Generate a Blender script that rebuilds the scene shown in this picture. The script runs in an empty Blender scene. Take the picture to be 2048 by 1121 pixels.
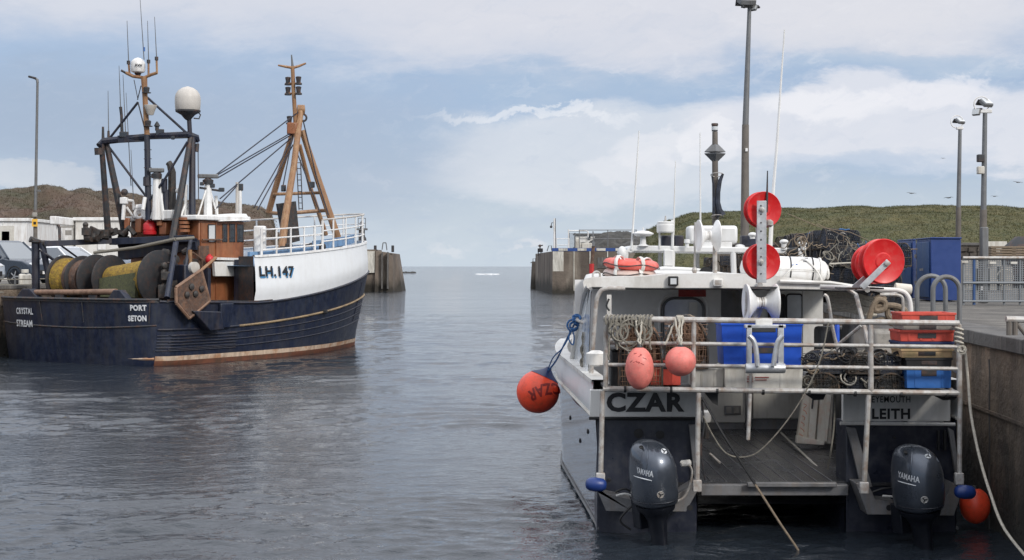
import bpy, bmesh, math, random
from mathutils import Vector, Matrix, noise
from mathutils.bvhtree import BVHTree
random.seed(7)
PI = math.pi
R = math.radians
scene = bpy.context.scene
C = scene.collection

# ---------------------------------------------------------------- camera
EYE = 2.8          # metres above the water
F = 3000.0         # focal length in photograph pixels
HX, HY = 1024.0, 533.0
cam_d = bpy.data.cameras.new('camera')
cam = bpy.data.objects.new('camera', cam_d)
C.objects.link(cam)
cam.location = (0, 0, EYE)
cam.rotation_euler = (R(90), 0, 0)
cam_d.sensor_width = 36
cam_d.lens = 36 * F / 2048
cam_d.shift_y = -27.5 / 2048
cam_d.clip_start = 0.1
cam_d.clip_end = 60000
scene.camera = cam

# ---------------------------------------------------------------- light
SUN_AZ, SUN_EL = R(142), R(33)       # azimuth from +Y towards +X
SKY_STRENGTH = 0.1
EXPOSURE = 0.52
scene.view_settings.view_transform = 'Standard'
scene.view_settings.look = 'None'
scene.view_settings.gamma = 1
scene.view_settings.use_curve_mapping = False
scene.view_settings.exposure = EXPOSURE
sun_d = bpy.data.lights.new('sun', 'SUN')
sun_d.energy = 1.6
sun_d.angle = R(12)
sun_d.color = (1.0, 0.95, 0.88)
sun = bpy.data.objects.new('sun', sun_d)
C.objects.link(sun)
sdir = Vector((math.sin(SUN_AZ) * math.cos(SUN_EL), math.cos(SUN_AZ) * math.cos(SUN_EL), math.sin(SUN_EL)))
sun.rotation_euler = (-sdir).to_track_quat('-Z', 'Y').to_euler()
sun.location = (20, -10, 30)

world = bpy.data.worlds.new('World')
scene.world = world
world.use_nodes = True
world.cycles.sampling_method = 'MANUAL'
world.cycles.sample_map_resolution = 512

def build_sky():
    nt = world.node_tree
    nt.nodes.clear()
    N, L = nt.nodes.new, nt.links.new
    def math_(op, a, b=None, clamp=False):
        n = N('ShaderNodeMath'); n.operation = op; n.use_clamp = clamp
        for i, v in enumerate((a, b)):
            if v is None: continue
            if isinstance(v, (int, float)): n.inputs[i].default_value = v
            else: L(v, n.inputs[i])
        return n.outputs[0]
    def mixc(f, a, b):
        n = N('ShaderNodeMix'); n.data_type = 'RGBA'
        for s, v in ((n.inputs[0], f), (n.inputs[6], a), (n.inputs[7], b)):
            if isinstance(v, (int, float)): s.default_value = v
            elif isinstance(v, tuple): s.default_value = v + (1,)
            else: L(v, s)
        return n.outputs[2]
    def ramp(v, a, b, c=0.0, d=1.0, smooth=True):
        n = N('ShaderNodeMapRange')
        n.interpolation_type = 'SMOOTHSTEP' if smooth else 'LINEAR'
        L(v, n.inputs[0])
        for i, x in enumerate((a, b, c, d)): n.inputs[i + 1].default_value = x
        return n.outputs[0]
    def comb(x, y, z):
        n = N('ShaderNodeCombineXYZ')
        for i, v in enumerate((x, y, z)):
            if isinstance(v, (int, float)): n.inputs[i].default_value = v
            else: L(v, n.inputs[i])
        return n.outputs[0]
    def noise_(vec, scale, detail=6, rough=0.55, dist=0.0):
        n = N('ShaderNodeTexNoise'); L(vec, n.inputs['Vector'])
        n.inputs['Scale'].default_value = scale; n.inputs['Detail'].default_value = detail
        n.inputs['Roughness'].default_value = rough; n.inputs['Distortion'].default_value = dist
        return n.outputs[0]
    tc = N('ShaderNodeTexCoord')
    sp = N('ShaderNodeSeparateXYZ'); L(tc.outputs['Generated'], sp.inputs[0])
    az = math_('ARCTAN2', sp.outputs[0], sp.outputs[1])
    el = math_('ARCSINE', sp.outputs[2])
    # work in units of one photograph pixel / 1000 from the horizon point
    U = math_('MULTIPLY', az, 3.0)
    V = math_('MULTIPLY', math_('ABSOLUTE', el), 3.0)
    base = comb(U, math_('MULTIPLY', V, 3.0), 1.7)
    w1 = noise_(base, 3.0, 8, 0.62, 0.2)
    w2 = noise_(comb(math_('ADD', U, 9.3), math_('MULTIPLY', V, 2.2), 4.1), 2.1, 8, 0.6, 0.1)
    w3 = noise_(comb(U, math_('MULTIPLY', V, 1.5), 8.8), 9.0, 8, 0.62, 0.3)
    fine = noise_(comb(U, math_('MULTIPLY', V, 4.5), 2.2), 7.0, 9, 0.6, 0.4)
    Uw = math_('ADD', U, math_('MULTIPLY', math_('SUBTRACT', w2, 0.5), 0.42))
    Vw = math_('ADD', V, math_('MULTIPLY', math_('SUBTRACT', w1, 0.5), 0.20))
    Uc = math_('ADD', U, math_('MULTIPLY', math_('SUBTRACT', w3, 0.5), 0.18))
    Vc = math_('ADD', V, math_('MULTIPLY', math_('SUBTRACT', w3, 0.5), 0.12))
    def blob(x, y, rx, ry, soft=1.0, crisp=False):
        u0, v0 = (x - HX) / 1000, (HY - y) / 1000
        a = math_('MULTIPLY', math_('SUBTRACT', Uc if crisp else Uw, u0), 1000.0 / rx)
        b = math_('MULTIPLY', math_('SUBTRACT', Vc if crisp else Vw, v0), 1000.0 / ry)
        r2 = math_('ADD', math_('MULTIPLY', a, a), math_('MULTIPLY', b, b))
        return ramp(r2, 1.0, 1.0 - soft, 0.0, 1.0)
    sky = N('ShaderNodeTexSky'); sky.sky_type = 'NISHITA'; sky.sun_disc = False
    sky.sun_elevation = SUN_EL; sky.sun_rotation = SUN_AZ
    sky.air_density = 1.0; sky.dust_density = 1.0; sky.ozone_density = 1.0
    slate = mixc(ramp(V, 0.0, 0.35), (4.7, 5.4, 6.3), (3.3, 4.3, 6.0))
    col = mixc(0.86, sky.outputs[0], slate)
    pale = (6.2, 6.55, 7.2)
    # high pale stratus overhead, with its lower edge as in the photograph
    up = ramp(Vw, 0.385, 0.53)
    col = mixc(math_('MULTIPLY', up, 0.9), col, (6.0, 6.2, 6.85))
    hi = ramp(V, 0.54, 2.4)
    # low haze to the horizon
    low = ramp(V, 0.20, 0.0)
    col = mixc(math_('MULTIPLY', low, 0.75), col, (5.3, 6.0, 6.7))
    # soft general streaks everywhere
    st = ramp(w1, 0.50, 0.72)
    col = mixc(math_('MULTIPLY', math_('MULTIPLY', st, ramp(U, -0.5, 0.3, 0.4, 1.0)), 0.45), col, pale)
    dk = ramp(fine, 0.48, 0.72)
    col = mixc(math_('MULTIPLY', dk, 0.25), col, (3.9, 4.7, 6.1))
    # banks
    for x, y, rx, ry, soft, amt, c, crisp in (
        (1150, 60, 700, 120, 1.0, 0.75, (6.3, 6.4, 6.95), False),
        (1750, 60, 420, 110, 1.0, 0.8, (6.5, 6.55, 7.0), False),
        (1180, 170, 330, 50, 1.0, 0.7, (3.6, 4.65, 6.1), False),
        (1820, 145, 330, 32, 1.0, 0.6, (4.0, 5.0, 6.3), False),
        (1240, 320, 420, 120, 0.6, 0.72, (6.4, 6.7, 7.2), False),
        (1760, 265, 470, 105, 0.5, 0.8, (6.9, 7.0, 7.5), False),
        (1640, 215, 170, 42, 0.7, 0.62, (7.9, 7.9, 8.2), True),
        (1850, 200, 150, 34, 0.7, 0.55, (7.7, 7.7, 8.1), True),
        (1320, 300, 95, 52, 0.6, 0.5, (7.5, 7.55, 7.9), True),
        (1260, 340, 120, 40, 0.5, 0.45, (7.2, 7.3, 7.7), True),
        (1420, 290, 70, 45, 0.4, 0.5, (7.7, 7.75, 8.1), True),
        (1080, 228, 270, 12, 0.9, 0.6, (7.4, 7.6, 8.0), True),
        (1750, 345, 260, 42, 1.0, 0.6, (3.8, 4.8, 6.2), False),
        (190, 385, 240, 34, 0.6, 0.8, (6.9, 7.1, 7.3), False),
        (900, 500, 60, 14, 0.9, 0.35, (6.9, 7.0, 7.3), True),
        (1070, 492, 60, 12, 0.9, 0.45, (7.0, 7.0, 7.3), True),
        (420, 300, 680, 220, 1.0, 0.62, (3.5, 4.2, 5.35), False),
        (120, 240, 420, 120, 1.0, 0.5, (3.3, 4.05, 5.2), False),
    ):
        col = mixc(math_('MULTIPLY', blob(x, y, rx, ry, soft, crisp), amt), col, c)
    # fine billows over all of it
    bl = noise_(comb(Uc, math_('MULTIPLY', Vc, 2.4), 5.5), 13.0, 9, 0.66, 0.5)
    col = mixc(math_('MULTIPLY', math_('MULTIPLY', ramp(bl, 0.50, 0.72), ramp(U, -0.5, 0.3, 0.25, 1.0)), 0.22), col, (7.3, 7.4, 7.8))
    col = mixc(math_('MULTIPLY', ramp(bl, 0.48, 0.30), 0.16), col, (4.2, 4.9, 6.1))
    dim = N('ShaderNodeVectorMath'); dim.operation = 'SCALE'; dim.inputs[3].default_value = 0.81; L(col, dim.inputs[0]); col = dim.outputs[0]
    # the same overcast carries on to the zenith, a little brighter there as overcast skies are
    col = mixc(hi, col, mixc(ramp(w2, 0.35, 0.65), (8.8, 9.2, 10.2), (11.5, 11.7, 12.2)))
    bg = N('ShaderNodeBackground'); bg.inputs[1].default_value = SKY_STRENGTH
    L(col, bg.inputs[0])
    out = N('ShaderNodeOutputWorld'); L(bg.outputs[0], out.inputs[0])
build_sky()

# ---------------------------------------------------------------- placing helpers
def P(px, py, Y):
    return Vector(((px - HX) * Y / F, Y, EYE - (py - HY) * Y / F))
def K(Y): return F / Y

ORG = {}
def tag(o, label=None, cat=None, group=None, kind=None):
    if label: o['label'] = label
    if cat: o['category'] = cat
    if group: o['group'] = group
    if kind: o['kind'] = kind
    return o
def thing(name, label, cat, loc, group=None, rot=None):
    o = bpy.data.objects.new(name, None)
    o.empty_display_size = 0.2
    C.objects.link(o)
    o.location = loc
    if rot is not None:
        o.rotation_euler = rot
        ORG[o.name] = Vector((0, 0, 0))
    else:
        ORG[o.name] = Vector(loc)
    return tag(o, label, cat, group)

class MB:
    def __init__(s):
        s.v = []; s.f = []
    def add(s, vs, fs):
        n = len(s.v); s.v += [Vector(v) for v in vs]; s.f += [tuple(n + i for i in f) for f in fs]
        return s
    def box(s, c, d, rot=None):
        c = Vector(c); h = Vector(d) / 2
        vs = []
        for z in (-1, 1):
            for x, y in ((-1, -1), (1, -1), (1, 1), (-1, 1)):
                p = Vector((x * h.x, y * h.y, z * h.z))
                if rot: p = rot @ p
                vs.append(c + p)
        return s.add(vs, [(3, 2, 1, 0), (4, 5, 6, 7), (0, 1, 5, 4), (1, 2, 6, 5), (2, 3, 7, 6), (3, 0, 4, 7)])
    def bb(s, a, b):
        a = Vector(a); b = Vector(b)
        return s.box((a + b) / 2, (abs(b.x - a.x), abs(b.y - a.y), abs(b.z - a.z)))
    def tube(s, pts, r, n=8, cap=True):
        pts = [Vector(p) for p in pts]
        m = len(pts); rr = r if isinstance(r, (list, tuple)) else [r] * m
        rings = []; up = None
        for i, p in enumerate(pts):
            t = (pts[min(i + 1, m - 1)] - pts[max(i - 1, 0)])
            if t.length < 1e-9: t = Vector((0, 0, 1))
            t.normalize()
            if up is None:
                up = Vector((0, 0, 1)) if abs(t.z) < .9 else Vector((1, 0, 0))
            a = t.cross(up)
            if a.length < 1e-6: a = t.orthogonal()
            a.normalize(); b = a.cross(t); up = b
            rings.append([p + (a * math.cos(2 * PI * k / n) + b * math.sin(2 * PI * k / n)) * rr[i] for k in range(n)])
        return s.loft(rings, True, cap, cap)
    def loft(s, rings, closed=True, cap0=False, cap1=False):
        n = len(rings[0]); o = len(s.v)
        for r in rings: s.v += [Vector(p) for p in r]
        for i in range(len(rings) - 1):
            for k in range(n if closed else n - 1):
                k2 = (k + 1) % n
                s.f.append((o + i * n + k, o + i * n + k2, o + (i + 1) * n + k2, o + (i + 1) * n + k))
        if cap0: s.f.append(tuple(o + k for k in reversed(range(n))))
        if cap1: s.f.append(tuple(o + (len(rings) - 1) * n + k for k in range(n)))
        return s
    def lathe(s, c, axis, prof, n=20, flat=None):
        """prof: list of (distance along axis, radius)"""
        c = Vector(c); t = Vector(axis).normalized()
        up = Vector((0, 0, 1)) if abs(t.z) < .9 else Vector((0, 1, 0))
        a = t.cross(up).normalized(); b = a.cross(t)
        rings = [[c + t * h + (a * math.cos(2 * PI * k / n) + b * math.sin(2 * PI * k / n)) * max(r, 1e-4) for k in range(n)] for h, r in prof]
        return s.loft(rings, True, True, True)
    def prism(s, pts, d):
        """pts: planar polygon, extruded by vector d"""
        d = Vector(d); n = len(pts); pts = [Vector(p) for p in pts]
        fs = [tuple(reversed(range(n))), tuple(range(n, 2 * n))]
        fs += [(k, (k + 1) % n, n + (k + 1) % n, n + k) for k in range(n)]
        return s.add(pts + [p + d for p in pts], fs)
    def sphere(s, c, r, n=16, m=10, sc=(1, 1, 1), axis=None):
        c = Vector(c)
        q = Vector(axis).to_track_quat('Z', 'Y') if axis is not None else None
        rings = []
        for i in range(m + 1):
            th = -PI / 2 + PI * i / m
            ring = []
            for k in range(n):
                p = Vector((max(math.cos(th), 1e-4) * math.cos(2 * PI * k / n) * r * sc[0], max(math.cos(th), 1e-4) * math.sin(2 * PI * k / n) * r * sc[1], math.sin(th) * r * sc[2]))
                if q: p = q @ p
                ring.append(c + p)
            rings.append(ring)
        return s.loft(rings, True, True, True)
    def torus(s, c, axis, Rr, r, n=24, m=8, sc=1.0):
        c = Vector(c); t = Vector(axis).normalized()
        a = t.orthogonal().normalized(); b = t.cross(a)
        rings = []
        for i in range(n + 1):
            an = 2 * PI * i / n
            d = a * math.cos(an) + b * math.sin(an)
            rings.append([c + d * (Rr + r * math.cos(2 * PI * k / m)) + t * r * sc * math.sin(2 * PI * k / m) for k in range(m)])
        return s.loft(rings, True)
    def bvh(s): return BVHTree.FromPolygons(s.v, s.f)
    def build(s, name, mat, parent=None, smooth=True, bevel=0, label=None, cat=None, group=None, kind=None, loc=None, angle=35):
        if not s.v: s.box((0, 0, 0), (.001, .001, .001))
        lo = Vector((min(v.x for v in s.v), min(v.y for v in s.v), min(v.z for v in s.v)))
        hi = Vector((max(v.x for v in s.v), max(v.y for v in s.v), max(v.z for v in s.v)))
        c = (lo + hi) / 2
        if parent is None: c.z = lo.z
        if loc is not None: c = Vector(loc)
        me = bpy.data.meshes.new(name)
        me.from_pydata([tuple(v - c) for v in s.v], [], s.f)
        me.validate()
        bm = bmesh.new(); bm.from_mesh(me)
        bmesh.ops.recalc_face_normals(bm, faces=bm.faces)
        bm.to_mesh(me); bm.free()
        if smooth:
            me.polygons.foreach_set('use_smooth', [True] * len(me.polygons))
            me.set_sharp_from_angle(angle=R(angle))
        me.materials.append(mat)
        o = bpy.data.objects.new(name, me)
        C.objects.link(o)
        if parent is not None:
            o.parent = parent
            o.location = c - ORG[parent.name]
        else:
            o.location = c
        ORG[o.name] = c
        if bevel:
            m = o.modifiers.new('bevel', 'BEVEL'); m.width = bevel; m.segments = 2
            m.limit_method = 'ANGLE'; m.angle_limit = R(40); m.harden_normals = False
        return tag(o, label, cat, group, kind)

def copy_tree(o, parent=None, loc=None, rot=None, label=None):
    c = o.copy(); C.objects.link(c)
    if parent is not None: c.parent = parent
    if loc is not None: c.location = loc
    if rot is not None: c.rotation_euler = rot
    if label: c['label'] = label
    for ch in o.children: copy_tree(ch, c)
    return c

def wob(a, b, sag=0.0, n=10, j=0.0, seed=0):
    rnd = random.Random(seed)
    a, b = Vector(a), Vector(b); out = []
    for i in range(n + 1):
        t = i / n; p = a.lerp(b, t); p.z -= sag * 4 * t * (1 - t)
        if 0 < i < n and j: p += Vector((rnd.uniform(-j, j), rnd.uniform(-j, j), rnd.uniform(-j, j)))
        out.append(p)
    return out
def smooth_path(pts, n=6):
    pts = [Vector(p) for p in pts]; out = []
    for i in range(len(pts) - 1):
        p0 = pts[max(i - 1, 0)]; p1 = pts[i]; p2 = pts[i + 1]; p3 = pts[min(i + 2, len(pts) - 1)]
        for k in range(n):
            t = k / n
            out.append(0.5 * ((2 * p1) + (p2 - p0) * t + (2 * p0 - 5 * p1 + 4 * p2 - p3) * t * t + (3 * p1 - p0 - 3 * p2 + p3) * t ** 3))
    out.append(pts[-1]); return out
def coil(mb, c, Rr, r, turns=4, seed=1, tilt=None, n=26, squash=1.0):
    rnd = random.Random(seed); c = Vector(c); pts = []
    q = tilt if tilt is not None else Matrix.Identity(3)
    for i in range(int(turns * n)):
        a = 2 * PI * i / n
        rr = Rr * (0.8 + 0.25 * math.sin(i * .19 + seed) + rnd.uniform(-.03, .03))
        pts.append(c + q @ Vector((rr * math.cos(a), rr * squash * math.sin(a), (rnd.uniform(-.4, .4) + math.sin(i * .13)) * r * 2)))
    mb.tube(pts, r, 5)
    return mb

# ---------------------------------------------------------------- lettering
def glyphs(text, size, bold=0.0, shear=0.0, spacing=1.10):
    """2D faces of a line of text centred on the origin: (verts, faces)"""
    cu = bpy.data.curves.new('lettering', 'FONT')
    cu.body = text; cu.size = size; cu.offset = bold * size; cu.shear = shear
    cu.align_x = 'CENTER'; cu.align_y = 'CENTER'; cu.space_character = spacing
    cu.resolution_u = 3
    o = bpy.data.objects.new('lettering', cu); C.objects.link(o)
    dg = bpy.context.evaluated_depsgraph_get(); dg.update()
    me = bpy.data.meshes.new_from_object(o.evaluated_get(dg))
    bm = bmesh.new(); bm.from_mesh(me)
    bmesh.ops.triangulate(bm, faces=bm.faces)
    bmesh.ops.remove_doubles(bm, verts=bm.verts, dist=size * 1e-4)
    vs = [v.co.copy() for v in bm.verts]
    fs = [tuple(v.index for v in f.verts) for f in bm.faces]
    bm.free()
    C.objects.unlink(o); bpy.data.objects.remove(o); bpy.data.curves.remove(cu); bpy.data.meshes.remove(me)
    return vs, fs
def subdiv(vs, fs, maxlen):
    bm = bmesh.new()
    bv = [bm.verts.new(v) for v in vs]
    for f in fs:
        try: bm.faces.new([bv[i] for i in f])
        except ValueError: pass
    for _ in range(4):
        es = [e for e in bm.edges if e.calc_length() > maxlen]
        if not es: break
        bmesh.ops.subdivide_edges(bm, edges=es, cuts=1)
        bmesh.ops.triangulate(bm, faces=bm.faces)
    bm.verts.index_update()
    r = [v.co.copy() for v in bm.verts], [tuple(v.index for v in f.verts) for f in bm.faces]
    bm.free(); return r
def letters(text, size, c, right, up, mat, parent, bold=0.02, name='lettering', bvh=None, direction=None, lift=0.004, sx=1.0, arch=0.0, fit=None, height=None, label=None, serif=False):
    vs, fs = glyphs(text, size, bold)
    if serif:
        extra = []
        # slab feet for a sign-writer's serif letter
    w = max(v.x for v in vs) - min(v.x for v in vs); h = max(v.y for v in vs) - min(v.y for v in vs)
    mx = (max(v.x for v in vs) + min(v.x for v in vs)) / 2; my = (max(v.y for v in vs) + min(v.y for v in vs)) / 2
    fx = (fit / w) if fit else sx
    fy = (height / h) if height else 1.0
    vs = [Vector(((v.x - mx) * fx, (v.y - my) * fy, 0)) for v in vs]
    if bvh is not None: vs, fs = subdiv(vs, fs, size * 0.12)
    c = Vector(c); right = Vector(right).normalized(); up = Vector(up).normalized()
    nrm = right.cross(up).normalized()
    out = []
    for v in vs:
        y = v.y - arch * (v.x ** 2)
        p = c + right * v.x + up * y
        if bvh is not None:
            d = Vector(direction).normalized()
            hit = bvh.ray_cast(p - d * 2, d)
            if hit[0] is not None: p = hit[0] - d * lift
        else: p += nrm * lift
        out.append(p)
    mb = MB(); mb.add(out, fs)
    return mb.build(name, mat, parent, smooth=False, label=label)

# ---------------------------------------------------------------- materials
def mat(name, col, rough=0.55, metal=0.0, var=0.12, scale=6.0, dirt=None, damt=0.0, dscale=3.0, bump=0.0, bscale=40.0, streak=False, coat=0.0, spec=0.5, stretch=None, extra=None, low=0.48, high=0.62):
    m = bpy.data.materials.new(name); m.use_nodes = True
    nt = m.node_tree; N, L = nt.nodes.new, nt.links.new
    b = nt.nodes['Principled BSDF']
    tc = N('ShaderNodeTexCoord'); oi = N('ShaderNodeObjectInfo')
    add = N('ShaderNodeVectorMath'); add.operation = 'ADD'
    mul = N('ShaderNodeVectorMath'); mul.operation = 'SCALE'; mul.inputs[3].default_value = 37.0
    cb = N('ShaderNodeCombineXYZ')
    for i in range(3): L(oi.outputs['Random'], cb.inputs[i])
    L(cb.outputs[0], mul.inputs[0]); L(tc.outputs['Object'], add.inputs[0]); L(mul.outputs[0], add.inputs[1])
    vec = add.outputs[0]
    def nz(sc, detail=6, st=None, rough_=0.6):
        mp = N('ShaderNodeMapping'); L(vec, mp.inputs[0])
        if st: mp.inputs['Scale'].default_value = st
        n = N('ShaderNodeTexNoise'); L(mp.outputs[0], n.inputs['Vector'])
        n.inputs['Scale'].default_value = sc; n.inputs['Detail'].default_value = detail; n.inputs['Roughness'].default_value = rough_
        return n.outputs[0]
    n1 = nz(scale, 6, stretch)
    hsv = N('ShaderNodeHueSaturation'); hsv.inputs['Color'].default_value = tuple(col) + (1,)
    mr = N('ShaderNodeMapRange'); L(n1, mr.inputs[0]); mr.inputs[1].default_value = .3; mr.inputs[2].default_value = .7
    mr.inputs[3].default_value = 1 - var; mr.inputs[4].default_value = 1 + var
    L(mr.outputs[0], hsv.inputs['Value'])
    c = hsv.outputs[0]
    if dirt is not None:
        layers = dirt if isinstance(dirt[0], tuple) else [(dirt, damt, dscale, streak)]
        for (dc, da, ds, sk) in layers:
            n2 = nz(ds, 8, (1, 1, .18) if sk else None, .68)
            r2 = N('ShaderNodeMapRange'); L(n2, r2.inputs[0]); r2.inputs[1].default_value = low; r2.inputs[2].default_value = high
            r2.inputs[3].default_value = 0; r2.inputs[4].default_value = da
            mx = N('ShaderNodeMix'); mx.data_type = 'RGBA'
            L(r2.outputs[0], mx.inputs[0]); L(c, mx.inputs[6]); mx.inputs[7].default_value = tuple(dc) + (1,)
            c = mx.outputs[2]
    L(c, b.inputs['Base Color'])
    b.inputs['Metallic'].default_value = metal
    rr = N('ShaderNodeMapRange'); L(n1, rr.inputs[0]); rr.inputs[1].default_value = .3; rr.inputs[2].default_value = .7
    rr.inputs[3].default_value = max(rough - .1, .02); rr.inputs[4].default_value = min(rough + .1, 1)
    L(rr.outputs[0], b.inputs['Roughness'])
    b.inputs['Coat Weight'].default_value = coat
    b.inputs['Specular IOR Level'].default_value = spec
    if bump:
        n3 = nz(bscale, 5)
        bp = N('ShaderNodeBump'); L(n3, bp.inputs['Height']); bp.inputs['Strength'].default_value = 1; bp.inputs['Distance'].default_value = bump
        L(bp.outputs[0], b.inputs['Normal'])
    return m

M_EXTRA = 0
RUST = (0.17, 0.065, 0.025)
GRIME = (0.10, 0.09, 0.075)
M = {}
M['navy'] = mat('navy_paint', (0.007, 0.0125, 0.034), .42, var=.3, dirt=[((0.038, 0.046, 0.068), .45, 1.8, False), ((0.03, .035, .045), .5, 9, True), ((.05,.045,.04), .3, 2.6, True)], bump=.004, bscale=9)
M['navy_dark'] = mat('dark_navy_steel', (0.010, 0.014, 0.030), .5, var=.35, dirt=[((.045, .045, .05), .5, 6, True), ((.07,.04,.025), .3, 3.1, True)], bump=.003)
M['hullwhite'] = mat('white_hull_paint', (0.76, 0.775, 0.785), .38, var=.02, dirt=[((.55, .54, .51), .16, .9, False), ((.36, .28, .2), .06, 4.5, True)], bump=.002, bscale=3)
M['white'] = mat('white_paint', (0.74, 0.74, 0.73), .42, var=.05, dirt=[((.45, .43, .39), .4, 3, True), ((.30, .19, .11), .25, 7, True)], bump=.0015)
M['offwhite'] = mat('weathered_white_grp', (0.70, 0.69, 0.66), .45, var=.06, dirt=[((.40, .38, .34), .5, 2.2, True), ((.3, .24, .18), .2, 6, False)], bump=.0015)
M['gelcoat'] = mat('grey_gelcoat_inside', (0.74, 0.73, 0.71), .5, var=.05, dirt=(.56, .54, .50), damt=.4, dscale=2.5, bump=.001)
M['strake'] = mat('dull_tan_strake', (.30, .215, .12), .6, var=.2, dirt=[((.10, .07, .045), .7, 3, False)])
M['tan'] = mat('tan_mast_paint', (0.26, 0.135, 0.062), .5, var=.2, dirt=[((.22, .10, .045), .6, 5, False), ((.5, .36, .2), .25, 8, True)], bump=.003)
M['brown'] = mat('brown_wheelhouse_paint', (0.25, 0.09, 0.038), .45, var=.18, dirt=[((.16, .06, .03), .6, 2.5, True), ((.35, .2, .1), .25, 6, True)], bump=.003)
M['rust'] = mat('rusty_steel', (0.095, 0.052, 0.035), .8, var=.35, scale=9, dirt=[((.05, .035, .03), .8, 4, True), ((.22, .11, .06), .5, 8, False), ((.16,.14,.12),.3,13,False)], bump=.006, bscale=25)
M['rustpipe'] = mat('worn_brown_pipe', (0.22, 0.13, 0.085), .65, var=.3, scale=6, dirt=(.12, .06, .035), damt=.7, dscale=5, bump=.004)
M['darksteel'] = mat('dark_steel', (0.03, 0.032, 0.036), .6, var=.3, dirt=RUST, damt=.35, dscale=5, bump=.003)
M['black'] = mat('black_rubber', (0.012, 0.012, 0.013), .6, var=.2)
M['galv'] = mat('galvanised_rail', (0.43, 0.42, 0.40), .5, metal=.2, var=.15, scale=12, dirt=[((.23, .19, .15), .65, 5, False), ((.2, .11, .06), .5, 11, False)], bump=.001)
M['alu'] = mat('aluminium', (0.50, 0.51, 0.52), .42, metal=.6, var=.12, scale=14, dirt=(.3, .3, .3), damt=.4, dscale=8, bump=.001)
M['greysteel'] = mat('grey_deck_steel', (0.20, 0.20, 0.205), .5, metal=.3, var=.15, dirt=[((.11, .11, .11), .6, 4, False), ((.2, .14, .09), .3, 9, True)], bump=.002)
M['steelblue'] = mat('light_blue_paint', (0.17, 0.30, 0.48), .5, var=.12, dirt=(.1, .12, .15), damt=.4, dscale=4)
M['yellownet'] = mat('yellow_netting', (0.31, 0.20, 0.03), .9, var=.4, scale=24, dirt=[((.17, .09, .03), .7, 9, False), ((.05,.045,.03), .5, 4, False)], bump=.03, bscale=30)
M['olivenet'] = mat('olive_netting', (0.10, 0.105, 0.05), .95, var=.4, scale=30, dirt=(.05, .05, .04), damt=.6, dscale=9, bump=.015, bscale=50)
M['red'] = mat('red_plastic', (0.60, 0.016, 0.018), .38, var=.12, dirt=[((.42, .02, .02), .5, 6, False), ((.65, .12, .10), .25, 12, False)], spec=.4)
M['redbox'] = mat('red_fish_box', (0.55, 0.07, 0.045), .5, var=.12, dirt=(.35, .05, .03), damt=.5, dscale=9)
M['redcan'] = mat('red_canister', (0.48, 0.015, 0.02), .4, var=.1)
M['bluebox'] = mat('blue_fish_box', (0.010, 0.080, 0.50), .42, var=.12, dirt=(.008, .05, .34), damt=.5, dscale=5)
M['midblue'] = mat('mid_blue_fish_box', (0.03, 0.13, 0.40), .45, var=.15, dirt=(.03, .09, .25), damt=.5, dscale=6)
M['navybox'] = mat('navy_fish_box', (0.01, 0.022, 0.085), .5, var=.2)
M['tanbox'] = mat('tan_fish_box', (0.46, 0.31, 0.17), .6, var=.15, dirt=(.22, .2, .08), damt=.5, dscale=9)
M['greybox'] = mat('grey_fish_box', (0.30, 0.28, 0.25), .6, var=.15, dirt=(.1, .1, .09), damt=.5, dscale=9)
M['whitebox'] = mat('white_fish_box', (0.55, 0.53, 0.48), .55, var=.08, dirt=[((.33, .29, .23), .5, 6, True)])
M['orange'] = mat('orange_buoy', (0.90, 0.085, 0.035), .36, var=.08, dirt=[((.6, .05, .02), .5, 9, False), ((.3, .08, .04), .25, 14, False)], spec=.45)
M['pink'] = mat('faded_pink_buoy', (0.72, 0.20, 0.165), .5, var=.1, scale=8, dirt=[((.55, .11, .09), .5, 12, False), ((.42, .2, .16), .35, 22, False)], bump=.001)
M['blackpaint'] = mat('black_lettering', (0.012, 0.012, 0.014), .45, var=.1)
M['darkred'] = mat('dark_red_ink', (0.25, 0.02, 0.015), .5, var=.2)
M['whitepaint'] = mat('white_lettering', (0.62, 0.63, 0.64), .5, var=.12)
M['silver'] = mat('silver_lettering', (0.62, 0.64, 0.66), .35, metal=.3, var=.05)
M['cowl'] = mat('metallic_grey_cowl', (0.075, 0.088, 0.112), .32, metal=.6, var=.08, coat=.6, dirt=(.12, .12, .12), damt=.15, dscale=12)
M['cowldark'] = mat('dark_grey_motor_leg', (0.012, 0.014, 0.021), .4, metal=.3, var=.15)
M['navygel'] = mat('navy_gelcoat', (0.012, 0.015, 0.028), .35, var=.15, dirt=[((.05, .055, .07), .4, 2.5, True), ((.06, .06, .065), .3, 12, False)], spec=.5)
M['navyside'] = mat('glossy_navy_side', (0.018, 0.028, 0.065), .13, var=.1, coat=.9, dirt=(.08, .09, .1), damt=.18, dscale=6)
M['deck'] = mat('wet_dark_deck', (0.036, 0.038, 0.043), .24, var=.3, scale=3, dirt=[((.09, .085, .08), .5, 5, False), ((.015, .015, .017), .6, 2.3, False)], bump=.004, bscale=70, stretch=(1, .35, 1))
M['rope'] = mat('pale_rope', (0.42, 0.39, 0.33), .9, var=.25, scale=40, bump=.003, bscale=160)
M['greyrope'] = mat('grey_rope', (0.19, 0.175, 0.145), .95, var=.3, scale=40, bump=.003, bscale=160)
M['brownrope'] = mat('brown_rope', (0.20, 0.155, 0.11), .95, var=.3, scale=30, bump=.004, bscale=120)
M['bluerope'] = mat('blue_rope', (0.05, 0.14, 0.33), .9, var=.3, scale=40, bump=.003, bscale=160)
M['greenrope'] = mat('dull_green_rope', (0.10, 0.13, 0.10), .9, var=.3, scale=40)
M['creel'] = mat('creel_frame', (0.035, 0.034, 0.032), .75, var=.4, scale=14, dirt=(.15, .09, .05), damt=.6, dscale=9)
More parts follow.
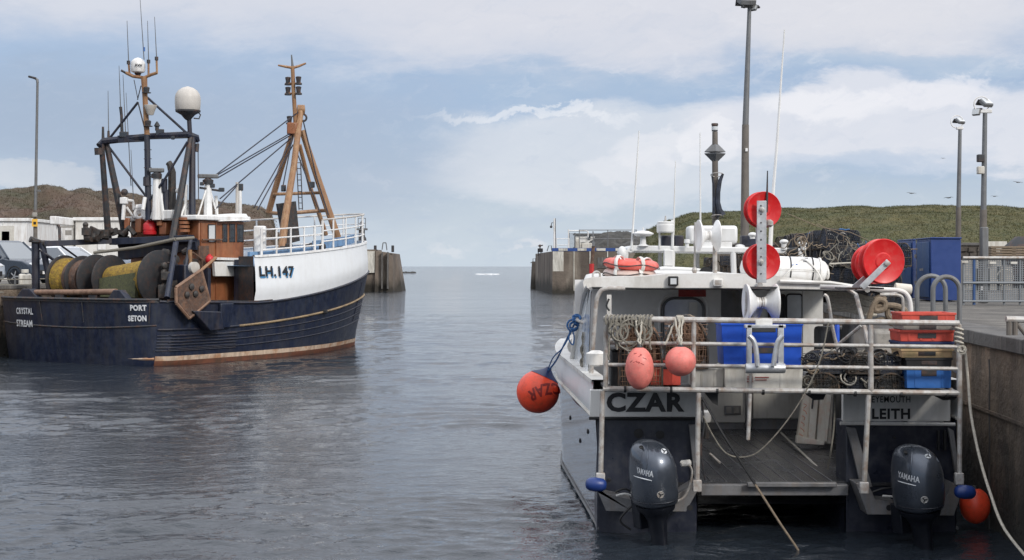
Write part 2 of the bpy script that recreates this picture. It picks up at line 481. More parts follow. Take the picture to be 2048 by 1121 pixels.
M['net'] = mat('black_creel_netting', (0.020, 0.024, 0.034), .85, var=.4, scale=12, dirt=(.05, .06, .09), damt=.6, dscale=4)
M['brownnet'] = mat('brown_creel_netting', (0.21, 0.125, 0.08), .9, var=.4, scale=14, dirt=(.08, .05, .04), damt=.6, dscale=9)
M['glass'] = mat('dark_window_glass', (0.02, 0.024, 0.03), .06, var=.05, spec=.8)
M['paleglass'] = mat('pale_lamp_glass', (0.55, 0.57, 0.58), .15, var=.05)
M['lamppost'] = mat('grey_lamp_post', (0.16, 0.165, 0.17), .55, metal=.3, var=.15, dirt=[((.10, .085, .07), .5, 3, True)])
M['oldpost'] = mat('brown_grey_post', (0.13, 0.115, 0.10), .7, var=.2, dirt=[((.20, .17, .14), .4, 5, True), ((.07, .055, .045), .5, 3, True)], bump=.002)
M['blueloc'] = mat('blue_container_paint', (0.008, 0.036, 0.165), .45, var=.08, dirt=[((.008, .028, .10), .4, 2, True)])
M['bluedoor'] = mat('faded_blue_door_paint', (0.035, 0.085, 0.22), .5, var=.12, dirt=[((.07, .11, .19), .5, 2, True)])
M['redpost'] = mat('red_post', (0.5, 0.03, 0.03), .5, var=.15)
M['foam'] = mat('dirty_white_foam', (0.60, 0.57, 0.50), .75, var=.08, dirt=[((.38, .30, .2), .5, 5, True), ((.55, .25, .15), .25, 9, False)], bump=.002)
M['carblue'] = mat('dark_blue_car_paint', (0.022, 0.034, 0.055), .3, metal=.2, var=.03, coat=.6)
M['carwhite'] = mat('white_car_paint', (0.72, 0.73, 0.75), .25, var=.03, coat=1)
M['carsilver'] = mat('silver_car_paint', (0.42, 0.45, 0.48), .28, metal=.5, var=.03, coat=1)
M['carglass'] = mat('car_glass', (0.09, 0.11, 0.13), .04, var=.03, spec=1.0, coat=1)
M['gull'] = mat('gull_feathers', (0.12, 0.12, 0.13), .8)
M['sign_yellow'] = mat('yellow_sign', (0.75, 0.42, 0.05), .5, var=.05)
M['sternboard'] = mat('white_name_board', (0.74, 0.73, 0.70), .5, var=.04, dirt=(.42, .4, .36), damt=.35, dscale=3, streak=True)
M['winch'] = mat('oily_winch_steel', (0.030, 0.028, 0.027), .6, var=.35, dirt=[((.10,.045,.02), .4, 7, False), ((.12, .11, .10), .25, 11, False)], bump=.003)
M['antifoul'] = mat('red_antifouling', (0.15, 0.055, 0.03), .7, var=.25, dirt=[((.06, .045, .03), .6, 4, True)])
M['boottop'] = mat('stained_boot_stripe', (0.52, 0.40, 0.30), .6, var=.15, dirt=[((.34, .14, .05), .75, 1.7, False), ((.12, .08, .06), .4, 6, True)])
M['band'] = mat('blue_band_paint', (0.02, 0.06, 0.22), .6, var=.15)
M['whitewash'] = mat('whitewashed_patch', (0.58, 0.56, 0.50), .85, var=.06, dirt=[((.30, .27, .22), .6, .9, True), ((.13, .12, .1), .5, 2.4, True)], bump=.02, bscale=3)
M['bluefender'] = mat('dark_blue_fender', (.012, .035, .16), .35, var=.15)
# ================================================================ SETTING
def world_mat(name, base, tide, rough=.85, tz0=.5, tz1=1.1, scale=.8, dirt=(.2, .18, .15), pale=(.3, .28, .25), bump=.03, bscale=4, cracks=0.0, joints=None, streaks=1.0):
    m = bpy.data.materials.new(name); m.use_nodes = True
    nt = m.node_tree; N, L = nt.nodes.new, nt.links.new
    b = nt.nodes['Principled BSDF']
    g = N('ShaderNodeNewGeometry')
    def nz(sc, st=(1, 1, 1), det=8, r=.62):
        mp = N('ShaderNodeMapping'); L(g.outputs['Position'], mp.inputs[0]); mp.inputs['Scale'].default_value = st
        n = N('ShaderNodeTexNoise'); L(mp.outputs[0], n.inputs['Vector']); n.inputs['Scale'].default_value = sc
        n.inputs['Detail'].default_value = det; n.inputs['Roughness'].default_value = r
        return n.outputs[0]
    def mr(v, a, bb, c, d):
        n = N('ShaderNodeMapRange'); L(v, n.inputs[0])
        for i, x in enumerate((a, bb, c, d)): n.inputs[i + 1].default_value = x
        return n.outputs[0]
    def mx(f, a, c):
        n = N('ShaderNodeMix'); n.data_type = 'RGBA'; L(f, n.inputs[0])
        for s, v in ((n.inputs[6], a), (n.inputs[7], c)):
            if isinstance(v, tuple): s.default_value = v + (1,)
            else: L(v, s)
        return n.outputs[2]
    c = mx(mr(nz(scale), .42, .62, 0, 1), base, dirt)
    c = mx(mr(nz(scale * 2.3, (1, 1, .12 if streaks == 1 else .45)), .52, .68, 0, .75), c, pale)
    c = mx(mr(nz(scale * 3.1, (1, 1, .08 if streaks == 1 else .3)), .53, .66, 0, .6), c, tuple(x * .35 for x in base))
    if tide:
        sp = N('ShaderNodeSeparateXYZ'); L(g.outputs['Position'], sp.inputs[0])
        ad = N('ShaderNodeMath'); ad.operation = 'ADD'; L(sp.outputs[2], ad.inputs[0])
        L(mr(nz(scale * 1.5, (1, 1, .3)), .3, .7, -(tz1 - tz0) * .9, (tz1 - tz0) * .9), ad.inputs[1])
        c = mx(mr(ad.outputs[0], tz0, tz1, 1, 0), c, tide)
    L(c, b.inputs['Base Color']); b.inputs['Roughness'].default_value = rough
    bp = N('ShaderNodeBump'); L(nz(bscale, (1, 1, 1), 10, .65), bp.inputs['Height'])
    bp.inputs['Strength'].default_value = 1; bp.inputs['Distance'].default_value = bump
    L(bp.outputs[0], b.inputs['Normal'])
    return m
M['quaywall'] = world_mat('old_concrete_wall', (.19, .145, .105), (.026, .024, .019), tz0=.35, tz1=1.0, scale=.9, dirt=(.075, .06, .048), pale=(.40, .29, .205), bump=.10, bscale=5, streaks=.4)
M['coping'] = world_mat('quay_coping_concrete', (.115, .11, .105), None, scale=1.5, dirt=(.07, .065, .06), pale=(.2, .185, .165), bump=.02, bscale=8)
M['quaytop'] = world_mat('quay_tarmac', (.125, .115, .10), None, scale=.9, dirt=(.075, .068, .06), pale=(.21, .19, .165), bump=.02, bscale=12)
M['pier'] = world_mat('pier_concrete', (.155, .125, .10), (.030, .026, .020), tz0=.7, tz1=1.7, scale=.22, dirt=(.085, .068, .055), pale=(.30, .26, .21), bump=.12, bscale=1.0)
M['fieldwall'] = world_mat('rubble_wall_stone', (.10, .085, .07), None, scale=.9, dirt=(.06, .05, .042), pale=(.18, .155, .13), bump=.08, bscale=3)
M['heather'] = world_mat('heather_and_rock', (.085, .052, .034), None, scale=.12, dirt=(.055, .05, .024), pale=(.15, .11, .08), bump=.5, bscale=.7)
M['rock'] = world_mat('dark_shore_rock', (.045, .042, .038), None, scale=.15, dirt=(.025, .024, .02), pale=(.09, .085, .075), bump=.3, bscale=.8)
def grass_mat():
    m = bpy.data.materials.new('rough_grass'); m.use_nodes = True
    nt = m.node_tree; N, L = nt.nodes.new, nt.links.new
    b = nt.nodes['Principled BSDF']; g = N('ShaderNodeNewGeometry')
    c = None
    for sc, a, d, lo, hi in ((.25, (.058, .066, .020), (.115, .098, .038), .42, .60), (1.6, None, (.050, .055, .018), .46, .62), (5, None, (.12, .105, .042), .52, .66)):
        n = N('ShaderNodeTexNoise'); L(g.outputs['Position'], n.inputs['Vector']); n.inputs['Scale'].default_value = sc
        n.inputs['Detail'].default_value = 8; n.inputs['Roughness'].default_value = .68
        r = N('ShaderNodeMapRange'); L(n.outputs[0], r.inputs[0]); r.inputs[1].default_value = lo; r.inputs[2].default_value = hi
        r.inputs[4].default_value = .8
        x = N('ShaderNodeMix'); x.data_type = 'RGBA'; L(r.outputs[0], x.inputs[0])
        if c is None: x.inputs[6].default_value = a + (1,)
        else: L(c, x.inputs[6])
        x.inputs[7].default_value = d + (1,); c = x.outputs[2]
    L(c, b.inputs['Base Color']); b.inputs['Roughness'].default_value = .95
    n = N('ShaderNodeTexNoise'); L(g.outputs['Position'], n.inputs['Vector']); n.inputs['Scale'].default_value = 4; n.inputs['Detail'].default_value = 8
    bp = N('ShaderNodeBump'); L(n.outputs[0], bp.inputs['Height']); bp.inputs['Distance'].default_value = .35; L(bp.outputs[0], b.inputs['Normal'])
    return m
M['grass'] = grass_mat()

def water_mat():
    m = bpy.data.materials.new('harbour_water'); m.use_nodes = True
    nt = m.node_tree; N, L = nt.nodes.new, nt.links.new
    b = nt.nodes['Principled BSDF']
    b.inputs['Base Color'].default_value = (.020, .026, .034, 1)
    b.inputs['Roughness'].default_value = .025; b.inputs['IOR'].default_value = 1.333
    g = N('ShaderNodeNewGeometry')
    def nz(sc, st=(1, 1, 1), det=3, r=.5, dist=0):
        mp = N('ShaderNodeMapping'); L(g.outputs['Position'], mp.inputs[0]); mp.inputs['Scale'].default_value = st
        n = N('ShaderNodeTexNoise'); L(mp.outputs[0], n.inputs['Vector']); n.inputs['Scale'].default_value = sc
        n.inputs['Detail'].default_value = det; n.inputs['Roughness'].default_value = r; n.inputs['Distortion'].default_value = dist
        return n.outputs[0]
    def ma(op, a, c):
        n = N('ShaderNodeMath'); n.operation = op
        for i, v in enumerate((a, c)):
            if isinstance(v, (int, float)): n.inputs[i].default_value = v
            else: L(v, n.inputs[i])
        return n.outputs[0]
    def mr(v, a, bb, c, d):
        n = N('ShaderNodeMapRange'); n.interpolation_type = 'SMOOTHSTEP'; L(v, n.inputs[0])
        for i, x in enumerate((a, bb, c, d)): n.inputs[i + 1].default_value = x
        return n.outputs[0]
    calm = mr(nz(.055, (1, 2.2, 1), 4, .6, .6), .40, .60, .45, 1.0)      # smoother and rougher patches
    h = ma('MULTIPLY', nz(1.3, (.85, 1.15, 1), 3, .5, .4), .036)
    h = ma('ADD', h, ma('MULTIPLY', nz(3.6, (.75, 1.15, 1), 3, .55, .3), .034))
    h = ma('ADD', h, ma('MULTIPLY', nz(9.0, (.8, 1.15, 1), 2, .5), .010))
    h = ma('ADD', h, ma('MULTIPLY', nz(.42, (.6, 1.6, 1), 4, .55, .5), .10))
    sp = N('ShaderNodeSeparateXYZ'); L(g.outputs['Position'], sp.inputs[0])
    sea = mr(sp.outputs[1], 60, 240, 0, 1)                                  # rougher out at sea
    h2 = ma('MULTIPLY', nz(.28, (.5, 1.3, 1), 5, .6), ma('MULTIPLY', sea, .9))
    far = mr(sp.outputs[1], 30, 88, .0, 1)
    fine = ma('ADD', ma('MULTIPLY', nz(9.0, (.75, 1.15, 1), 3, .6, .3), .016), ma('MULTIPLY', nz(2.6, (.7, 1.3, 1), 3, .55, .3), ma('MULTIPLY', far, .055)))
    near = ma('ADD', ma('ADD', ma('MULTIPLY', h, ma('MULTIPLY', calm, far)), h2), fine)
    bp = N('ShaderNodeBump'); L(near, bp.inputs['Height']); bp.inputs['Strength'].default_value = 1; bp.inputs['Distance'].default_value = WAVE
    L(bp.outputs[0], b.inputs['Normal'])
    return m
WAVE = 1.0
M['water'] = water_mat()
def water_sheet():
    import numpy as np
    rs = np.random.RandomState(11)
    x0, x1, y0, y1 = -34.0, 13.0, 7.0, 92.0
    xs = np.arange(x0, x1 + .001, .06)
    ys = [y0]
    while ys[-1] < y1: ys.append(ys[-1] + min(max(.036, .036 * (ys[-1] / 15.0) ** 1.45), .42))
    ys = np.array(ys); nx, ny = len(xs), len(ys)
    X, Y = np.meshgrid(xs, ys); Z = np.zeros_like(X)
    dx = np.gradient(ys)[:, None] * np.ones_like(X)
    # slow gusts: patches of rougher and calmer water
    gust = np.zeros_like(X)
    for k in range(9):
        a = rs.uniform(-.5, .5) + PI / 2; l = rs.uniform(5, 16)
        gust += np.sin((X * math.cos(a) * .5 + Y * math.sin(a)) * 2 * PI / l + rs.uniform(0, 6.28))
    gust = np.clip(.9 + gust * .20, .40, 1.45)
    wx = X + .35 * np.sin(Y * .8 + 1.3 * np.sin(X * .5)) + .2 * np.sin(X * 1.7 + Y * .6)
    wy = Y + .30 * np.sin(X * .7 + 1.1 * np.sin(Y * .43)) + .15 * np.sin(X * 2.3)
    for k in range(96):
        lam = .14 * (13.0 ** rs.uniform(0, 1)); a = rs.normal(PI / 2 + .25, .60)
        slope = .0145 * (lam / .45) ** -.40
        amp = slope * lam / (2 * PI)
        vis = np.clip((lam / dx - 2.2) / 2.0, 0, 1)      # no wave finer than the mesh can carry
        ph = rs.uniform(0, 6.28)
        t = (wx * math.cos(a) + wy * math.sin(a)) * 2 * PI / lam + ph
        Z += amp * vis * (np.sin(t) + .18 * np.sin(2 * t + 1.2)) * gust
    e = np.minimum(np.minimum(X - x0, x1 - X) / 1.5, np.minimum(Y - y0, y1 - Y) / 6.0); Z *= np.clip(e, 0, 1)
    co = np.stack([X, Y, Z], -1).reshape(-1, 3).astype(np.float32)
    i = np.arange((ny - 1) * (nx - 1)); r, c = i // (nx - 1), i % (nx - 1); a_ = r * nx + c
    quads = np.stack([a_, a_ + 1, a_ + nx + 1, a_ + nx], -1)
    n0 = len(co); B = 22000.0
    outer = np.array([(-9000, -400, 0), (9000, -400, 0), (9000, B, 0), (-9000, B, 0)], np.float32)
    co = np.concatenate([co, outer])
    c00, c10, c11, c01 = 0, nx - 1, ny * nx - 1, (ny - 1) * nx
    ring = np.array([(n0, n0 + 1, c10, c00), (n0 + 1, n0 + 2, c11, c10), (n0 + 2, n0 + 3, c01, c11), (n0 + 3, n0, c00, c01)])
    quads = np.concatenate([quads, ring])
    me = bpy.data.meshes.new('water'); me.vertices.add(len(co)); me.vertices.foreach_set('co', co.ravel())
    me.loops.add(len(quads) * 4); me.loops.foreach_set('vertex_index', quads.ravel().astype(np.int32))
    me.polygons.add(len(quads)); me.polygons.foreach_set('loop_start', np.arange(0, len(quads) * 4, 4, dtype=np.int32))
    me.polygons.foreach_set('use_smooth', np.concatenate([np.ones(len(quads) - 4, bool), np.zeros(4, bool)]))
    me.update(calc_edges=True); me.validate(); me.materials.append(M['water'])
    o = bpy.data.objects.new('water', me); C.objects.link(o); o['kind'] = 'structure'
    print('water quads', len(quads))
water_sheet()

# harbour bed and ground sheet out to the horizon, under the water
bed = MB(); bed.add([(-9000, -400, -4), (9000, -400, -4), (9000, 22000, -4), (-9000, 22000, -4)], [(0, 1, 2, 3)])
bed.build('harbour_bed', M['rock'], smooth=False, kind='structure')

QZ = 2.08
def edge_x(Y): return 4.10 + .064 * Y
# ---- right quay: a raised body with a wall, coping stones and a tarmac top
rq = MB()
poly = [(edge_x(-30), -30), (edge_x(150), 150), (60, 150), (90, -30)]
rq.prism([(x, y, -4) for x, y in poly], (0, 0, QZ - .15 + 4))
right_quay = rq.build('quay_wall_right', M['quaywall'], smooth=False, kind='structure')
rt = MB(); rt.prism([(edge_x(-30) + .5, -30, QZ - .149), (edge_x(150) + .5, 150, QZ - .149), (60, 150, QZ - .149), (90, -30, QZ - .149)], (0, 0, .135))
rt.build('quay_surface_right', M['quaytop'], smooth=False, kind='structure')
rnd = random.Random(3)
y = 8.0
while y < 60:
    ln = rnd.uniform(1.5, 2.1)
    a, b = edge_x(y), edge_x(y + ln)
    z0, z1 = QZ - .149, QZ + rnd.uniform(-.008, .012)
    j = rnd.uniform(-.012, .012)
    cp = MB()
    cp.prism([(a - .05 + j, y + .012, z0), (b - .05 + j, y + ln - .012, z0), (b + .5, y + ln - .012, z0), (a + .5, y + .012, z0)], (0, 0, z1 - z0))
    cp.build('coping_stone', M['coping'], right_quay, bevel=.012)
    y += ln
# pour joints and a ledge on the near wall: real recess boards left proud
for i, yy in enumerate((12.4, 16.1, 19.8, 23.5)):
    jt = MB(); x = edge_x(yy)
    jt.tube([(x - .002 + .004 * (k % 2), yy + .012 * math.sin(k * 2.1 + i), -.6 + k * .2) for k in range(13)], .014, 5); jt.build('wall_joint', M['coping'], right_quay)
for zz in (1.22,):
    ld = MB(); ld.prism([(edge_x(6) - .018, 6, zz), (edge_x(40) - .018, 40, zz), (edge_x(40) + .02, 40, zz), (edge_x(6) + .02, 6, zz)], (0, 0, .035))
    ld.build('wall_ledge', M['quaywall'], right_quay)

# ---- left quay
lq = MB()
lpoly = [(-60, 26), (-24.5, 33.3), (-16.6, 45.0), (-8.9, 57.5), (-17, 165), (-80, 165)]
lq.prism([(x, y, -4) for x, y in lpoly], (0, 0, QZ + 3.99))
left_quay = lq.build('quay_wall_left', M['quaywall'], smooth=False, kind='structure')
lt = MB(); lt.prism([(x * 1.0 - .25 if i else x, y + .1, QZ - .006) for i, (x, y) in enumerate(lpoly)], (0, 0, .012))
lt.build('quay_surface_left', M['quaytop'], smooth=False, kind='structure')
p0, p1 = Vector((-24.5, 33.3, 0)), Vector((-8.9, 57.5, 0))
dl = (p1 - p0).normalized(); nl = Vector((-dl.y, dl.x, 0))
t = 0
while t < (p1 - p0).length - 1.4:
    a = p0 + dl * (t + .015); b = p0 + dl * (t + 1.385)
    cp = MB(); cp.prism([(a - nl * .06).to_tuple()[:2] + (QZ + .006,), (b - nl * .06).to_tuple()[:2] + (QZ + .006,), (b + nl * .4).to_tuple()[:2] + (QZ + .006,), (a + nl * .4).to_tuple()[:2] + (QZ + .006,)], (0, 0, .12))
    cp.build('coping_stone', M['coping'], left_quay, bevel=.015)
    t += 1.4

# ---- hills
def hill(name, mat_, x0, x1, y0, y1, nx, ny, crest, front, amp, sc, seed):
    """crest(px) gives the photograph row of the skyline; front is the foot height"""
    mb = MB(); vs = []; fs = []
    for j in range(ny + 1):
        t = j / ny
        for i in range(nx + 1):
            px = x0 + (x1 - x0) * i / nx
            Yc = y1; Y = y0 + (y1 - y0) * t
            X = (px - HX) * Y / F
            zc = EYE + (HY - crest(px)) * Yc / F
            s = min(t / .82, 1.0)
            prof = math.sin(s * PI / 2) ** 1.15
            z = front + (zc - front) * prof
            if t > .82: z -= (t - .82) * 9
            nn = noise.fractal(Vector((X * sc, Y * sc, seed)), 1.0, 2.1, 5)
            z += amp * nn * min(1, t * 4)
            vs.append((X, Y, z))
    for j in range(ny):
        for i in range(nx):
            a = j * (nx + 1) + i
            fs.append((a, a + 1, a + nx + 2, a + nx + 1))
    mb.add(vs, fs); return mb
def interp(tab):
    def f(x):
        if x <= tab[0][0]: return tab[0][1]
        for (a, b), (c, d) in zip(tab, tab[1:]):
            if x <= c:
                t = (x - a) / (c - a); t = t * t * (3 - 2 * t)
                return b + (d - b) * t
        return tab[-1][1]
    return f
rc = interp([(1250, 545), (1275, 505), (1300, 466), (1340, 449), (1400, 436), (1480, 431), (1600, 430), (1700, 424), (1800, 422), (1920, 423), (2050, 425), (2300, 426), (2900, 440)])
rh = hill('hill_right', M['grass'], 1262, 2900, 62, 95, 420, 90, rc, QZ - .3, .22, .35, 3.0)
rho = rh.build('hill_right', M['grass'], kind='structure', angle=180)
lc = interp([(-700, 400), (-100, 402), (0, 400), (60, 399), (110, 393), (160, 391), (200, 395), (260, 408), (350, 413), (420, 417), (490, 422), (520, 426), (540, 436), (556, 480), (575, 540), (690, 560)])
lh = hill('hill_left', M['heather'], -700, 690, 78, 120, 420, 90, lc, QZ - .3, .8, .22, 9.0)
lh.build('hill_left', M['heather'], kind='structure', angle=180)
# grey rocky slope behind the right pier
gc = interp([(1120, 520), (1165, 492), (1215, 472), (1260, 470), (1330, 468), (1500, 470)])
gh = hill('headland', M['rock'], 1120, 1500, 170, 215, 120, 40, gc, 3.0, 1.0, .3, 5.0)
gh.build('headland', M['rock'], kind='structure', angle=180)

# grass and weed tufts that break the skyline and the foot of the right hill
def tufts(name, mat_, n, px0, px1, crestf, Yf, seed, hgt, label, spread=6):
    rnd = random.Random(seed); mb = MB()
    vs, fs = [], []
    for k in range(n):
        px = rnd.uniform(px0, px1); t = rnd.random()
        Y = Yf(t); X = (px - HX) * Y / F
        hit = BV.ray_cast(Vector((X, Y, 60)), Vector((0, 0, -1)))
        if hit[0] is None: continue
        b = hit[0]
        for q in range(4):
            a = rnd.uniform(0, PI); w = .035 * hgt / .25; h = hgt * rnd.uniform(.5, 1.3)
            d = Vector((math.cos(a), math.sin(a), 0)) * w
            o = b + Vector((rnd.uniform(-.2, .2), rnd.uniform(-.2, .2), -.05)); l = Vector((rnd.uniform(-.12, .12), rnd.uniform(-.12, .12), h))
            i0 = len(vs); vs += [o - d, o + d, o + l]; fs.append((i0, i0 + 1, i0 + 2))
    mb.add(vs, fs)
    return tag(mb.build(name, mat_, smooth=False, label=label, kind='stuff'), cat='grass')
BV = rh.bvh()
tufts('grass_tufts', M['grass'], 26000, 1275, 2150, rc, lambda t: 62 + 29 * (t ** .7), 5, .11, 'rough green and straw coloured grass over the right hill')
BV = lh.bvh()
tufts('heather_tufts', M['heather'], 16000, -80, 560, lc, lambda t: 80 + 34 * t, 6, .13, 'dark brown heather tufts over the left hill')
# shrub on the right skyline
def shrub(px, py, Y, h, label):
    base = P(px, py, Y); t = thing('shrub', label, 'shrub', base, group='low shrubs on the skyline of the right hill')
    rnd = random.Random(int(px)); s = MB(); lf = MB()
    for k in range(11):
        a = rnd.uniform(0, 2 * PI); e = rnd.uniform(.5, 1.3); l = h * rnd.uniform(.6, 1)
        tip = base + Vector((math.cos(a) * math.cos(e), math.sin(a) * math.cos(e), math.sin(e))) * l
        s.tube([base, base.lerp(tip, .5) + Vector((0, 0, .03)), tip], [.03, .02, .008], 4)
        for q in range(14):
            c = base.lerp(tip, rnd.uniform(.35, 1.05)) + Vector((rnd.uniform(-.1, .1), rnd.uniform(-.1, .1), rnd.uniform(-.08, .08)))
            d = Vector((rnd.uniform(-1, 1), rnd.uniform(-1, 1), rnd.uniform(-1, 1))) * .07
            e2 = Vector((rnd.uniform(-1, 1), rnd.uniform(-1, 1), rnd.uniform(-1, 1))) * .07
            lf.add([c, c + d, c + e2], [(0, 1, 2)])
    s.build('stem', M['brownrope'], t); lf.build('foliage', M['grass'], t, smooth=False)
shrub(1949, 424, 92, .5, 'small bare shrub on the skyline between the two right floodlight posts')

# ---- rubble wall along the foot of the right hill, stones as pieces
fw = MB(); 
WY = 60.0
xa, xb = (1440 - HX) * WY / F, (2300 - HX) * WY / F
fw.bb((xa, WY, QZ - .1), (xb, WY + .4, 3.62))
fwo = fw.build('field_wall', M['fieldwall'], smooth=False, label='long brown rubble wall along the foot of the right grassy hill', cat='wall')
cpb = MB(); cpb.bb((xa, WY - .06, 3.625), (xb, WY + .46, 3.74)); cpb.build('wall_cap', M['coping'], fwo, bevel=.02)
rnd = random.Random(12); protos = []
for k in range(6):
    s = MB(); w, h = rnd.uniform(.26, .36), .2
    s.prism([(-w / 2, 0, -h / 2 + .01), (w / 2 - .01, 0, -h / 2), (w / 2, 0, h / 2 - .02), (-w / 2 + .02, 0, h / 2)], (0, .07 + .03 * k / 6, 0))
    protos.append(s)
cnt = 0; pr_obj = []
for row in range(6):
    x = (1700 - HX) * WY / F + (row % 2) * .15
    while x < (2060 - HX) * WY / F and cnt < 290:
        k = rnd.randrange(6)
        if k < len(pr_obj) and pr_obj[k] is not None: o = pr_obj[k].copy(); C.objects.link(o)
        else:
            k = len(pr_obj)
            o = protos[k % 6].build('stone', M['fieldwall'], fwo, smooth=False); pr_obj.append(o)
            if len(pr_obj) > 6: pr_obj = pr_obj[:6]
        o.location = Vector((x, WY - .04 + rnd.uniform(-.03, .04), QZ + .22 + row * .235 + rnd.uniform(-.03, .03))) - ORG[fwo.name]
        o.rotation_euler = (rnd.uniform(-.1, .1), rnd.uniform(-.12, .12), rnd.uniform(-.06, .06)); o.scale = (rnd.uniform(.7, 1.15), 1, rnd.uniform(.65, 1.15)); x += rnd.uniform(.27, .36)
        cnt += 1

# ---- piers
def poly_pier(name, pts, z, label, cat='pier', top=None):
    mb = MB()
    mb.prism([(x, y, -4) for x, y in pts], (0, 0, z + 4))
    return mb
# left pier: broad block with a battered end
YL = 165.0
def XL(px, Y=YL): return (px - HX) * Y / F
lp = thing('pier', 'left brown concrete pier head with a battered end at the harbour mouth', 'pier', (XL(760), YL + 5, 0))
zt = P(0, 503, YL).z
b1 = MB(); b1.prism([(XL(690), YL + .6, -4), (XL(751), YL, -4), (XL(751), YL + 8, -4), (XL(690), YL + 8, -4)], (0, 0, zt + 4.2)); b1.build('pier_block', M['pier'], lp, smooth=False)
b2 = MB()
lo = [(XL(749), YL - .9, -4), (XL(786), YL - .1, -4), (XL(812), YL + 3, -4), (XL(812), YL + 9, -4), (XL(749), YL + 9, -4)]
hi = [(XL(751.5), YL - .15, zt + .05), (XL(785), YL + .6, zt - .25), (XL(788), YL + 3, zt - .25), (XL(788), YL + 8.5, zt - .25), (XL(751.5), YL + 8.5, zt + .05)]
b2.loft([lo, hi], True, True, True); b2.build('battered_end', M['pier'], lp, smooth=False)
b3 = MB(); b3.bb((XL(731), YL - .16, P(0, 546, YL).z), (XL(749.5), YL + .2, zt)); b3.build('whitewashed_panel', M['whitewash'], lp, smooth=False)
b4 = MB()
for px in (750.5, 785.5):
    b4 = MB(); b4.box(P(px, 498, YL + .3), (.3, .3, .75)); b4.build('bollard', M['darksteel'], lp, bevel=.05)
b5 = MB(); y5 = YL + 1.5
for a, b in (((764, 500), (766, 486)), ((766, 486), (772, 486)), ((772, 486), (774, 501))): b5.tube([P(a[0], a[1], y5), P(b[0], b[1], y5)], .06, 5)
b5.build('ladder_hoop', M['lamppost'], lp)
# joints in the pier face
b6 = MB()
for px in (765, 776): b6.box((XL(px), YL - .25, zt / 2 + .1), (.12, .9, zt - .4), Matrix.Rotation(R(-4), 3, 'X'))
b6.build('face_joint', M['coping'], lp, smooth=False)
# beacon on the left pier
bt = thing('harbour_beacon', 'small lattice beacon on a stout post standing on the left pier', 'beacon', P(724, 500, YL + 2))
yb = YL + 2
m_ = MB(); m_.tube([P(723.5, 503, yb), P(723.5, 461, yb)], [.42, .30], 8); m_.build('post', M['oldpost'], bt)
m_ = MB(); m_.box(P(723.5, 459.5, yb), (2.0 * .62, .9, .14)); m_.tube([P(712, 458, yb), P(735, 458, yb)], .07, 5); m_.build('platform', M['lamppost'], bt)
m_ = MB()
for px in (716.5, 731): 
    for yo in (-.4, .4): m_.tube([P(px, 459, yb + yo), P(px, 437, yb + yo)], .035, 4)
for py in (437, 447): 
    for yo in (-.4, .4): m_.tube([P(716.5, py, yb + yo), P(731, py, yb + yo)], .035, 4)
    for px in (716.5, 731): m_.tube([P(px, py, yb - .4), P(px, py, yb + .4)], .035, 4)
m_.build('cage', M['lamppost'], bt)
m_ = MB(); m_.lathe(P(723.5, 458, yb), (0, 0, 1), [(0, .2), (.3, .2), (.35, .14), (.6, .14), (.65, .2), (.9, .05)], 10); m_.build('lantern', M['darksteel'], bt)
for k, px in enumerate((717, 730)):
    m_ = MB(); m_.tube([P(px, 503, yb + .3), P(px - (px - 723.5) * .2, 461, yb + .3)], .05, 4); m_.build('stay', M['lamppost'], bt)

# right pier
YR = 153.0
def XR(px, Y=YR): return (px - HX) * Y / F
zr = P(0, 503, YR).z
rp = thing('pier', 'right brown concrete pier head with a blue painted band along its top', 'pier', (XR(1200), YR + 5, 0))
m_ = MB()
lo = [(XR(1104.5), YR - .2, -4), (30, YR - .2, -4), (30, YR + 30, -4), (XR(1071, 185), 185, -4)]
hi = [(XR(1105), YR, zr), (30, YR, zr), (30, YR + 30, zr), (XR(1071, 185), 185, zr)]
m_.loft([lo, hi], True, True, True); m_.build('pier_block', M['pier'], rp, smooth=False)
m_ = MB()
lo = [(XR(1057, 186), 186, -4), (XR(1075, 186), 185.5, -4), (XR(1075, 190), 190, -4), (XR(1057, 190), 190, -4)]
hi = [(XR(1064, 186), 186.6, 3.4), (XR(1073, 186), 186, 3.4), (XR(1073, 190), 190, 3.4), (XR(1064, 190), 190, 3.4)]
m_.loft([lo, hi], True, True, True); m_.build('pier_toe', M['pier'], rp, smooth=False)
m_ = MB(); m_.bb((XR(1105.4), YR - .06, P(0, 543, YR).z), (XR(1127), YR + .1, zr - .02)); m_.build('whitewashed_panel', M['whitewash'], rp, smooth=False)
m_ = MB(); m_.bb((XR(1104), YR - .03, zr + .003), (30, YR + .35, zr + .33)); m_.build('blue_band', M['band'], rp, smooth=False)
for px in (1117, 1155, 1193, 1231):
    m_ = MB(); m_.bb((XR(px), YR - .07, zr + .05), (XR(px + 18), YR + .02, zr + .30)); m_.build('white_board', M['whitewash'], rp, smooth=False)
m_ = MB()
for px in (1148, 1180, 1215, 1250, 1290): m_.bb((XR(px) - .05, YR - .1, .3), (XR(px) + .05, YR, zr - .01))
m_.build('face_joint', M['whitewash'], rp, smooth=False, kind='stuff')
m_ = MB(); m_.bb((XR(1195), YR - .1, 2.6), (XR(1218), YR, 3.7)); m_.build('door_frame', M['coping'], rp, smooth=False)
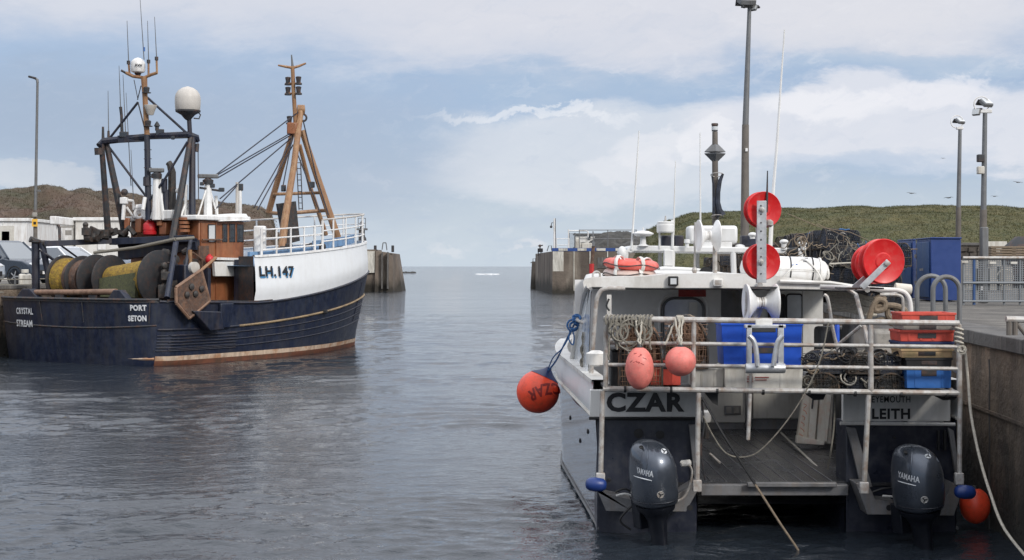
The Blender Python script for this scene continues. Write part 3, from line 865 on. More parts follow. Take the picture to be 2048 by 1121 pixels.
# pier railings
def railing(name, pts, zs, zbase, r, label, cat, mat_, group=None, post_every=None, parent=None):
    c = (Vector(pts[0]) + Vector(pts[-1])) / 2
    t = parent or thing(name, label, cat, (c.x, c.y, zbase), group)
    for a, b in zip(pts, pts[1:]):
        a, b = Vector(a), Vector(b)
        for z in zs:
            m = MB(); m.tube([(a.x, a.y, zbase + z), (b.x, b.y, zbase + z)], r, 6); m.build('rail', mat_, t)
    allp = []
    for a, b in zip(pts, pts[1:]):
        a, b = Vector(a), Vector(b); n = max(1, int((b - a).length / (post_every or 2)))
        for k in range(n + 1): allp.append(a.lerp(b, k / n))
    for p in allp:
        m = MB(); m.tube([(p.x, p.y, zbase), (p.x, p.y, zbase + max(zs) + r)], r * 1.1, 6); m.build('post', mat_, t)
    return t
railing('pier_railing', [(XR(1114), YR + 1.2), (XR(1139), YR + 1.2)], (.35, 1.0), zr + .3, .045, 'low two-bar railing on the right pier beside the white mast', 'railing', M['white'], post_every=.9)
railing('pier_railing', [(XR(1160), YR + 1.5), (XR(1275), YR + 1.5)], (1.0, 1.9), zr + .3, .045, 'long grey railing on top of the right pier above the blue band', 'railing', M['lamppost'], post_every=2.8)
m_ = thing('cage_gate', 'tall grey mesh cage on the right pier with a white top rail', 'cage', (XR(1148), YR + 2.5, zr))
yy = YR + 2.5
q = MB()
for px in (1138, 1150): 
    q.tube([P(px, 500, yy), P(px, 466, yy)], .06, 5)
q.build('frame', M['lamppost'], m_)
q = MB()
for i in range(9): q.tube([P(1138 + i * 1.5, 500, yy), P(1138 + i * 1.5, 466, yy)], .012, 3)
for i in range(14): q.tube([P(1138, 500 - i * 2.5, yy), P(1150, 500 - i * 2.5, yy)], .012, 3)
q.build('mesh_panel', M['lamppost'], m_)
q = MB(); q.tube([P(1137, 462, yy), P(1172, 462, yy), P(1176, 464, yy), P(1176, 475, yy), P(1171, 475, yy)], .07, 5); q.tube([P(1137, 500, yy), P(1137, 459, yy)], .07, 5); q.build('top_rail', M['white'], m_)
mm = thing('signal_mast', 'thin white mast with a small lamp on the right pier corner', 'mast', P(1108.5, 499, YR + 1))
q = MB(); q.tube([P(1108.5, 499, YR + 1), P(1108.5, 437, YR + 1)], [.13, .09], 6); q.build('pole', M['white'], mm)
q = MB(); q.tube([P(1111, 499, YR + 1.1), P(1110.5, 437, YR + 1.1)], [.06, .05], 5); q.build('cable_pipe', M['darksteel'], mm)
q = MB(); q.tube([P(1108, 446, YR + 1), P(1103.5, 446, YR + 1), P(1102.5, 452, YR + 1)], .04, 5); q.sphere(P(1102.3, 454, YR + 1), .14, 8, 6); q.build('lamp', M['darksteel'], mm)
mm = thing('fog_light', 'black box light on a bracket at the tip of the right pier', 'light', P(1080, 509, 175))
q = MB(); q.box(P(1080.5, 501, 175), (.62, .6, .45)); q.build('housing', M['blackpaint'], mm, bevel=.04)
q = MB(); q.tube([P(1076, 513, 175), P(1077, 499, 175)], .06, 5); q.tube([P(1082, 509, 175), P(1082, 500, 175)], .06, 5); q.build('bracket', M['darksteel'], mm)
q = MB(); q.tube([P(1080, 498, 175), P(1080, 493, 175)], .08, 5); q.tube([P(1076, 492.5, 175), P(1086, 491, 175)], .07, 5); q.sphere(P(1080, 492, 175), .16, 8, 6); q.build('lantern', M['darksteel'], mm)
mm = thing('ladder_hoop', 'thin grey ladder hoop on the left side of the right pier', 'ladder', P(1098, 502, 156))
q = MB(); q.tube([P(1094, 503, 156), P(1097.5, 492, 156), P(1103, 492, 156), P(1103, 502, 156)], .05, 5); q.build('rail', M['lamppost'], mm)
mm = thing('ladder_hoop', 'thin grey ladder hoop on the low toe at the tip of the right pier', 'ladder', P(1066, 526, 187))
q = MB(); q.tube([P(1061, 526, 187), P(1066, 525, 187), P(1066, 518, 187), P(1071, 517, 187), P(1071, 526, 187)], .06, 5); q.build('rail', M['lamppost'], mm)

# buildings beyond the right pier
bb = thing('far_building', 'low white building with small windows beyond the right pier', 'building', P(1190, 498, 200))
q = MB(); q.bb(P(1150, 500, 200), P(1225, 470, 203) ); q.build('wall', M['offwhite'], bb, smooth=False)
for px in (1176, 1205):
    q = MB(); q.bb(P(px, 479, 199.95), P(px + 5, 472, 199.8)); q.build('window', M['glass'], bb, smooth=False)
q = MB(); q.bb(P(1148, 470, 199.7), P(1227, 468.4, 203.5)); q.build('roof', M['lamppost'], bb, smooth=False)
bb = thing('concrete_block', 'pale concrete block on the right pier behind the long railing', 'block', P(1172, 499, YR + 4))
q = MB(); q.bb(P(1163, 500, YR + 4), P(1182, 487, YR + 6)); q.build('block', M['whitebox'], bb, bevel=.05)
q = MB(); q.bb(P(1151, 487, YR + 4), P(1158, 478, YR + 6)); q.bb(P(1150, 500, YR + 4), P(1160, 487.1, YR + 6)); q.build('step', M['whitebox'], bb, bevel=.05)

# ---- open sea details
q = MB(); rnd = random.Random(4); c0 = P(816, 546.5, 640)
for k in range(7): q.sphere(c0 + Vector(((k - 3) * .95, rnd.uniform(-.5, .5), .02)), 1.0, 8, 6, (rnd.uniform(.6, 1.2), 1, rnd.uniform(.5, .75)))
q.build('sea_rock', M['rock'], label='low dark rock breaking the sea beyond the left pier', cat='rock', angle=180)
M['foamwater'] = mat('sea_foam', (.75, .77, .78), .8, var=.1)
q = MB(); c0 = P(975, 549, 520)
for k in range(60):
    t = rnd.uniform(-1, 1); q.sphere(c0 + Vector((t * 3.6, rnd.uniform(-1.2, 1.2), rnd.uniform(-.1, .08) * (1 - abs(t)))), rnd.uniform(.15, .42), 6, 4, (1.8, 1, .5))
q.build('breaking_wave', M['foamwater'], label='small white wave breaking on the open sea between the piers', cat='wave', kind='stuff')

# gulls
def gull(px, py, Y, w, bank, label):
    c = P(px, py, Y); t = thing('gull', label, 'bird', c, group='gulls over the right hill')
    b = MB(); b.lathe(c - Vector((w * .22, 0, 0)), (1, 0, 0), [(0, .005), (w * .05, w * .04), (w * .2, w * .07), (w * .33, w * .045), (w * .40, w * .05), (w * .46, w * .012)], 8)
    b.build('body', M['gull'], t)
    for s in (-1, 1):
        wg = MB(); cb, sb = math.cos(bank), math.sin(bank)
        pts = []
        for u, ch, z in ((0, .12, 0), (.25, .13, .07), (.5, .02, .02)):
            for q2 in (0, 1):
                p = Vector((w * (.05 - ch * q2 * 1.2), s * w * u, w * z))
                pts.append(p)
        rot = Matrix.Rotation(bank, 3, 'X') @ Matrix.Rotation(R(70), 3, 'Z')
        V3 = [c + rot @ p for p in pts]
        V3 += [p + Vector((0, 0, -.01)) for p in V3]
        wg.add(V3, [(0, 1, 3, 2), (2, 3, 5, 4), (7, 6, 8, 9), (9, 8, 10, 11), (0, 2, 8, 6), (2, 4, 10, 8), (1, 7, 9, 3), (3, 9, 11, 5)])
        wg.build('wing', M['gull'], t)
for px, py, w, b, l in ((1823, 387, .7, .3, 'dark gull in flight over the right hill, leftmost of the five'), (1897, 396, .7, -.2, 'dark gull flying just left of the nearer floodlight post, lowest over the hill'),
                        (1989, 393, .55, .15, 'dark gull flying just right of the taller floodlight post'), (2036, 365, .7, .4, 'dark gull highest in the sky at the right edge'), (1886, 317, .35, .2, 'tiny gull high up left of the floodlight posts')):
    gull(px, py, 80, w * .72, b, l)
q = MB(); q.loft([[(X_, Y_, -4) for X_, Y_ in ((4.2, 60.5), (6.6, 98), (14, 98), (12, 60.5))], [(X_, Y_, QZ - .16) for X_, Y_ in ((4.75, 61.5), (7.3, 96.5), (14, 96.5), (12, 61.5))]], True, True, True)
q.build('shore_rocks', M['rock'], smooth=False, kind='structure')
# ================================================================ TRAWLER
TH = math.atan2(4.0, 11.75) + math.asin(3.45 / 12.4)
sn, cs = math.sin(TH), math.cos(TH)
SX, SY = -9.57 - 3.45 * cs, 41.75 + 3.45 * sn
def T(s, b, z):
    if b < 0: b *= 1 + .25 * max(0, 1 - max(s, 0) / 7)      # the port quarter is a little fuller
    return Vector((SX + s * sn + b * cs, SY + s * cs - b * sn, z))
def PT(px, py, b):
    q = (px - HX) / F
    s = (q * (SY - b * sn) - SX - b * cs) / (sn - q * cs)
    Y = SY + s * cs - b * sn
    return P(px, py, Y)
def lerp_tab(tab, x):
    if x <= tab[0][0]: return tab[0][1]
    for (a, b), (c, d) in zip(tab, tab[1:]):
        if x <= c: return b + (d - b) * (x - a) / (c - a)
    return tab[-1][1]
def smooth_tab(tab, x):
    xs = [p[0] for p in tab]
    if x <= xs[0]: return tab[0][1]
    for i in range(len(tab) - 1):
        if x <= xs[i + 1]:
            p1, p2 = tab[i], tab[i + 1]
            p0 = tab[i - 1] if i else p1; p3 = tab[i + 2] if i + 2 < len(tab) else p2
            t = (x - p1[0]) / (p2[0] - p1[0]); h = p2[0] - p1[0]
            m1 = (p2[1] - p0[1]) / max(p2[0] - p0[0], 1e-6) * h; m2 = (p3[1] - p1[1]) / max(p3[0] - p1[0], 1e-6) * h
            return (2 * t**3 - 3 * t**2 + 1) * p1[1] + (t**3 - 2 * t**2 + t) * m1 + (-2 * t**3 + 3 * t**2) * p2[1] + (t**3 - t**2) * m2
    return tab[-1][1]
LEN = 12.0
BS = [(0, 3.1), (.018, 3.32), (.05, 3.42), (.15, 3.42), (.35, 3.2), (.5, 2.95), (.65, 2.55), (.78, 2.0), (.88, 1.38), (.95, .78), (1, 0.0)]   # sheer half beam
BW = [(0, 2.85), (.018, 3.05), (.05, 3.14), (.15, 3.2), (.35, 3.05), (.5, 2.75), (.65, 2.2), (.78, 1.5), (.88, .85), (.95, .4), (1, 0.0)]   # waterline half beam
def TBULGE(t, k): return -.62 * (1 - abs(t) ** 3) ** .6 * (.6 + .4 * k)
def zs(u): return 1.84 - .1 * min(u / .3, 1) + 1.04 * max(0, (u - .3) / .7) ** 1.5
def zt(u): return 3.10 + .60 * max(0, (u - .3) / .7) ** 1.2
def half(u, z):
    k = z / max(zs(u), .1)
    if z < 0: return smooth_tab(BW, u) * (1 + z * .35)
    f = min(k, 1) ** .8
    b = smooth_tab(BW, u) * (1 - f) + smooth_tab(BS, u) * f
    if k > 1:   # the white bulwark tumbles home a little
        e = (z - zs(u)); b += (.06 * min(e, .35) / .35 - .09 * max(e - .35, 0)) * min(1, (1 - u) * 6)
    return max(b, 0)
def send(z):
    if z < 0: return LEN - .15 + z * .5
    return LEN - .15 + .17 * z - .045 * max(0, z - 2.6) * 6
def HP(u, z, side=1, off=0.0):
    return T(u * send(z), side * (half(u, z) + off), z)

tw = thing('fishing_trawler', 'dark blue fishing trawler with a white bow and brown wheelhouse moored on the left', 'trawler', T(0, 0, 0))
NS = 44
us = [i / NS for i in range(NS + 1)]
def us_between(a, b, n): return [a + (b - a) * i / n for i in range(n + 1)]
def shell(name, u0, u1, zf0, zf1, nz_, mat_, n=44, transom=False, thick=None):
    mb = MB(); rings = []
    U = us_between(u0, u1, n)
    for u in U:
        ring = []
        for k in range(nz_ + 1):
            z = zf0(u) + (zf1(u) - zf0(u)) * k / nz_
            ring.append(HP(u, z, -1))
        ring2 = []
        for k in range(nz_ + 1):
            z = zf0(u) + (zf1(u) - zf0(u)) * k / nz_
            ring2.append(HP(u, z, 1))
        rings.append(list(reversed(ring)) + ring2 if False else (ring[::-1], ring2))
    L_ = [r[0] for r in rings]; Rr = [r[1] for r in rings]
    mb.loft(L_, False); mb.loft(Rr, False)
    if transom:
        # gently rounded transom
        rows = []
        for k in range(nz_ + 1):
            z = zf0(0) + (zf1(0) - zf0(0)) * k / nz_; h = half(0, z)
            rows.append([T(TBULGE(t, k / nz_), t * h, z) for t in [math.sin(PI / 2 * (-1 + 2 * i / 24)) for i in range(25)]])
        mb.loft(rows, False)
    return mb
navy = shell('hull', 0, 1, lambda u: -.9, zs, 12, M['navy'], transom=True)
navy.build('hull', M['navy'], tw, angle=50)
HB = navy.bvh()
# inner bulwark and deck
dk = MB(); rings = []
for u in us_between(0, .97, 30):
    h = half(u, 1.2) - .1; rings.append([T(u * send(1.2), -h, 1.15), T(u * send(1.2), h, 1.15)])
dk.loft(rings, False); dk.build('deck', M['darksteel'], tw, smooth=False)
ib = MB()
for sd in (-1, 1):
    rings = []
    for u in us_between(0.01, .36, 12):
        rings.append([HP(u, 1.15, sd, -.12), HP(u, zs(u), sd, -.12), HP(u, zs(u) + .035, sd, -.10), HP(u, zs(u) + .035, sd, .03), HP(u, zs(u) - .06, sd, .03)])
    ib.loft(rings, False)
rows = []
for t in [math.sin(PI / 2 * (-1 + 2 * i / 24)) for i in range(25)]:
    h = 3.1; s0 = TBULGE(t, 1)
    rows.append([T(s0 + .12, t * h * .985, 1.15), T(s0 + .12, t * h * .985, 1.84), T(s0 + .10, t * h * .985, 1.875), T(s0 - .03, t * h, 1.875), T(s0 - .03, t * h, 1.78)])
ib.loft(rows, False); ib.build('bulwark_cap', M['darksteel'], tw)
wh = shell('bow', .29, 1, zs, zt, 8, M['hullwhite'], 40)
wb = wh.build('white_bulwark', M['hullwhite'], tw, angle=50)
WB = wh.bvh()
# after edge of the white shelter and its roof (foredeck) and inner faces
fb = MB(); rings = []
for u in us_between(.29, .985, 30):
    h = half(u, zt(u)) - .02; z = zt(u) - .30
    rings.append([T(u * send(z), -h, z), T(u * send(z), 0, z + .05), T(u * send(z), h, z)])
fb.loft(rings, False); fb.build('foredeck', M['steelblue'], tw)
cap = MB()
for sd in (-1, 1):
    rings = []
    for u in us_between(.29, 1, 36):
        z = zt(u)
        rings.append([HP(u, z, sd, -.07), HP(u, z + .035, sd, -.06), HP(u, z + .035, sd, .03), HP(u, z - .03, sd, .035)])
    cap.loft(rings, False)
cap.build('white_cap_rail', M['white'], tw)
q = MB(); u = .29; z0, z1 = zs(u), zt(u)
for sd in (1,): q.loft([[HP(u, z0, sd, -.02), HP(u, z1, sd, -.02)], [T(u * send(z0) + .25, half(u, z0) - .9, z0), T(u * send(z1) + .25, half(u, z1) - .9, z1)]], False)
q.build('shelter_end', M['darksteel'], tw, smooth=False)
# boot stripe and antifouling
q = MB()
for sd in (-1, 1):
    rings = []
    for u in us_between(0, 1, 44):
        rings.append([HP(u, z, sd, .012) for z in (.14, .20, .27)])
    q.loft(rings, False)
q.build('boot_stripe', M['boottop'], tw)
q = MB()
for sd in (-1, 1):
    rings = []
    for u in us_between(0, 1, 44): rings.append([HP(u, z, sd, .008) for z in (-.5, .0, .139)])
    q.loft(rings, False)
q.build('antifouled_strip', M['antifoul'], tw)
# strakes
def strake(u0, u1, zf, r, mat_, name, off=.02, n=24, sides=(1,), kind=None):
    for sd in sides:
        q = MB(); q.tube([HP(u, zf(u), sd, off) for u in us_between(u0, u1, n)], r, 6); q.build(name, mat_, tw, kind=kind)
def sheerline(a, b, c=1.7): return lambda u: a + (b - a) * max(0, (u - .12) / .88) ** c
strake(.24, .60, sheerline(1.02, 1.88), .034, M['strake'], 'tan_rubbing_strake')
strake(.62, .995, sheerline(1.02, 1.88), .034, M['strake'], 'tan_rubbing_strake')
q = MB(); q.box(HP(.61, sheerline(1.02, 1.88)(.61), 1, .03), (.18, .18, .12)); q.build('scupper', M['black'], tw, bevel=.02)
strake(.0, .995, lambda u: zs(u) - .03, .035, M['navy_dark'], 'rubbing_strake', .02, 36)
strake(.0, .24, sheerline(1.02, 1.88), .03, M['navy_dark'], 'rubbing_strake')
for a, b in ((.86, 1.62), (.66, 1.32), (.46, 1.02)):
    strake(.02, .985, sheerline(a, b, 1.9), .018, M['navy_dark'], 'rubbing_strake', .012, 36)
for k in range(6): strake(.0, .235, lambda u, k=k: .42 + k * .085, .016, M['navy_dark'], 'chafing_strake', .02, 8)
for k in range(6): strake(.86, .965, lambda u, k=k: 1.06 + k * .085 + (u - .86) * 1.2, .013, M['navy_dark'], 'chafing_strake', .02, 6)
q = MB(); q.tube([HP(.86, .92, 1, .012), HP(.86, 2.25, 1, .012)], .018, 5); q.build('hull_joint', M['navy_dark'], tw)
# transom trim
def TR(t, z, off=0.03): 
    h = half(0, z); return T(TBULGE(t, max(z, 0) / 1.84) - off, t * h, z)
q = MB(); q.tube([TR(-1 + 2 * i / 24, 1.12 - .10 * (1 - (-1 + 2 * i / 24) ** 2) + .02) for i in range(25)], .028, 6); q.build('transom_strake', M['darksteel'], tw)
q = MB(); q.tube([TR(.25 + .75 * i / 12, .20, .01) for i in range(13)], .04, 6); q.build('boot_stripe', M['boottop'], tw)
q = MB(); q.tube([TR(-1 + 2 * i / 24, 1.86, .02) for i in range(25)], .045, 6); q.build('transom_strake', M['darksteel'], tw)
for t in (-.35, .18, .95):
    q = MB(); q.tube([TR(t, 1.2, .02), TR(t, 1.84, .02)], .02, 5); q.build('transom_rib', M['darksteel'], tw)
q = MB(); q.bb(TR(.0, .42, .02) - Vector((.06, 0, .03)), TR(.0, .42, .02) + Vector((.06, .1, .05))); q.build('outlet', M['darksteel'], tw)
# names on the stern
vdir = Vector((.12, 1, 0))
def place_on_hull(text, px, py, w, h, mat_, bvh, right=None, bold=.03, arch=0.0, name='lettering', lift=.028):
    o = Vector((0, 0, EYE)); d = Vector(((px - HX) / F, 1, -(py - HY) / F))
    hit = bvh.ray_cast(o, d.normalized())
    if hit[0] is None: print('no hit', text); return
    c = hit[0]; n = hit[1]
    if n.dot(d) > 0: n = -n
    rt = Vector((0, 0, 1)).cross(n).normalized(); up = n.cross(rt).normalized()
    W = w / K(c.y) / max(abs(rt.x), .3); Hh = h / K(c.y)
    letters(text, .3, c, rt, up, mat_, tw if bvh in (HB, WB) else CZ, bold=bold, bvh=bvh, direction=-n, lift=lift, fit=W, height=Hh, arch=arch, name=name)
place_on_hull('CRYSTAL', 50, 622, 46, 13, M['whitepaint'], HB, arch=.05, bold=.035)
place_on_hull('STREAM', 50, 647, 44, 14, M['whitepaint'], HB, arch=-.02, bold=.035)
place_on_hull('PORT', 277, 616, 35, 12, M['whitepaint'], HB, bold=.05)
place_on_hull('SETON', 275, 637, 39, 12, M['whitepaint'], HB, bold=.05)
place_on_hull('LH.147', 553, 543, 54, 21, M['blackpaint'], WB, bold=.03)
M['bluepaint'] = mat('pale_blue_lettering', (.06, .22, .42), .5, var=.1)
# slab serifs and the blue drop shadow lettering painted on the bow
place_on_hull('LH.147', 555, 546.5, 54, 21, M['bluepaint'], WB, bold=.03, lift=.016)
# --- wheelhouse
def slab(name, pts_px, b, depth, mat_, parent=tw, bevel=0, smooth=False, kind=None, label=None):
    """polygon seen in the picture at lateral offset b, extruded to port by depth"""
    m = MB(); m.prism([PT(x, y, b) for x, y in pts_px], Vector((-cs, sn, 0)) * depth)
    return m.build(name, mat_, parent, smooth=smooth, bevel=bevel, kind=kind, label=label)
q = MB()
def tbox(s0, s1, b0, b1, z0, z1, mb):
    r = Matrix.Rotation(-TH, 3, 'Z'); c = T((s0 + s1) / 2, (b0 + b1) / 2, (z0 + z1) / 2)
    # local x lateral, y along
    return mb.box(c, (abs(b1 - b0), abs(s1 - s0), abs(z1 - z0)), r)
def s_of(px, b):
    q_ = (px - HX) / F
    return (q_ * (SY - b * sn) - SX - b * cs) / (sn - q_ * cs)
WBO = 1.75
s0w, s1w = s_of(398, WBO), s_of(488, WBO)
zr_ = PT(440, 442, WBO).z
tbox(s0w, s1w, -1.3, WBO, 1.15, zr_, q); whl = q.build('wheelhouse', M['brown'], tw, bevel=.03)
q = MB(); tbox(s0w - .25, s1w + .15, -1.45, WBO + .15, zr_ + .002, zr_ + .15, q); q.build('wheelhouse_roof', M['white'], tw, bevel=.03)
q = MB(); q.prism([PT(440, 443, WBO + .2), PT(500, 441, WBO + .2), PT(493, 428, WBO - .2), PT(441, 431, WBO - .2)], (-.5, .3, .02)); q.build('roof_visor', M['white'], tw, bevel=.01)
def window(px0, py0, px1, py1, pane=M['glass'], frame=M['darksteel']):
    b = WBO
    f = MB(); g = MB()
    A = [PT(px0, py0, b), PT(px1, py0, b), PT(px1, py1, b), PT(px0, py1, b)]
    out = Vector((cs, -sn, 0))
    e = .035
    f.tube([a + out * .015 for a in A] + [A[0] + out * .015], .022, 6)
    fo = f.build('window_frame', frame, tw)
    g.prism([a + out * .004 for a in A], out * .012); g.build('pane', pane, fo, smooth=False)
window(416, 450, 430, 484, M['paleglass']); window(445, 449, 453, 484); window(459, 449, 469, 484); window(474, 450, 486, 484)
for i, (x0, x1, y0, y1) in enumerate(((402, 410, 446, 600), (432, 441, 446, 600))):
    slab('wall_rib', [(x0, y0), (x0 + 1.5, y0), (x0 + 1.5, y1), (x0, y1)], WBO + .03, .03, M['brown'])
# lower deckhouse beside the white shelter
q = MB(); q.prism([PT(x, y, WBO + .05) for x, y in ((398, 492), (418, 492), (418, 602), (398, 602))], Vector((-cs, sn, 0)) * .1); q.build('side_door', M['rust'], tw, smooth=False)
q = MB(); q.prism([PT(x, y, WBO + .3) for x, y in ((428, 515), (497, 517), (497, 522), (428, 520))], Vector((-cs, sn, 0)) * 1.2); q.build('shelter_roof', M['white'], tw, smooth=False)
q = MB(); q.prism([PT(x, y, WBO + .35) for x, y in ((429, 524), (474, 524), (472, 553), (431, 553))], Vector((-cs, sn, 0)) * .12); q.build('locker_door', M['offwhite'], tw, bevel=.01)
q = MB(); q.prism([PT(x, y, WBO + .6) for x, y in ((478, 520), (499, 519), (500, 602), (477, 603))], Vector((-cs, sn, 0)) * .2); q.build('shelter_bulkhead', M['navy_dark'], tw, smooth=False)
q = MB()
for x0, y0, x1, y1 in ((405, 480, 445, 480), (385, 505, 405, 520), (404, 520, 404, 560), (412, 560, 412, 600)): q.tube([PT(x0, y0, WBO + .1), PT(x1, y1, WBO + .1)], .03, 5)
q.build('pipework', M['rust'], tw, kind='stuff')
q = MB(); q.sphere(PT(419, 520, WBO + .35), .13, 12, 8, (1, 1, 1.15)); q.lathe(PT(419, 514, WBO + .35), (0, 0, 1), [(-.02, .05), (.08, .04)], 8)
tag(q.build('buoy', M['redcan'], label='small round red buoy hanging on the brown wheelhouse side of the trawler'), cat='buoy')

# --- stern platform, gallows and posts (all steel of the boat)
def bar(name, pts, r, mat_, parent=tw, n=8, kind=None, label=None):
    m = MB(); m.tube([PT(*p) for p in pts], r, n); return m.build(name, mat_, parent, kind=kind, label=label)
def bbar(name, a, b_, w, mat_, parent=tw):
    m = MB(); A, B = PT(*a), PT(*b_); d = (B - A); L_ = d.length
    rot = d.to_track_quat('X', 'Z').to_matrix(); m.box((A + B) / 2, (L_, w[0], w[1]), rot); return m.build(name, mat_, parent, bevel=.01)
bbar('platform_beam', (90, 488, -2.2), (232, 482, -1.2), (.22, .17), M['navy_dark'])
bbar('platform_beam', (225, 484, -1.3), (382, 477, 1.75), (.3, .20), M['navy'])
q = MB(); A = [(232, 476, -1.2), (382, 472, 1.7), (395, 478, 2.0), (240, 498, -1.4)]
q.prism([PT(*a) for a in A], (0, 0, -.1)); q.build('upper_platform', M['navy_dark'], tw, smooth=False)
q = MB(); q.prism([PT(235, 498, -1.2), PT(390, 480, 1.75), PT(392, 500, 1.75), PT(236, 520, -1.2)], Vector((sn, cs, 0)) * .35); q.build('platform_skirt', M['navy_dark'], tw, smooth=False)
bar('post', [(71, 484, -3.1), (72, 592, -3.1)], .125, M['navy_dark'])
bar('post_cap', [(71, 481, -3.1), (71, 485, -3.1)], .21, M['darksteel'])
bar('post', [(84, 486, -2.9), (104, 588, -2.7)], .10, M['navy_dark'])
bar('brace', [(80, 500, -2.9), (140, 545, -2.3)], .045, M['navy_dark'])
bar('brace', [(120, 490, -2.3), (175, 530, -2.0)], .03, M['navy_dark'])
bar('support_leg', [(352, 484, 2.1), (334, 596, 2.75)], .085, M['navy'])
bar('support_leg', [(382, 480, 2.0), (366, 560, 2.3)], .06, M['navy_dark'])
bar('long_spar', [(188, 506, -1.0), (270, 496, .4), (351, 479, 2.15)], [.045, .05, .055], M['greyrope'])
bar('long_spar', [(351, 479, 2.15), (388, 476, 2.3)], .045, M['greyrope'])
# gallows / A-frame
GB = (-1.45, 1.15)
bar('gallows_leg', [(203, 288, GB[0]), (217, 480, GB[0] - .3)], [.085, .11], M['darksteel'])
bar('gallows_leg', [(213, 288, GB[0]), (245, 440, GB[0] + .3), (250, 470, GB[0] + .3)], [.09, .12, .12], M['darksteel'])
bar('gallows_leg', [(381, 275, GB[1]), (360, 400, GB[1]), (345, 480, GB[1])], [.08, .11, .12], M['darksteel'])
bar('gallows_leg', [(385, 275, GB[1]), (384, 430, GB[1] + .1)], [.09, .11], M['navy_dark'])
bar('gallows_top', [(198, 292, GB[0]), (206, 283, GB[0]), (300, 273, -.1), (378, 270, GB[1]), (392, 276, GB[1]), (395, 284, GB[1])], [.10, .11, .10, .11, .12, .08], M['navy_dark'])
bbar('gallows_plate', (236, 279, -.95), (295, 276, -.2), (.12, .22), M['navy_dark'])
bar('block', [(198, 296, GB[0] - .1), (199, 310, GB[0] - .1)], .15, M['darksteel'])
bar('block', [(394, 288, GB[1] + .05), (393, 304, GB[1] + .05)], .07, M['darksteel'])
bar('wire', [(396, 280, GB[1] + .05), (397, 400, GB[1] + .05)], .014, M['darksteel'])
for pts in ([(213, 285, GB[0]), (276, 205, -.3)], [(292, 193, -.2), (376, 269, GB[1])], [(217, 293, GB[0]), (297, 400, -.2)], [(375, 284, GB[1]), (330, 358, .6), (300, 400, .1)]):
    bar('gallows_brace', pts, .038, M['navy_dark'])
# small lamps and fittings on the gallows
def flood(px, py, b, w=12, h=10, parent=tw, name='floodlight'):
    c = PT(px, py, b); k = K(c.y)
    m = MB(); m.box(c, (w / k, .16, h / k), Matrix.Rotation(.3, 3, 'Z')); o = m.build(name, M['darksteel'], parent, bevel=.02)
    g = MB(); g.box(c + Vector((0, -.085, 0)), (w / k * .8, .01, h / k * .7), Matrix.Rotation(.3, 3, 'Z')); g.build('lens', M['glass'], o, smooth=False)
flood(248, 270, -.8, 18, 12); flood(320, 266, .2, 16, 14); flood(346, 276, .7, 7, 7)
q = MB(); c = PT(314, 254, .15); q.lathe(c, (0, 0, 1), [(-.12, .06), (0, .06), (.02, .1), (.1, .06), (.16, .02)], 8); q.build('lamp', M['darksteel'], tw)
bar('stub_mast', [(206, 285, GB[0]), (206, 254, GB[0])], [.05, .035], M['darksteel'])
bar('stub_mast', [(217, 285, GB[0]), (217, 262, GB[0])], [.05, .035], M['darksteel'])
bar('antenna_stub', [(244, 265, -.9), (243, 232, -.9), (241, 214, -.9)], [.05, .045, .05], M['darksteel'])
# main mast
bar('main_mast', [(297, 440, 0), (294, 270, 0)], [.10, .09], M['navy_dark'])
bar('main_mast_top', [(294, 270, 0), (290, 195, 0), (288, 153, 0)], [.085, .08, .10], M['tan'])
bar('crosstree', [(252, 146, -.5), (266, 153, -.3), (288, 156, 0), (302, 150, .2), (314, 146, .4)], .05, M['tan'])
bar('crosstree_arm', [(242, 141, -.6), (256, 149, -.5)], .035, M['darksteel'])
for a, b_ in (((259, 147), (257, 124)), ((297, 150), (297, 122)), ((314, 147), (313, 116))):
    o = (a[0] - 288) * .016
    bar('antenna_arm', [(a[0], a[1], o), (b_[0], b_[1], o)], .032, M['tan']); bar('antenna_socket', [(b_[0], b_[1] + 5, o), (b_[0], b_[1] - 2, o)], .055, M['darksteel'])
def dome(px, py, w, h, b, name='satellite_dome', mt=M['white']):
    c = PT(px, py, b); k = K(c.y); r = w / 2 / k; H_ = h / k
    m = MB()
    m.lathe(c - Vector((0, 0, H_ / 2)), (0, 0, 1), [(0, r * .55), (H_ * .06, r * .9), (H_ * .14, r * .97), (H_ * .35, r), (H_ * .55, r), (H_ * .7, r * .93), (H_ * .83, r * .75), (H_ * .93, r * .47), (H_, .01)], 22)
    return m.build(name, mt, tw), c, r, H_
o, c, r, H_ = dome(276, 131, 29, 31, -.25)
letters('KVH', .1, c + Vector((.08, -.24, -.03)), (1, .2, 0), (0, 0, 1), M['blackpaint'], o, bold=.05)
bar('dome_foot', [(276, 146, -.25), (277, 153, -.25)], [.12, .05], M['darksteel'])
M['domegrey'] = mat('aged_dome_grp', (.50, .47, .43), .5, var=.06, dirt=(.33, .29, .25), damt=.45, dscale=3, streak=True)
o, c, r, H_ = dome(375.5, 199, 51, 52, 1.15, mt=M['domegrey'])
bar('dome_seam', [(350.6, 219, 1.15), (351.5, 222, 1.15)], .01, M['darksteel'])
q = MB(); q.lathe(PT(376, 221, 1.15), (0, 0, -1), [(0, r * .98), (.05, r * .97), (.14, r * .55), (.26, r * .28), (.30, .06)], 20); q.build('dome_foot', M['darksteel'], tw)
bar('dome_post', [(378, 236, 1.15), (380, 270, 1.15)], .07, M['navy_dark'])
bar('dome_hose', [(395, 224, 1.3), (401, 230, 1.3), (398, 238, 1.3), (388, 237, 1.3)], .02, M['darksteel'])
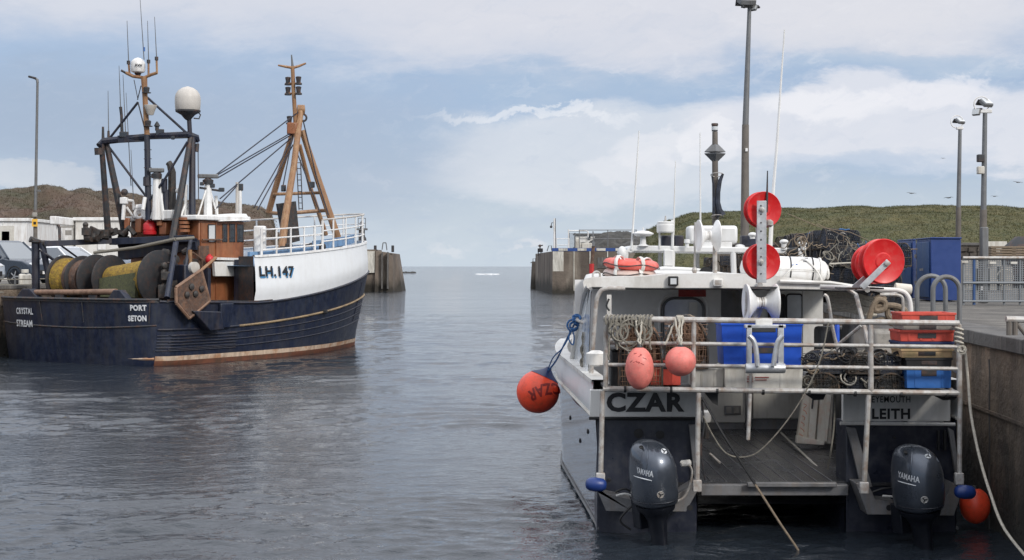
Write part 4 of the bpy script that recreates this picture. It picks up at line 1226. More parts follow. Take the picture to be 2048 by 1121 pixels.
for px, py in ((293, 180), (296, 247)):
    q = MB(); c = PT(px, py, .1); q.lathe(c, (0, 0, 1), [(-.10, .14), (-.08, .14), (-.07, .08), (.06, .10), (.09, .06)], 10); q.build('mast_lamp', M['darksteel'], tw)
q = MB(); c = PT(301, 220, .2); q.lathe(c, (0, 0, 1), [(-.16, .09), (.0, .15), (.12, .20), (.14, .2)], 10); q.build('searchlight', M['domegrey'], tw)
for k in range(7): bar('mast_rung', [(288, 300 + k * 18, 0), (303, 300 + k * 18, 0)], .012, M['darksteel'])
# whips
for a, b_, o in (((257, 122), (254, 42), -.4), ((297, 120), (295, 42), .1), ((313, 114), (309, 34), .4), ((288, 120), (280, -4), 0), ((217, 262), (216, 182), -1.4), ((241, 214), (238, 132), -.9), ((251, 268), (246, 150), -.8), ((262, 372), (252, 186), -.8), ((268, 430), (262, 300), -.8)):
    bar('whip_antenna', [(a[0], a[1], o), (b_[0], b_[1], o)], [.017, .008], M['lamppost'], n=5)
bar('antenna_bulb', [(288, 103, 0), (288, 95, 0)], .035, M['midblue'])
bar('wire', [(268, 160, -.3), (276, 200, -.3)], .012, M['darksteel']); bar('wire', [(276, 205, -.3), (290, 260, 0)], .02, M['darksteel'])
bar('wire', [(282, 172, -.1), (275, 200, -.3)], .015, M['darksteel'])
# exhaust and stacks
bar('exhaust_funnel', [(344, 425, .6), (344, 345, .6), (340, 330, .6), (337, 326, .55)], [.13, .12, .10, .10], M['winch'])
bar('exhaust_funnel', [(332, 430, .5), (332, 380, .5)], [.11, .11], M['navy_dark'])
bar('junction_box', [(329, 384, .5), (329, 358, .5)], .09, M['navy_dark']); bar('junction_box', [(294, 372, 0), (294, 355, 0)], .12, M['navy_dark'])
# radars
def radar(px, py, w, b, post_y, pm=M['white'], bar_m=M['lamppost']):
    c = PT(px, py, b); k = K(c.y)
    m = MB(); m.box(c, (w / k, .16, .13), Matrix.Rotation(.15, 3, 'Z')); o = m.build('radar_scanner', bar_m, tw, bevel=.03)
    m = MB(); m.lathe(c - Vector((0, 0, .24)), (0, 0, 1), [(0, .16), (.12, .17), (.17, .08), (.2, .08)], 12); m.build('gearbox', M['darksteel'], o)
    m = MB(); m.tube([PT(px, py + 12, b), PT(px, post_y, b)], [.10, .14], 8); m.build('radar_mast', pm, tw)
radar(313, 341, 30, .3, 440); radar(416, 353, 41, 1.3, 440)
bar('lamp_bracket', [(400, 376, 1.3), (440, 382, 1.3)], .035, M['darksteel'])
flood(404, 368, 1.3, 8, 7); flood(425, 372, 1.4, 9, 8); flood(443, 380, 1.5, 11, 8)
bar('mast_post', [(474, 445, .9), (474, 365, .9)], [.05, .045], M['domegrey']); bar('mast_post', [(480, 445, .9), (480, 380, .9)], .06, M['white']); flood(481, 375, .9, 10, 14)
bar('mast_post', [(434, 440, 1.2), (432, 392, 1.2)], .05, M['white'])
# white masts, liferafts and frames over the wheelhouse
for pts, r in (([(246, 440, -.9), (249, 395, -.9)], .06), ([(246, 400, -.9), (266, 402, -.8), (268, 420, -.8)], .045), ([(253, 415, -.9), (268, 436, -.8), (285, 418, -.6)], .045),
               ([(318, 345, .3), (328, 440, .5)], .07), ([(316, 380, .3), (303, 438, .1)], .05), ([(322, 400, .4), (300, 440, 0)], .04),
               ([(372, 370, 1.0), (371, 432, 1.0)], .05), ([(372, 405, 1.0), (362, 434, 1.0)], .035), ([(373, 405, 1.0), (383, 434, 1.1)], .035), ([(355, 378, .9), (364, 395, 1.0)], .04),
               ([(412, 380, 1.3), (396, 432, 1.3)], .03), ([(420, 380, 1.3), (436, 436, 1.3)], .03), ([(290, 395, 0), (286, 420, 0)], .06)):
    bar('white_stay', [p for p in pts], r, M['white'])
q = MB(); q.box(PT(248, 402, -.9), (.22, .2, .2)); q.build('light_box', M['white'], tw, bevel=.02)
q = MB(); q.sphere(PT(249, 385, -.9), .11, 10, 8); q.build('lamp', M['darksteel'], tw)
q = MB(); q.sphere(PT(356, 382, .9), .08, 10, 8); q.build('lamp', M['white'], tw)
q = MB(); q.torus(PT(279, 428, -.5), (.3, -1, .2), .13, .055, 18, 8); tag(q.build('lifebuoy', M['white'], label='round white lifebuoy hung among the frames above the trawler wheelhouse'), cat='lifebuoy')
q = MB(); q.lathe(PT(283, 415, -.5), (1, .2, .1), [(-.2, .03), (-.16, .1), (.16, .1), (.2, .03)], 10); q.build('canister', M['white'], tw)
q = MB(); tbox(s_of(318, 0) - .3, s_of(318, 0) + .6, -.5, .9, PT(318, 440, 0).z, PT(318, 422, 0).z, q); q.build('deckhouse_top', M['white'], tw, bevel=.03)
# brown boxes on the platform
for i, (x0, x1, y0, y1, b) in enumerate(((247, 262, 437, 458, -.9), (270, 292, 438, 466, -.5), (312, 328, 436, 452, .3), (318, 345, 446, 470, .4), (360, 378, 434, 450, 1.2), (361, 379, 452, 470, 1.2))):
    q = MB(); a, c = PT(x0, y1, b), PT(x1, y0, b); w = c.x - a.x
    q.box((a + c) / 2, (w, w * .9, c.z - a.z), Matrix.Rotation(-TH * (i % 2), 3, 'Z')); q.build('vent_box', M['brown'], tw, bevel=.025)
for k in range(4):
    q = MB(); q.lathe(PT(369, 438 + k * 8, 1.35), (0, 0, 1), [(-.04, .17), (.04, .17)], 14); q.build('vent_rib', M['brown'], tw)
q = MB(); c = PT(300, 471, -.1)
q.lathe(c, (0, 0, 1), [(0, .16), (.03, .20), (.12, .21), (.14, .195), (.16, .21), (.32, .21), (.36, .19), (.44, .10), (.47, .06), (.5, .09), (.55, .09)], 18)
tag(q.build('gas_canister', M['redcan'], label='bright red round canister standing among brown vents on the trawler platform'), cat='canister')
# winch gear lumps on platform
rnd = random.Random(21)
q = MB()
for k in range(16):
    px, py = rnd.uniform(172, 250), rnd.uniform(462, 480); c = PT(px, py, -1.3)
    if k % 3: q.box(c, (rnd.uniform(.1, .35), .2, rnd.uniform(.08, .22)), Matrix.Rotation(rnd.uniform(-.6, .6), 3, 'Y'))
    else: q.lathe(c, (1, rnd.uniform(-.5, .5), 0), [(-.12, .05), (-.1, .13), (.1, .13), (.12, .05)], 10)
q.build('deck_machinery', M['winch'], tw, kind='stuff')
q = MB(); q.tube([PT(178, 478, -1.4), PT(172, 462, -1.4), (PT(170, 450, -1.4))], [.14, .12, .05], 7); q.sphere(PT(171, 450, -1.4), .09, 8, 6); q.build('winch_head', M['winch'], tw)
for pts in ([(60, 478, -3.1), (80, 486, -3), (98, 487, -2.6)], [(245, 470, -1), (258, 456, -.8), (270, 470, -.6)]):
    bar('gear_lump', pts, .09, M['winch'])
# --- net drums across the stern
lat = Vector((cs, -sn, 0))
def drum(px0, px1, py, b0, s, name):
    pass
ds = .95
def DB(px, s):   # lateral offset for a picture column at station s
    q_ = (px - HX) / F
    return (q_ * (SY + s * cs) - SX - s * sn) / (cs + q_ * sn)
zc = 2.42
def disc(px, r, mat_=M['black'], parent=None, name='flange'):
    b = DB(px, ds); m = MB(); c = T(ds, b, zc + (.03 if r > .75 else 0)); m.lathe(c - lat * .03, lat, [(0, r * .3), (0, r - .03), (.02, r), (.05, r), (.07, r - .03), (.07, r * .3)], 36)
    return m.build(name, mat_, parent or tw)
M['flange'] = mat('black_worn_flange', (.011, .012, .015), .65, var=.3, dirt=[((.03, .027, .025), .4, 4, False), (RUST, .12, 7, False)], bump=.003)
for i, (pl, pr, rl, rr_, rc_, mt) in enumerate(((146, 198, .72, .74, .58, 'yellownet'), (222, 318, .72, .82, .42, 'yellownet'))):
    d1 = disc(pl, rl, M['flange']); disc(pr, rr_, M['flange'])
    bl, br = DB(pl, ds) + .06, DB(pr, ds) - .06
    m = MB(); n_ = 12; prof = []
    L_ = br - bl
    if i == 0: prof = [(0, .30), (.0, .64), (L_ * .3, .62), (L_ * .36, .56), (L_ * .5, .55), (L_, .50), (L_, .2)]
    else: prof = [(0, .2), (0, .38), (L_ * .2, .42), (L_ * .5, .50), (L_ * .8, .58), (L_ * .97, .62), (L_, .2)]
    m.lathe(T(ds, bl, zc), lat, prof, 30); net = m.build('net_wound_on_drum', M['yellownet'] if i else M['yellownet'], tw)
    if i == 0:
        m = MB(); m.lathe(T(ds, bl + L_ * .36, zc), lat, [(0, .3), (0, .572), (L_ * .3, .585), (L_ * .58, .57), (L_ * .6, .3)], 30); m.build('brown_net_band', M['rust'], net)
    else:
        m = MB(); a = [T(ds - .48, bl + .0, 2.45), T(ds - .58, br - .3, 2.62), T(ds - .6, br - .28, 1.9), T(ds - .5, bl - .02, 1.9)]
        m.prism(a, Vector((sn, cs, 0)) * .12); m.build('net_apron', M['olivenet'], net, smooth=False)
disc(176, .70, M['flange'], name='flange')
q = MB(); c = T(ds - .02, DB(322, ds) + .08, zc)
for k in range(5): q.lathe(c + Vector((0, 0, (k - 2) * .2)) + lat * .02, lat, [(0, .1), (.1, .1), (.12, .05)], 10)
q.box(c + Vector((.1, 0, -.35)), (.4, .3, .4)); q.box(c + lat * .18 + Vector((0, 0, .1)), (.3, .2, .25)); q.build('drum_motor', M['winch'], tw, bevel=.02, kind='stuff')
q = MB(); tbox(ds + .45, ds + .8, DB(300, ds), 2.6, 1.2, 2.85, q); q.build('drum_housing', M['navy_dark'], tw, bevel=.03)
q = MB(); tbox(ds + .9, ds + 1.0, DB(225, ds), 2.2, 1.2, 2.7, q); q.build('fish_hatch_wall', M['winch'], tw, bevel=.03)
q = MB(); tbox(ds + 1.3, ds + 1.5, -2.5, 2.2, 1.16, 2.35, q); q.build('shelter_bulkhead', M['navy_dark'], tw, smooth=False)
q = MB(); rnd = random.Random(55)
for k in range(34):
    px, py = rnd.uniform(322, 398), rnd.uniform(500, 596); c = PT(px, py, rnd.uniform(1.5, 2.2))
    if k % 3 == 0: q.lathe(c, (rnd.uniform(-1, 1), rnd.uniform(-1, 1), rnd.uniform(-.3, .3)), [(-.1, .04), (-.08, rnd.uniform(.08, .18)), (.08, .12), (.1, .04)], 10)
    elif k % 3 == 1: q.box(c, (rnd.uniform(.08, .3), .25, rnd.uniform(.08, .35)), Matrix.Rotation(rnd.uniform(-.6, .6), 3, 'Y'))
    else: q.tube(wob(c, c + Vector((rnd.uniform(-.4, .4), 0, rnd.uniform(-.5, .5))), .1, 6, .03, k), .03, 5)
q.build('winch_gear', M['winch'], tw, kind='stuff')
q = MB(); tbox(2.3, 2.42, 1.2, 2.6, 1.16, 2.75, q); q.build('gear_screen', M['navy_dark'], tw, smooth=False)
bar('yellow_post', [(380, 500, 2.2), (381, 560, 2.2)], .06, M['tan'])
# transom roller bar
q = MB(); q.tube([T(-.30, DB(88, -.3), 2.02), T(-.36, DB(160, -.3), 2.045), T(-.36, DB(236, -.3), 2.08)], .085, 12); q.build('stern_roller', M['rustpipe'], tw)
for px in (78, 240):
    q = MB(); b = DB(px, -.3); q.prism([T(-.45, b - .35, 1.87), T(-.45, b + .45, 1.87), T(-.45, b + .15, 2.13), T(-.45, b - .12, 2.13)], Vector((sn, cs, 0)) * .22); q.build('roller_bracket', M['navy_dark'], tw, bevel=.015)
for px in (130, 190):
    q = MB(); b = DB(px, -.3); q.box(T(-.33, b, 1.93), (.4, .12, .1), Matrix.Rotation(-TH, 3, 'Z')); q.build('roller_saddle', M['darksteel'], tw, bevel=.01)
# --- foremast
FT = (602, 214)
def fb_(name, pts, r, n=10): return bar(name, pts, r, M['tan'], n=n)
fb_('foremast_leg', [(588, 258, -.3), (560, 345, -.7), (537, 426, -1.1)], [.085, .10, .11])
fb_('foremast_leg', [(602, 216, 0), (588, 330, .5), (569, 445, 1.1), (563, 505, 1.3)], [.11, .11, .125, .13])
fb_('foremast_leg', [(604, 262, 0), (638, 365, .5), (676, 478, .9)], [.10, .12, .13])
q = fb_('foremast_leg', [(599, 290, -.4), (622, 380, -.6), (652, 470, -.8)], [.07, .075, .08])
fb_('foremast_pole', [(592, 262, 0), (587, 180, 0), (585, 133, 0)], [.075, .07, .065]); bar('foremast_tip', [(585, 133, 0), (583, 110, 0)], [.045, .02], M['lamppost'])
bar('yard_arm', [(556, 131, -.3), (572, 134, -.1), (585, 136, 0), (597, 133, .1), (612, 127, .3)], [.03, .045, .05, .045, .03], M['tan'])
for x, y in ((576, 162), (576, 182), (597, 161), (597, 181), (579, 240)):
    q = MB(); c = PT(x, y, (x - 587) * .02); q.lathe(c - Vector((0, 0, .15)), (0, 0, 1), [(0, .12), (.05, .12), (.06, .07), (.16, .08), (.26, .10), (.28, .06)], 10); q.build('navigation_lamp', M['darksteel'], tw)
for y in (167, 187): bar('lamp_bracket', [(571, y, -.3), (602, y, .3)], .028, M['tan'])
bar('crossbar', [(546, 389, -.8), (640, 386, .3)], .055, M['tan']); bar('crossbar', [(537, 426, -1.1), (563, 428, -.4), (654, 421, .4)], .065, M['tan'])
q = MB(); c = PT(585, 258, 0); q.box(c, (.34, .34, .4)); q.build('mast_head_block', M['brown'], tw, bevel=.04)
q = MB(); q.lathe(PT(602, 220, 0), (1, .2, 0), [(-.14, .05), (-.12, .17), (.12, .17), (.14, .05)], 14); q.build('sheave', M['tan'], tw)
q = MB(); q.torus(PT(606, 236, .1), (0, -1, 0), .12, .035, 16, 6); q.build('shackle', M['darksteel'], tw)
bar('ladder_rail', [(593, 320, .2), (598, 420, .3)], .018, M['darksteel']); bar('ladder_rail', [(601, 320, .2), (605, 420, .3)], .018, M['darksteel'])
for k in range(9): bar('rung', [(593.5 + k * .5, 326 + k * 11.5, .2), (601.4 + k * .5, 326 + k * 11.5, .2)], .014, M['darksteel'], n=5)
flood(567, 377, .4, 9, 13); flood(624, 370, .3, 10, 12)
for a, b_ in (((600, 222, 0), (424, 356, 1.3)), ((583, 266, 0), (432, 352, 1.3)), ((583, 270, 0), (436, 356, 1.3)), ((581, 278, 0), (440, 398, 1.2)), ((582, 286, 0), (508, 415, 1.5)), ((586, 290, 0), (515, 420, 1.5)),
              ((606, 240, .2), (632, 350, .6)), ((632, 350, .6), (657, 430, 1.0)), ((586, 268, 0), (566, 372, .4)), ((592, 300, 0), (640, 425, .7)), ((430, 420, 1.3), (474, 372, 1.0))):
    bar('rigging_wire', [a, b_], .022, M['navy_dark'], n=5)
# dark board under the foremast
slab('derrick_board', [(556, 408), (592, 403), (600, 482), (570, 490)], .5, .1, M['winch'])
# fore railings
def rail_pt(u, side, h): 
    z = zt(u); p = HP(u, z, side, -.12); return Vector((p.x, p.y, z + h))
U1 = us_between(.31, .60, 10)
for h in (.18, .52, .86):
    q = MB(); q.tube([rail_pt(u, 1, h * (1 if h < .8 else .92)) for u in us_between(.33, .60, 8)], .026, 6); q.build('rail', M['white'], tw)
for u in (.33, .39, .45, .51, .56, .60):
    q = MB(); q.tube([rail_pt(u, 1, -.02), rail_pt(u, 1, .82 if u != .6 else .95)], .045 if u in (.33, .56, .6) else .032, 6); q.build('rail_post', M['white'], tw)
for h in (.28, .62, .98):
    pts = [rail_pt(u, 1, h) for u in us_between(.60, .97, 14)] + [rail_pt(u, -1, h) for u in us_between(.97, .60, 14)]
    q = MB(); q.tube(pts, .025 if h < .9 else .033, 6); q.build('rail', M['white'] if h < .9 else M['domegrey'], tw)
for sd in (1, -1):
    for u in (.66, .74, .82, .9, .965):
        q = MB(); q.tube([rail_pt(u, sd, -.02), rail_pt(u, sd, 1.0)], .032, 6); q.build('rail_post', M['white'], tw)
for u0, u1, off, h0, h1 in ((.30, .60, -.28, .0, .13), (.61, .93, -.55, .0, .30)):
    q = MB(); rings = []
    for u in us_between(u0, u1, 12):
        a_ = HP(u, zt(u), 1, off); rings.append([(a_.x, a_.y, a_.z + h0), (a_.x, a_.y, a_.z + h1), (a_.x - .1 * cs, a_.y + .1 * sn, a_.z + h1), (a_.x - .1 * cs, a_.y + .1 * sn, a_.z + h0)])
    q.loft(rings, True, True, True); q.build('blue_coaming', M['steelblue'], tw)
# gear on the foredeck
q = MB(); z = zt(.75)
for k in range(12):
    u = rnd.uniform(.62, .88); p = HP(u, zt(u), 1, -rnd.uniform(.5, 1.1)); q.sphere(p + Vector((0, 0, rnd.uniform(.0, .1))), rnd.uniform(.08, .16), 8, 6)
q.build('anchor_gear', M['winch'], tw, kind='stuff')
q = MB()
for k in range(8):
    u = rnd.uniform(.34, .58); p = HP(u, zt(u), 1, -rnd.uniform(.5, 1.3)); q.box(p + Vector((0, 0, rnd.uniform(-.1, .25))), (rnd.uniform(.1, .4), .25, rnd.uniform(.1, .4)))
q.build('windlass', M['winch'], tw, bevel=.03, kind='stuff')
q = MB(); q.box(HP(.36, zt(.36), 1, -.5) + Vector((0, 0, .45)), (.35, .3, .9)); q.build('white_locker', M['white'], tw, bevel=.04)
q = MB(); q.lathe(HP(.985, zt(.985), 1, 0) + Vector((0, 0, .03)), (0, 0, 1), [(0, .14), (.1, .12), (.2, .05), (.34, .04)], 8); q.build('fairlead', M['darksteel'], tw)
# hull side bracket below the trawl door
q = MB(); q.prism([HP(.055, 1.55, 1, .02), HP(.145, 1.5, 1, .02), HP(.16, .98, 1, .02), HP(.115, .95, 1, .02)], lat * .32); q.build('door_shelf', M['navy_dark'], tw, bevel=.03)
q = MB(); q.prism([HP(.16, 1.72, 1, .02), HP(.205, 1.72, 1, .02), HP(.2, 1.02, 1, .02), HP(.165, 1.0, 1, .02)], lat * .1); q.build('wear_plate', M['navy'], tw, bevel=.02)
# trawl door hanging outboard: a thing of its own
b = 3.55
pts = [(352, 576), (372, 560), (399, 541), (405, 560), (417, 602), (378, 636), (353, 607)]
td = thing('trawl_door', 'rust brown steel trawl door hanging outside the trawler quarter', 'trawl door', PT(378, 636, b))
m = MB(); m.prism([PT(x, y, b) for x, y in pts], lat * .09); m.build('door_plate', M['rust'], td, bevel=.01)
for (a, c_) in (((352, 576), (402, 541)), ((402, 541), (419, 603)), ((353, 607), (378, 637)), ((378, 637), (418, 603)), ((352, 576), (353, 607))):
    m = MB(); m.tube([PT(a[0], a[1], b + .06), PT(c_[0], c_[1], b + .06)], .05, 6); m.build('edge_bar', M['rustpipe'], td)
for px, py in ((382, 574), (390, 588), (373, 590), (402, 578)):
    m = MB(); m.lathe(PT(px, py, b + .09), lat, [(0, .09), (.05, .09), (.08, .04)], 10); m.build('shackle_lug', M['winch'], td)
m = MB(); m.tube([PT(400, 543, b + .05), PT(432, 516, b - .6)], .045, 6); m.build('towing_chain', M['tan'], td)
m = MB(); m.lathe(PT(388, 536, b - .2), lat, [(-.08, .05), (-.06, .17), (.06, .17), (.08, .05)], 14); tag(m.build('pulley_block', M['domegrey'], label='grey pulley block hanging above the rusty trawl door'), cat='pulley')
# mooring line at the stern
m = MB(); m.tube(wob(T(0, -3.1, 2.0), T(-3.2, -6.8, 2.3), .08, 10), .022, 5); tag(m.build('mooring_rope', M['greyrope'], label='grey mooring rope from the trawler stern to the left quay'), cat='rope')
# ================================================================ THINGS ON THE QUAYS
def car(name_label, px, py, Y, yaw, paint, L_=4.1, W_=1.75, H_=1.55, s=1.0, suv=True, group='cars parked on the left quay'):
    base = P(px, py, Y); base.z = QZ + .01
    t = thing('parked_car', name_label, 'car', base, group, rot=(0, 0, yaw)); t.scale = (s, s, s)
    hl = L_ / 2; hw = W_ / 2
    # lower body: profile rings across the width
    prof = [(-hl, .45), (-hl + .02, .85), (-hl + .12, 1.0), (-.9, 1.04), (.85, 1.0), (hl - .35, .92), (hl - .05, .78), (hl, .45), (hl - .1, .26), (-hl + .1, .26)]
    rings = []
    for f, inset in ((-1, .10), (-.93, .02), (-.8, 0), (.8, 0), (.93, .02), (1, .10)):
        rings.append([(x * (1 - inset * .35), f * hw, .65 + (z - .65) * (1 - inset)) for x, z in prof])
    b = MB(); b.loft(rings, True, True, True); body = b.build('body', paint, t, bevel=.02)
    # greenhouse
    g = MB()
    lo = [(-hl + .25, -hw * .92, 1.0), (1.05, -hw * .92, .99), (1.05, hw * .92, .99), (-hl + .25, hw * .92, 1.0)]
    hi = [(-hl + .62, -hw * .72, H_ - .03), (.28, -hw * .72, H_ - .03), (.28, hw * .72, H_ - .03), (-hl + .62, hw * .72, H_ - .03)]
    g.loft([lo, hi], True, False, True); g.build('window_glass', M['carglass'], t, bevel=.02)
    r = MB()
    r.loft([[(-hl + .60, -hw * .73, H_ - .04), (.30, -hw * .73, H_ - .04), (.30, hw * .73, H_ - .04), (-hl + .60, hw * .73, H_ - .04)],
            [(-hl + .72, -hw * .62, H_ + .02), (.15, -hw * .62, H_ + .02), (.15, hw * .62, H_ + .02), (-hl + .72, hw * .62, H_ + .02)]], True, True, True)
    r.build('roof', paint, t, bevel=.01)
    for sd in (-1, 1):
        for x0, x1 in ((-hl + .27, -hl + .62), (-.75, -.68), (1.04, .29)):
            pl = MB(); pl.tube([(x0, sd * hw * .925, 1.0), (x1, sd * hw * .73, H_ - .03)], .035, 5); pl.build('pillar', paint, t)
        m = MB(); m.sphere((.72, sd * (hw + .08), 1.06), .1, 10, 6, (.7, 1, .8)); m.build('wing_mirror', paint, t)
        for x in (-hl + .72, hl - .78):
            ty = MB(); ty.lathe((x, sd * (hw - .2), .33), (0, sd, 0), [(0, .2), (0, .30), (.03, .33), (.17, .33), (.2, .30), (.2, .2)], 20); w = ty.build('wheel', M['black'], t)
            rm = MB(); rm.lathe((x, sd * (hw - .03), .33), (0, sd, 0), [(0, .21), (.02, .2), (.01, .05), (.03, .04)], 14)
            for q in range(5):
                a = q * 2 * PI / 5; rm.box((x + math.cos(a) * .11, sd * (hw + .0), .33 + math.sin(a) * .11), (.2, .02, .04), Matrix.Rotation(-a, 3, 'Y'))
            rm.build('rim', M['alu'], w)
            ar = MB(); ar.torus((x, sd * hw * .985, .34), (0, 1, 0), .37, .035, 20, 6); ar.build('wheel_arch', M['black'], t)
        hd = MB(); hd.sphere((hl - .16, sd * hw * .72, .76), .16, 12, 8, (.9, 1.1, .55)); hd.build('headlight', M['paleglass'], t)
        tl = MB(); tl.sphere((-hl + .06, sd * hw * .82, .88), .13, 10, 6, (.5, .8, 1.1)); tl.build('tail_light', M['redcan'], t)
    bn = MB(); bn.box((hl - .02, 0, .48), (.08, W_ * .7, .18)); bn.build('grille', M['black'], t, bevel=.02)
    pt = MB(); pt.box((hl + .03, 0, .47), (.01, .5, .11)); pt.build('number_plate', M['white'], t)
    return t
car('dark blue-grey parked car with a sloping windscreen at the left edge, behind the trawler stern', 10, 560, 58, R(-28), M['carblue'], L_=4.4, H_=1.68)
car('silver car whose front end just shows at the left edge below the dark blue car', -108, 560, 52, R(-20), M['carsilver'], L_=4.0, H_=1.45, s=.95)
car('white parked car half hidden by the trawler net drums', 128, 560, 61, R(-28), M['carwhite'], L_=4.4, H_=1.5)

def cabin(label, px0, px1, py0, Y, D, mats, features):
    a, b = P(px0, 0, Y), P(px1, py0, Y)
    t = thing('site_cabin', label, 'cabin', ((a.x + b.x) / 2, Y + D / 2, QZ), group='white cabins on the left quay')
    q = MB(); q.bb((a.x, Y, QZ), (b.x, Y + D, b.z)); q.build('wall', mats, t, smooth=False)
    q = MB(); q.bb((a.x - .1, Y - .12, b.z + .002), (b.x + .1, Y + D + .1, b.z + .16)); q.build('roof_edge', M['white'], t, bevel=.02)
    n = int((b.x - a.x) / .9)
    for k in range(1, n):
        q = MB(); x = a.x + (b.x - a.x) * k / n; q.bb((x - .02, Y - .03, QZ + .1), (x + .02, Y, b.z - .02)); q.build('panel_rib', mats, t)
    for nm, x0, y0, x1, y1, m in features:
        A, B = P(x0, y0, Y), P(x1, y1, Y)
        q = MB(); q.bb((A.x, Y - .07, B.z), (B.x, Y - .02, A.z)); o = q.build(nm, m, t, bevel=.01)
    return t
cabin('plain white flat-roofed cabin at the left edge behind the dark blue car', -40, 54, 443, 76, 5, M['white'],
      [('window_frame', 0, 452, 28, 500, M['whitebox']), ('pane', 4, 463, 20, 482, M['glass'])])
cabin('white site cabin with a door and small sign, left of the trawler gallows', 151, 262, 442, 72, 4, M['offwhite'],
      [('door', 196, 462, 212, 500, M['white']), ('door_handle', 208, 480, 210, 484, M['darksteel'])])
# taller end section of the cabin with an overhanging porch
t = thing('kiosk', 'white kiosk with an overhanging porch roof and a notice, left end of the site cabin', 'cabin', P(135, 520, 70))
q = MB(); q.bb(P(120, 560, 70), P(150, 448, 73)); q.build('wall', M['white'], t, smooth=False)
q = MB(); q.bb(P(112, 449, 69.2), P(152, 438.5, 73.4)); q.build('roof', M['white'], t, bevel=.04)
q = MB(); q.bb(P(131, 471, 69.95), P(143, 461, 69.9)); q.build('notice', M['greybox'], t)
q = MB(); q.tube([P(116, 450, 69.5), P(119, 456, 69.5), P(120, 500, 69.5)], .07, 6); q.build('downpipe', M['darksteel'], t)
q = MB(); q.bb(P(122, 456, 69.95), P(148, 453, 69.88)); q.build('trim', M['greybox'], t)

# left lamp post
t = thing('street_lamp', 'tall thin grey street lamp on the left quay with a yellow notice', 'street lamp', P(72, 560, 64))
q = MB(); q.tube([P(70, 568, 64), P(71, 420, 64)], [.09, .085], 10); q.build('lower_pole', M['oldpost'], t)
q = MB(); q.tube([P(71, 421, 64), P(75, 165, 64)], [.066, .05], 10); q.build('upper_pole', M['lamppost'], t)
q = MB(); q.tube([P(75, 166, 64), P(74.5, 160, 64), P(70, 157, 64), P(67, 156, 64)], [.06, .06, .05, .05], 8); q.build('arm', M['lamppost'], t)
q = MB(); q.box(P(65, 155.5, 64), (.34, .2, .09), Matrix.Rotation(.25, 3, 'Y')); q.build('lamp_head', M['darksteel'], t, bevel=.03)
q = MB(); q.box(P(69.5, 446, 63.85), (11 / K(64), .04, 15 / K(64))); q.build('notice', M['sign_yellow'], t)
q = MB(); q.box(P(69.5, 446.5, 63.82), (5 / K(64), .02, 5 / K(64))); q.build('notice_print', M['blackpaint'], t)
q = MB(); q.box(P(69.5, 430, 63.85), (9 / K(64), .1, 9 / K(64))); q.build('control_box', M['greybox'], t, bevel=.02)
q = MB(); q.box(P(77, 382, 64), (.18, .1, .07)); q.build('bracket', M['lamppost'], t)

# quay-side clutter at the far left
t = thing('plastic_tank', 'white plastic tank standing on the left quay beside the trawler post', 'tank', P(50, 580, 49.2))
q = MB(); a, b = P(36, 583, 49), P(64, 543, 50); q.bb((a.x, a.y, QZ + .01), (b.x, b.y, b.z - .08)); q.build('tank', M['whitebox'], t, bevel=.06)
q = MB(); q.lathe(P(50, 546, 49.5), (0, 0, 1), [(0, .12), (.1, .12), (.11, .1)], 12); q.build('lid', M['whitebox'], t)
for px0, px1, py, lab in ((-10, 20, 595, 'orange fender bar low on the left quay edge at the picture border'), (32, 66, 593, 'orange fender bar on the quay edge below the white tank')):
    q = MB(); q.tube([P(px0, py, 47.5), P(px1, py, 47.9)], .12, 10); tag(q.build('fender_bar', M['tan'], label=lab), cat='fender')
q = MB()
for p in (-12, 30, 72): q.tube([P(p, 600, 48.2), P(p, 556, 48.2)], .03, 5)
t = thing('chain_rail', 'thin grey rope rail along the left quay edge', 'railing', P(20, 575, 48.2))
q.build('posts', M['lamppost'], t, kind='stuff')
q = MB(); q.tube(wob(P(-30, 558, 48.2), P(110, 557, 48.2), .03, 10), .02, 5); q.tube(wob(P(-30, 569, 48.2), P(110, 567, 48.2), .03, 10), .02, 5); q.build('rail_rope', M['greyrope'], t, kind='stuff')

# ---- right quay: tall posts
def flood_head(t, c, w, yaw, pitch, Y):
    rot = Matrix.Rotation(yaw, 3, 'Z') @ Matrix.Rotation(pitch, 3, 'X')
    q = MB(); q.box(c, (w, w * .35, w * .8), rot); h = q.build('floodlight', M['lamppost'], t, bevel=.02)
    q = MB(); q.box(c + rot @ Vector((0, -w * .19, 0)), (w * .85, .02, w * .65), rot); q.build('lens', M['paleglass'], h, smooth=False)
    q = MB(); q.box(c + rot @ Vector((0, .05, w * .42)), (w * 1.05, w * .5, .03), rot); q.build('visor', M['darksteel'], h)
    return h
Y = 33
t = thing('floodlight_post', 'tallest and thickest lamp post, rising behind the upper red reel past the picture top', 'lamp post', (P(1490, 0, Y).x, Y, QZ))
q = MB(); q.tube([(P(1489, 0, Y).x, Y, QZ), P(1490.5, 300, Y), P(1491, 250, Y)], [.108, .080, .076], 14); q.build('lower_pole', M['oldpost'], t)
q = MB(); q.tube([P(1491, 250, Y), P(1499, 12, Y)], [.070, .042], 12); q.build('upper_pole', M['lamppost'], t)
q = MB(); q.box(P(1498, 13, Y), (.34, .1, .06)); q.build('head_bracket', M['lamppost'], t)
flood_head(t, P(1493, 3, Y - .1), .36, .2, -1.2, Y); flood_head(t, P(1508, 17, Y), .16, -.8, -.5, Y); flood_head(t, P(1486, 12, Y), .14, .9, -.4, Y)
q = MB(); q.box(P(1493, 300, Y - .1), (.05, .03, .07)); q.build('tag_plate', M['white'], t)
Y = 34
t = thing('floodlight_post', 'shorter slim floodlight post standing behind the blue container', 'lamp post', (P(1918, 0, Y).x, Y, QZ))
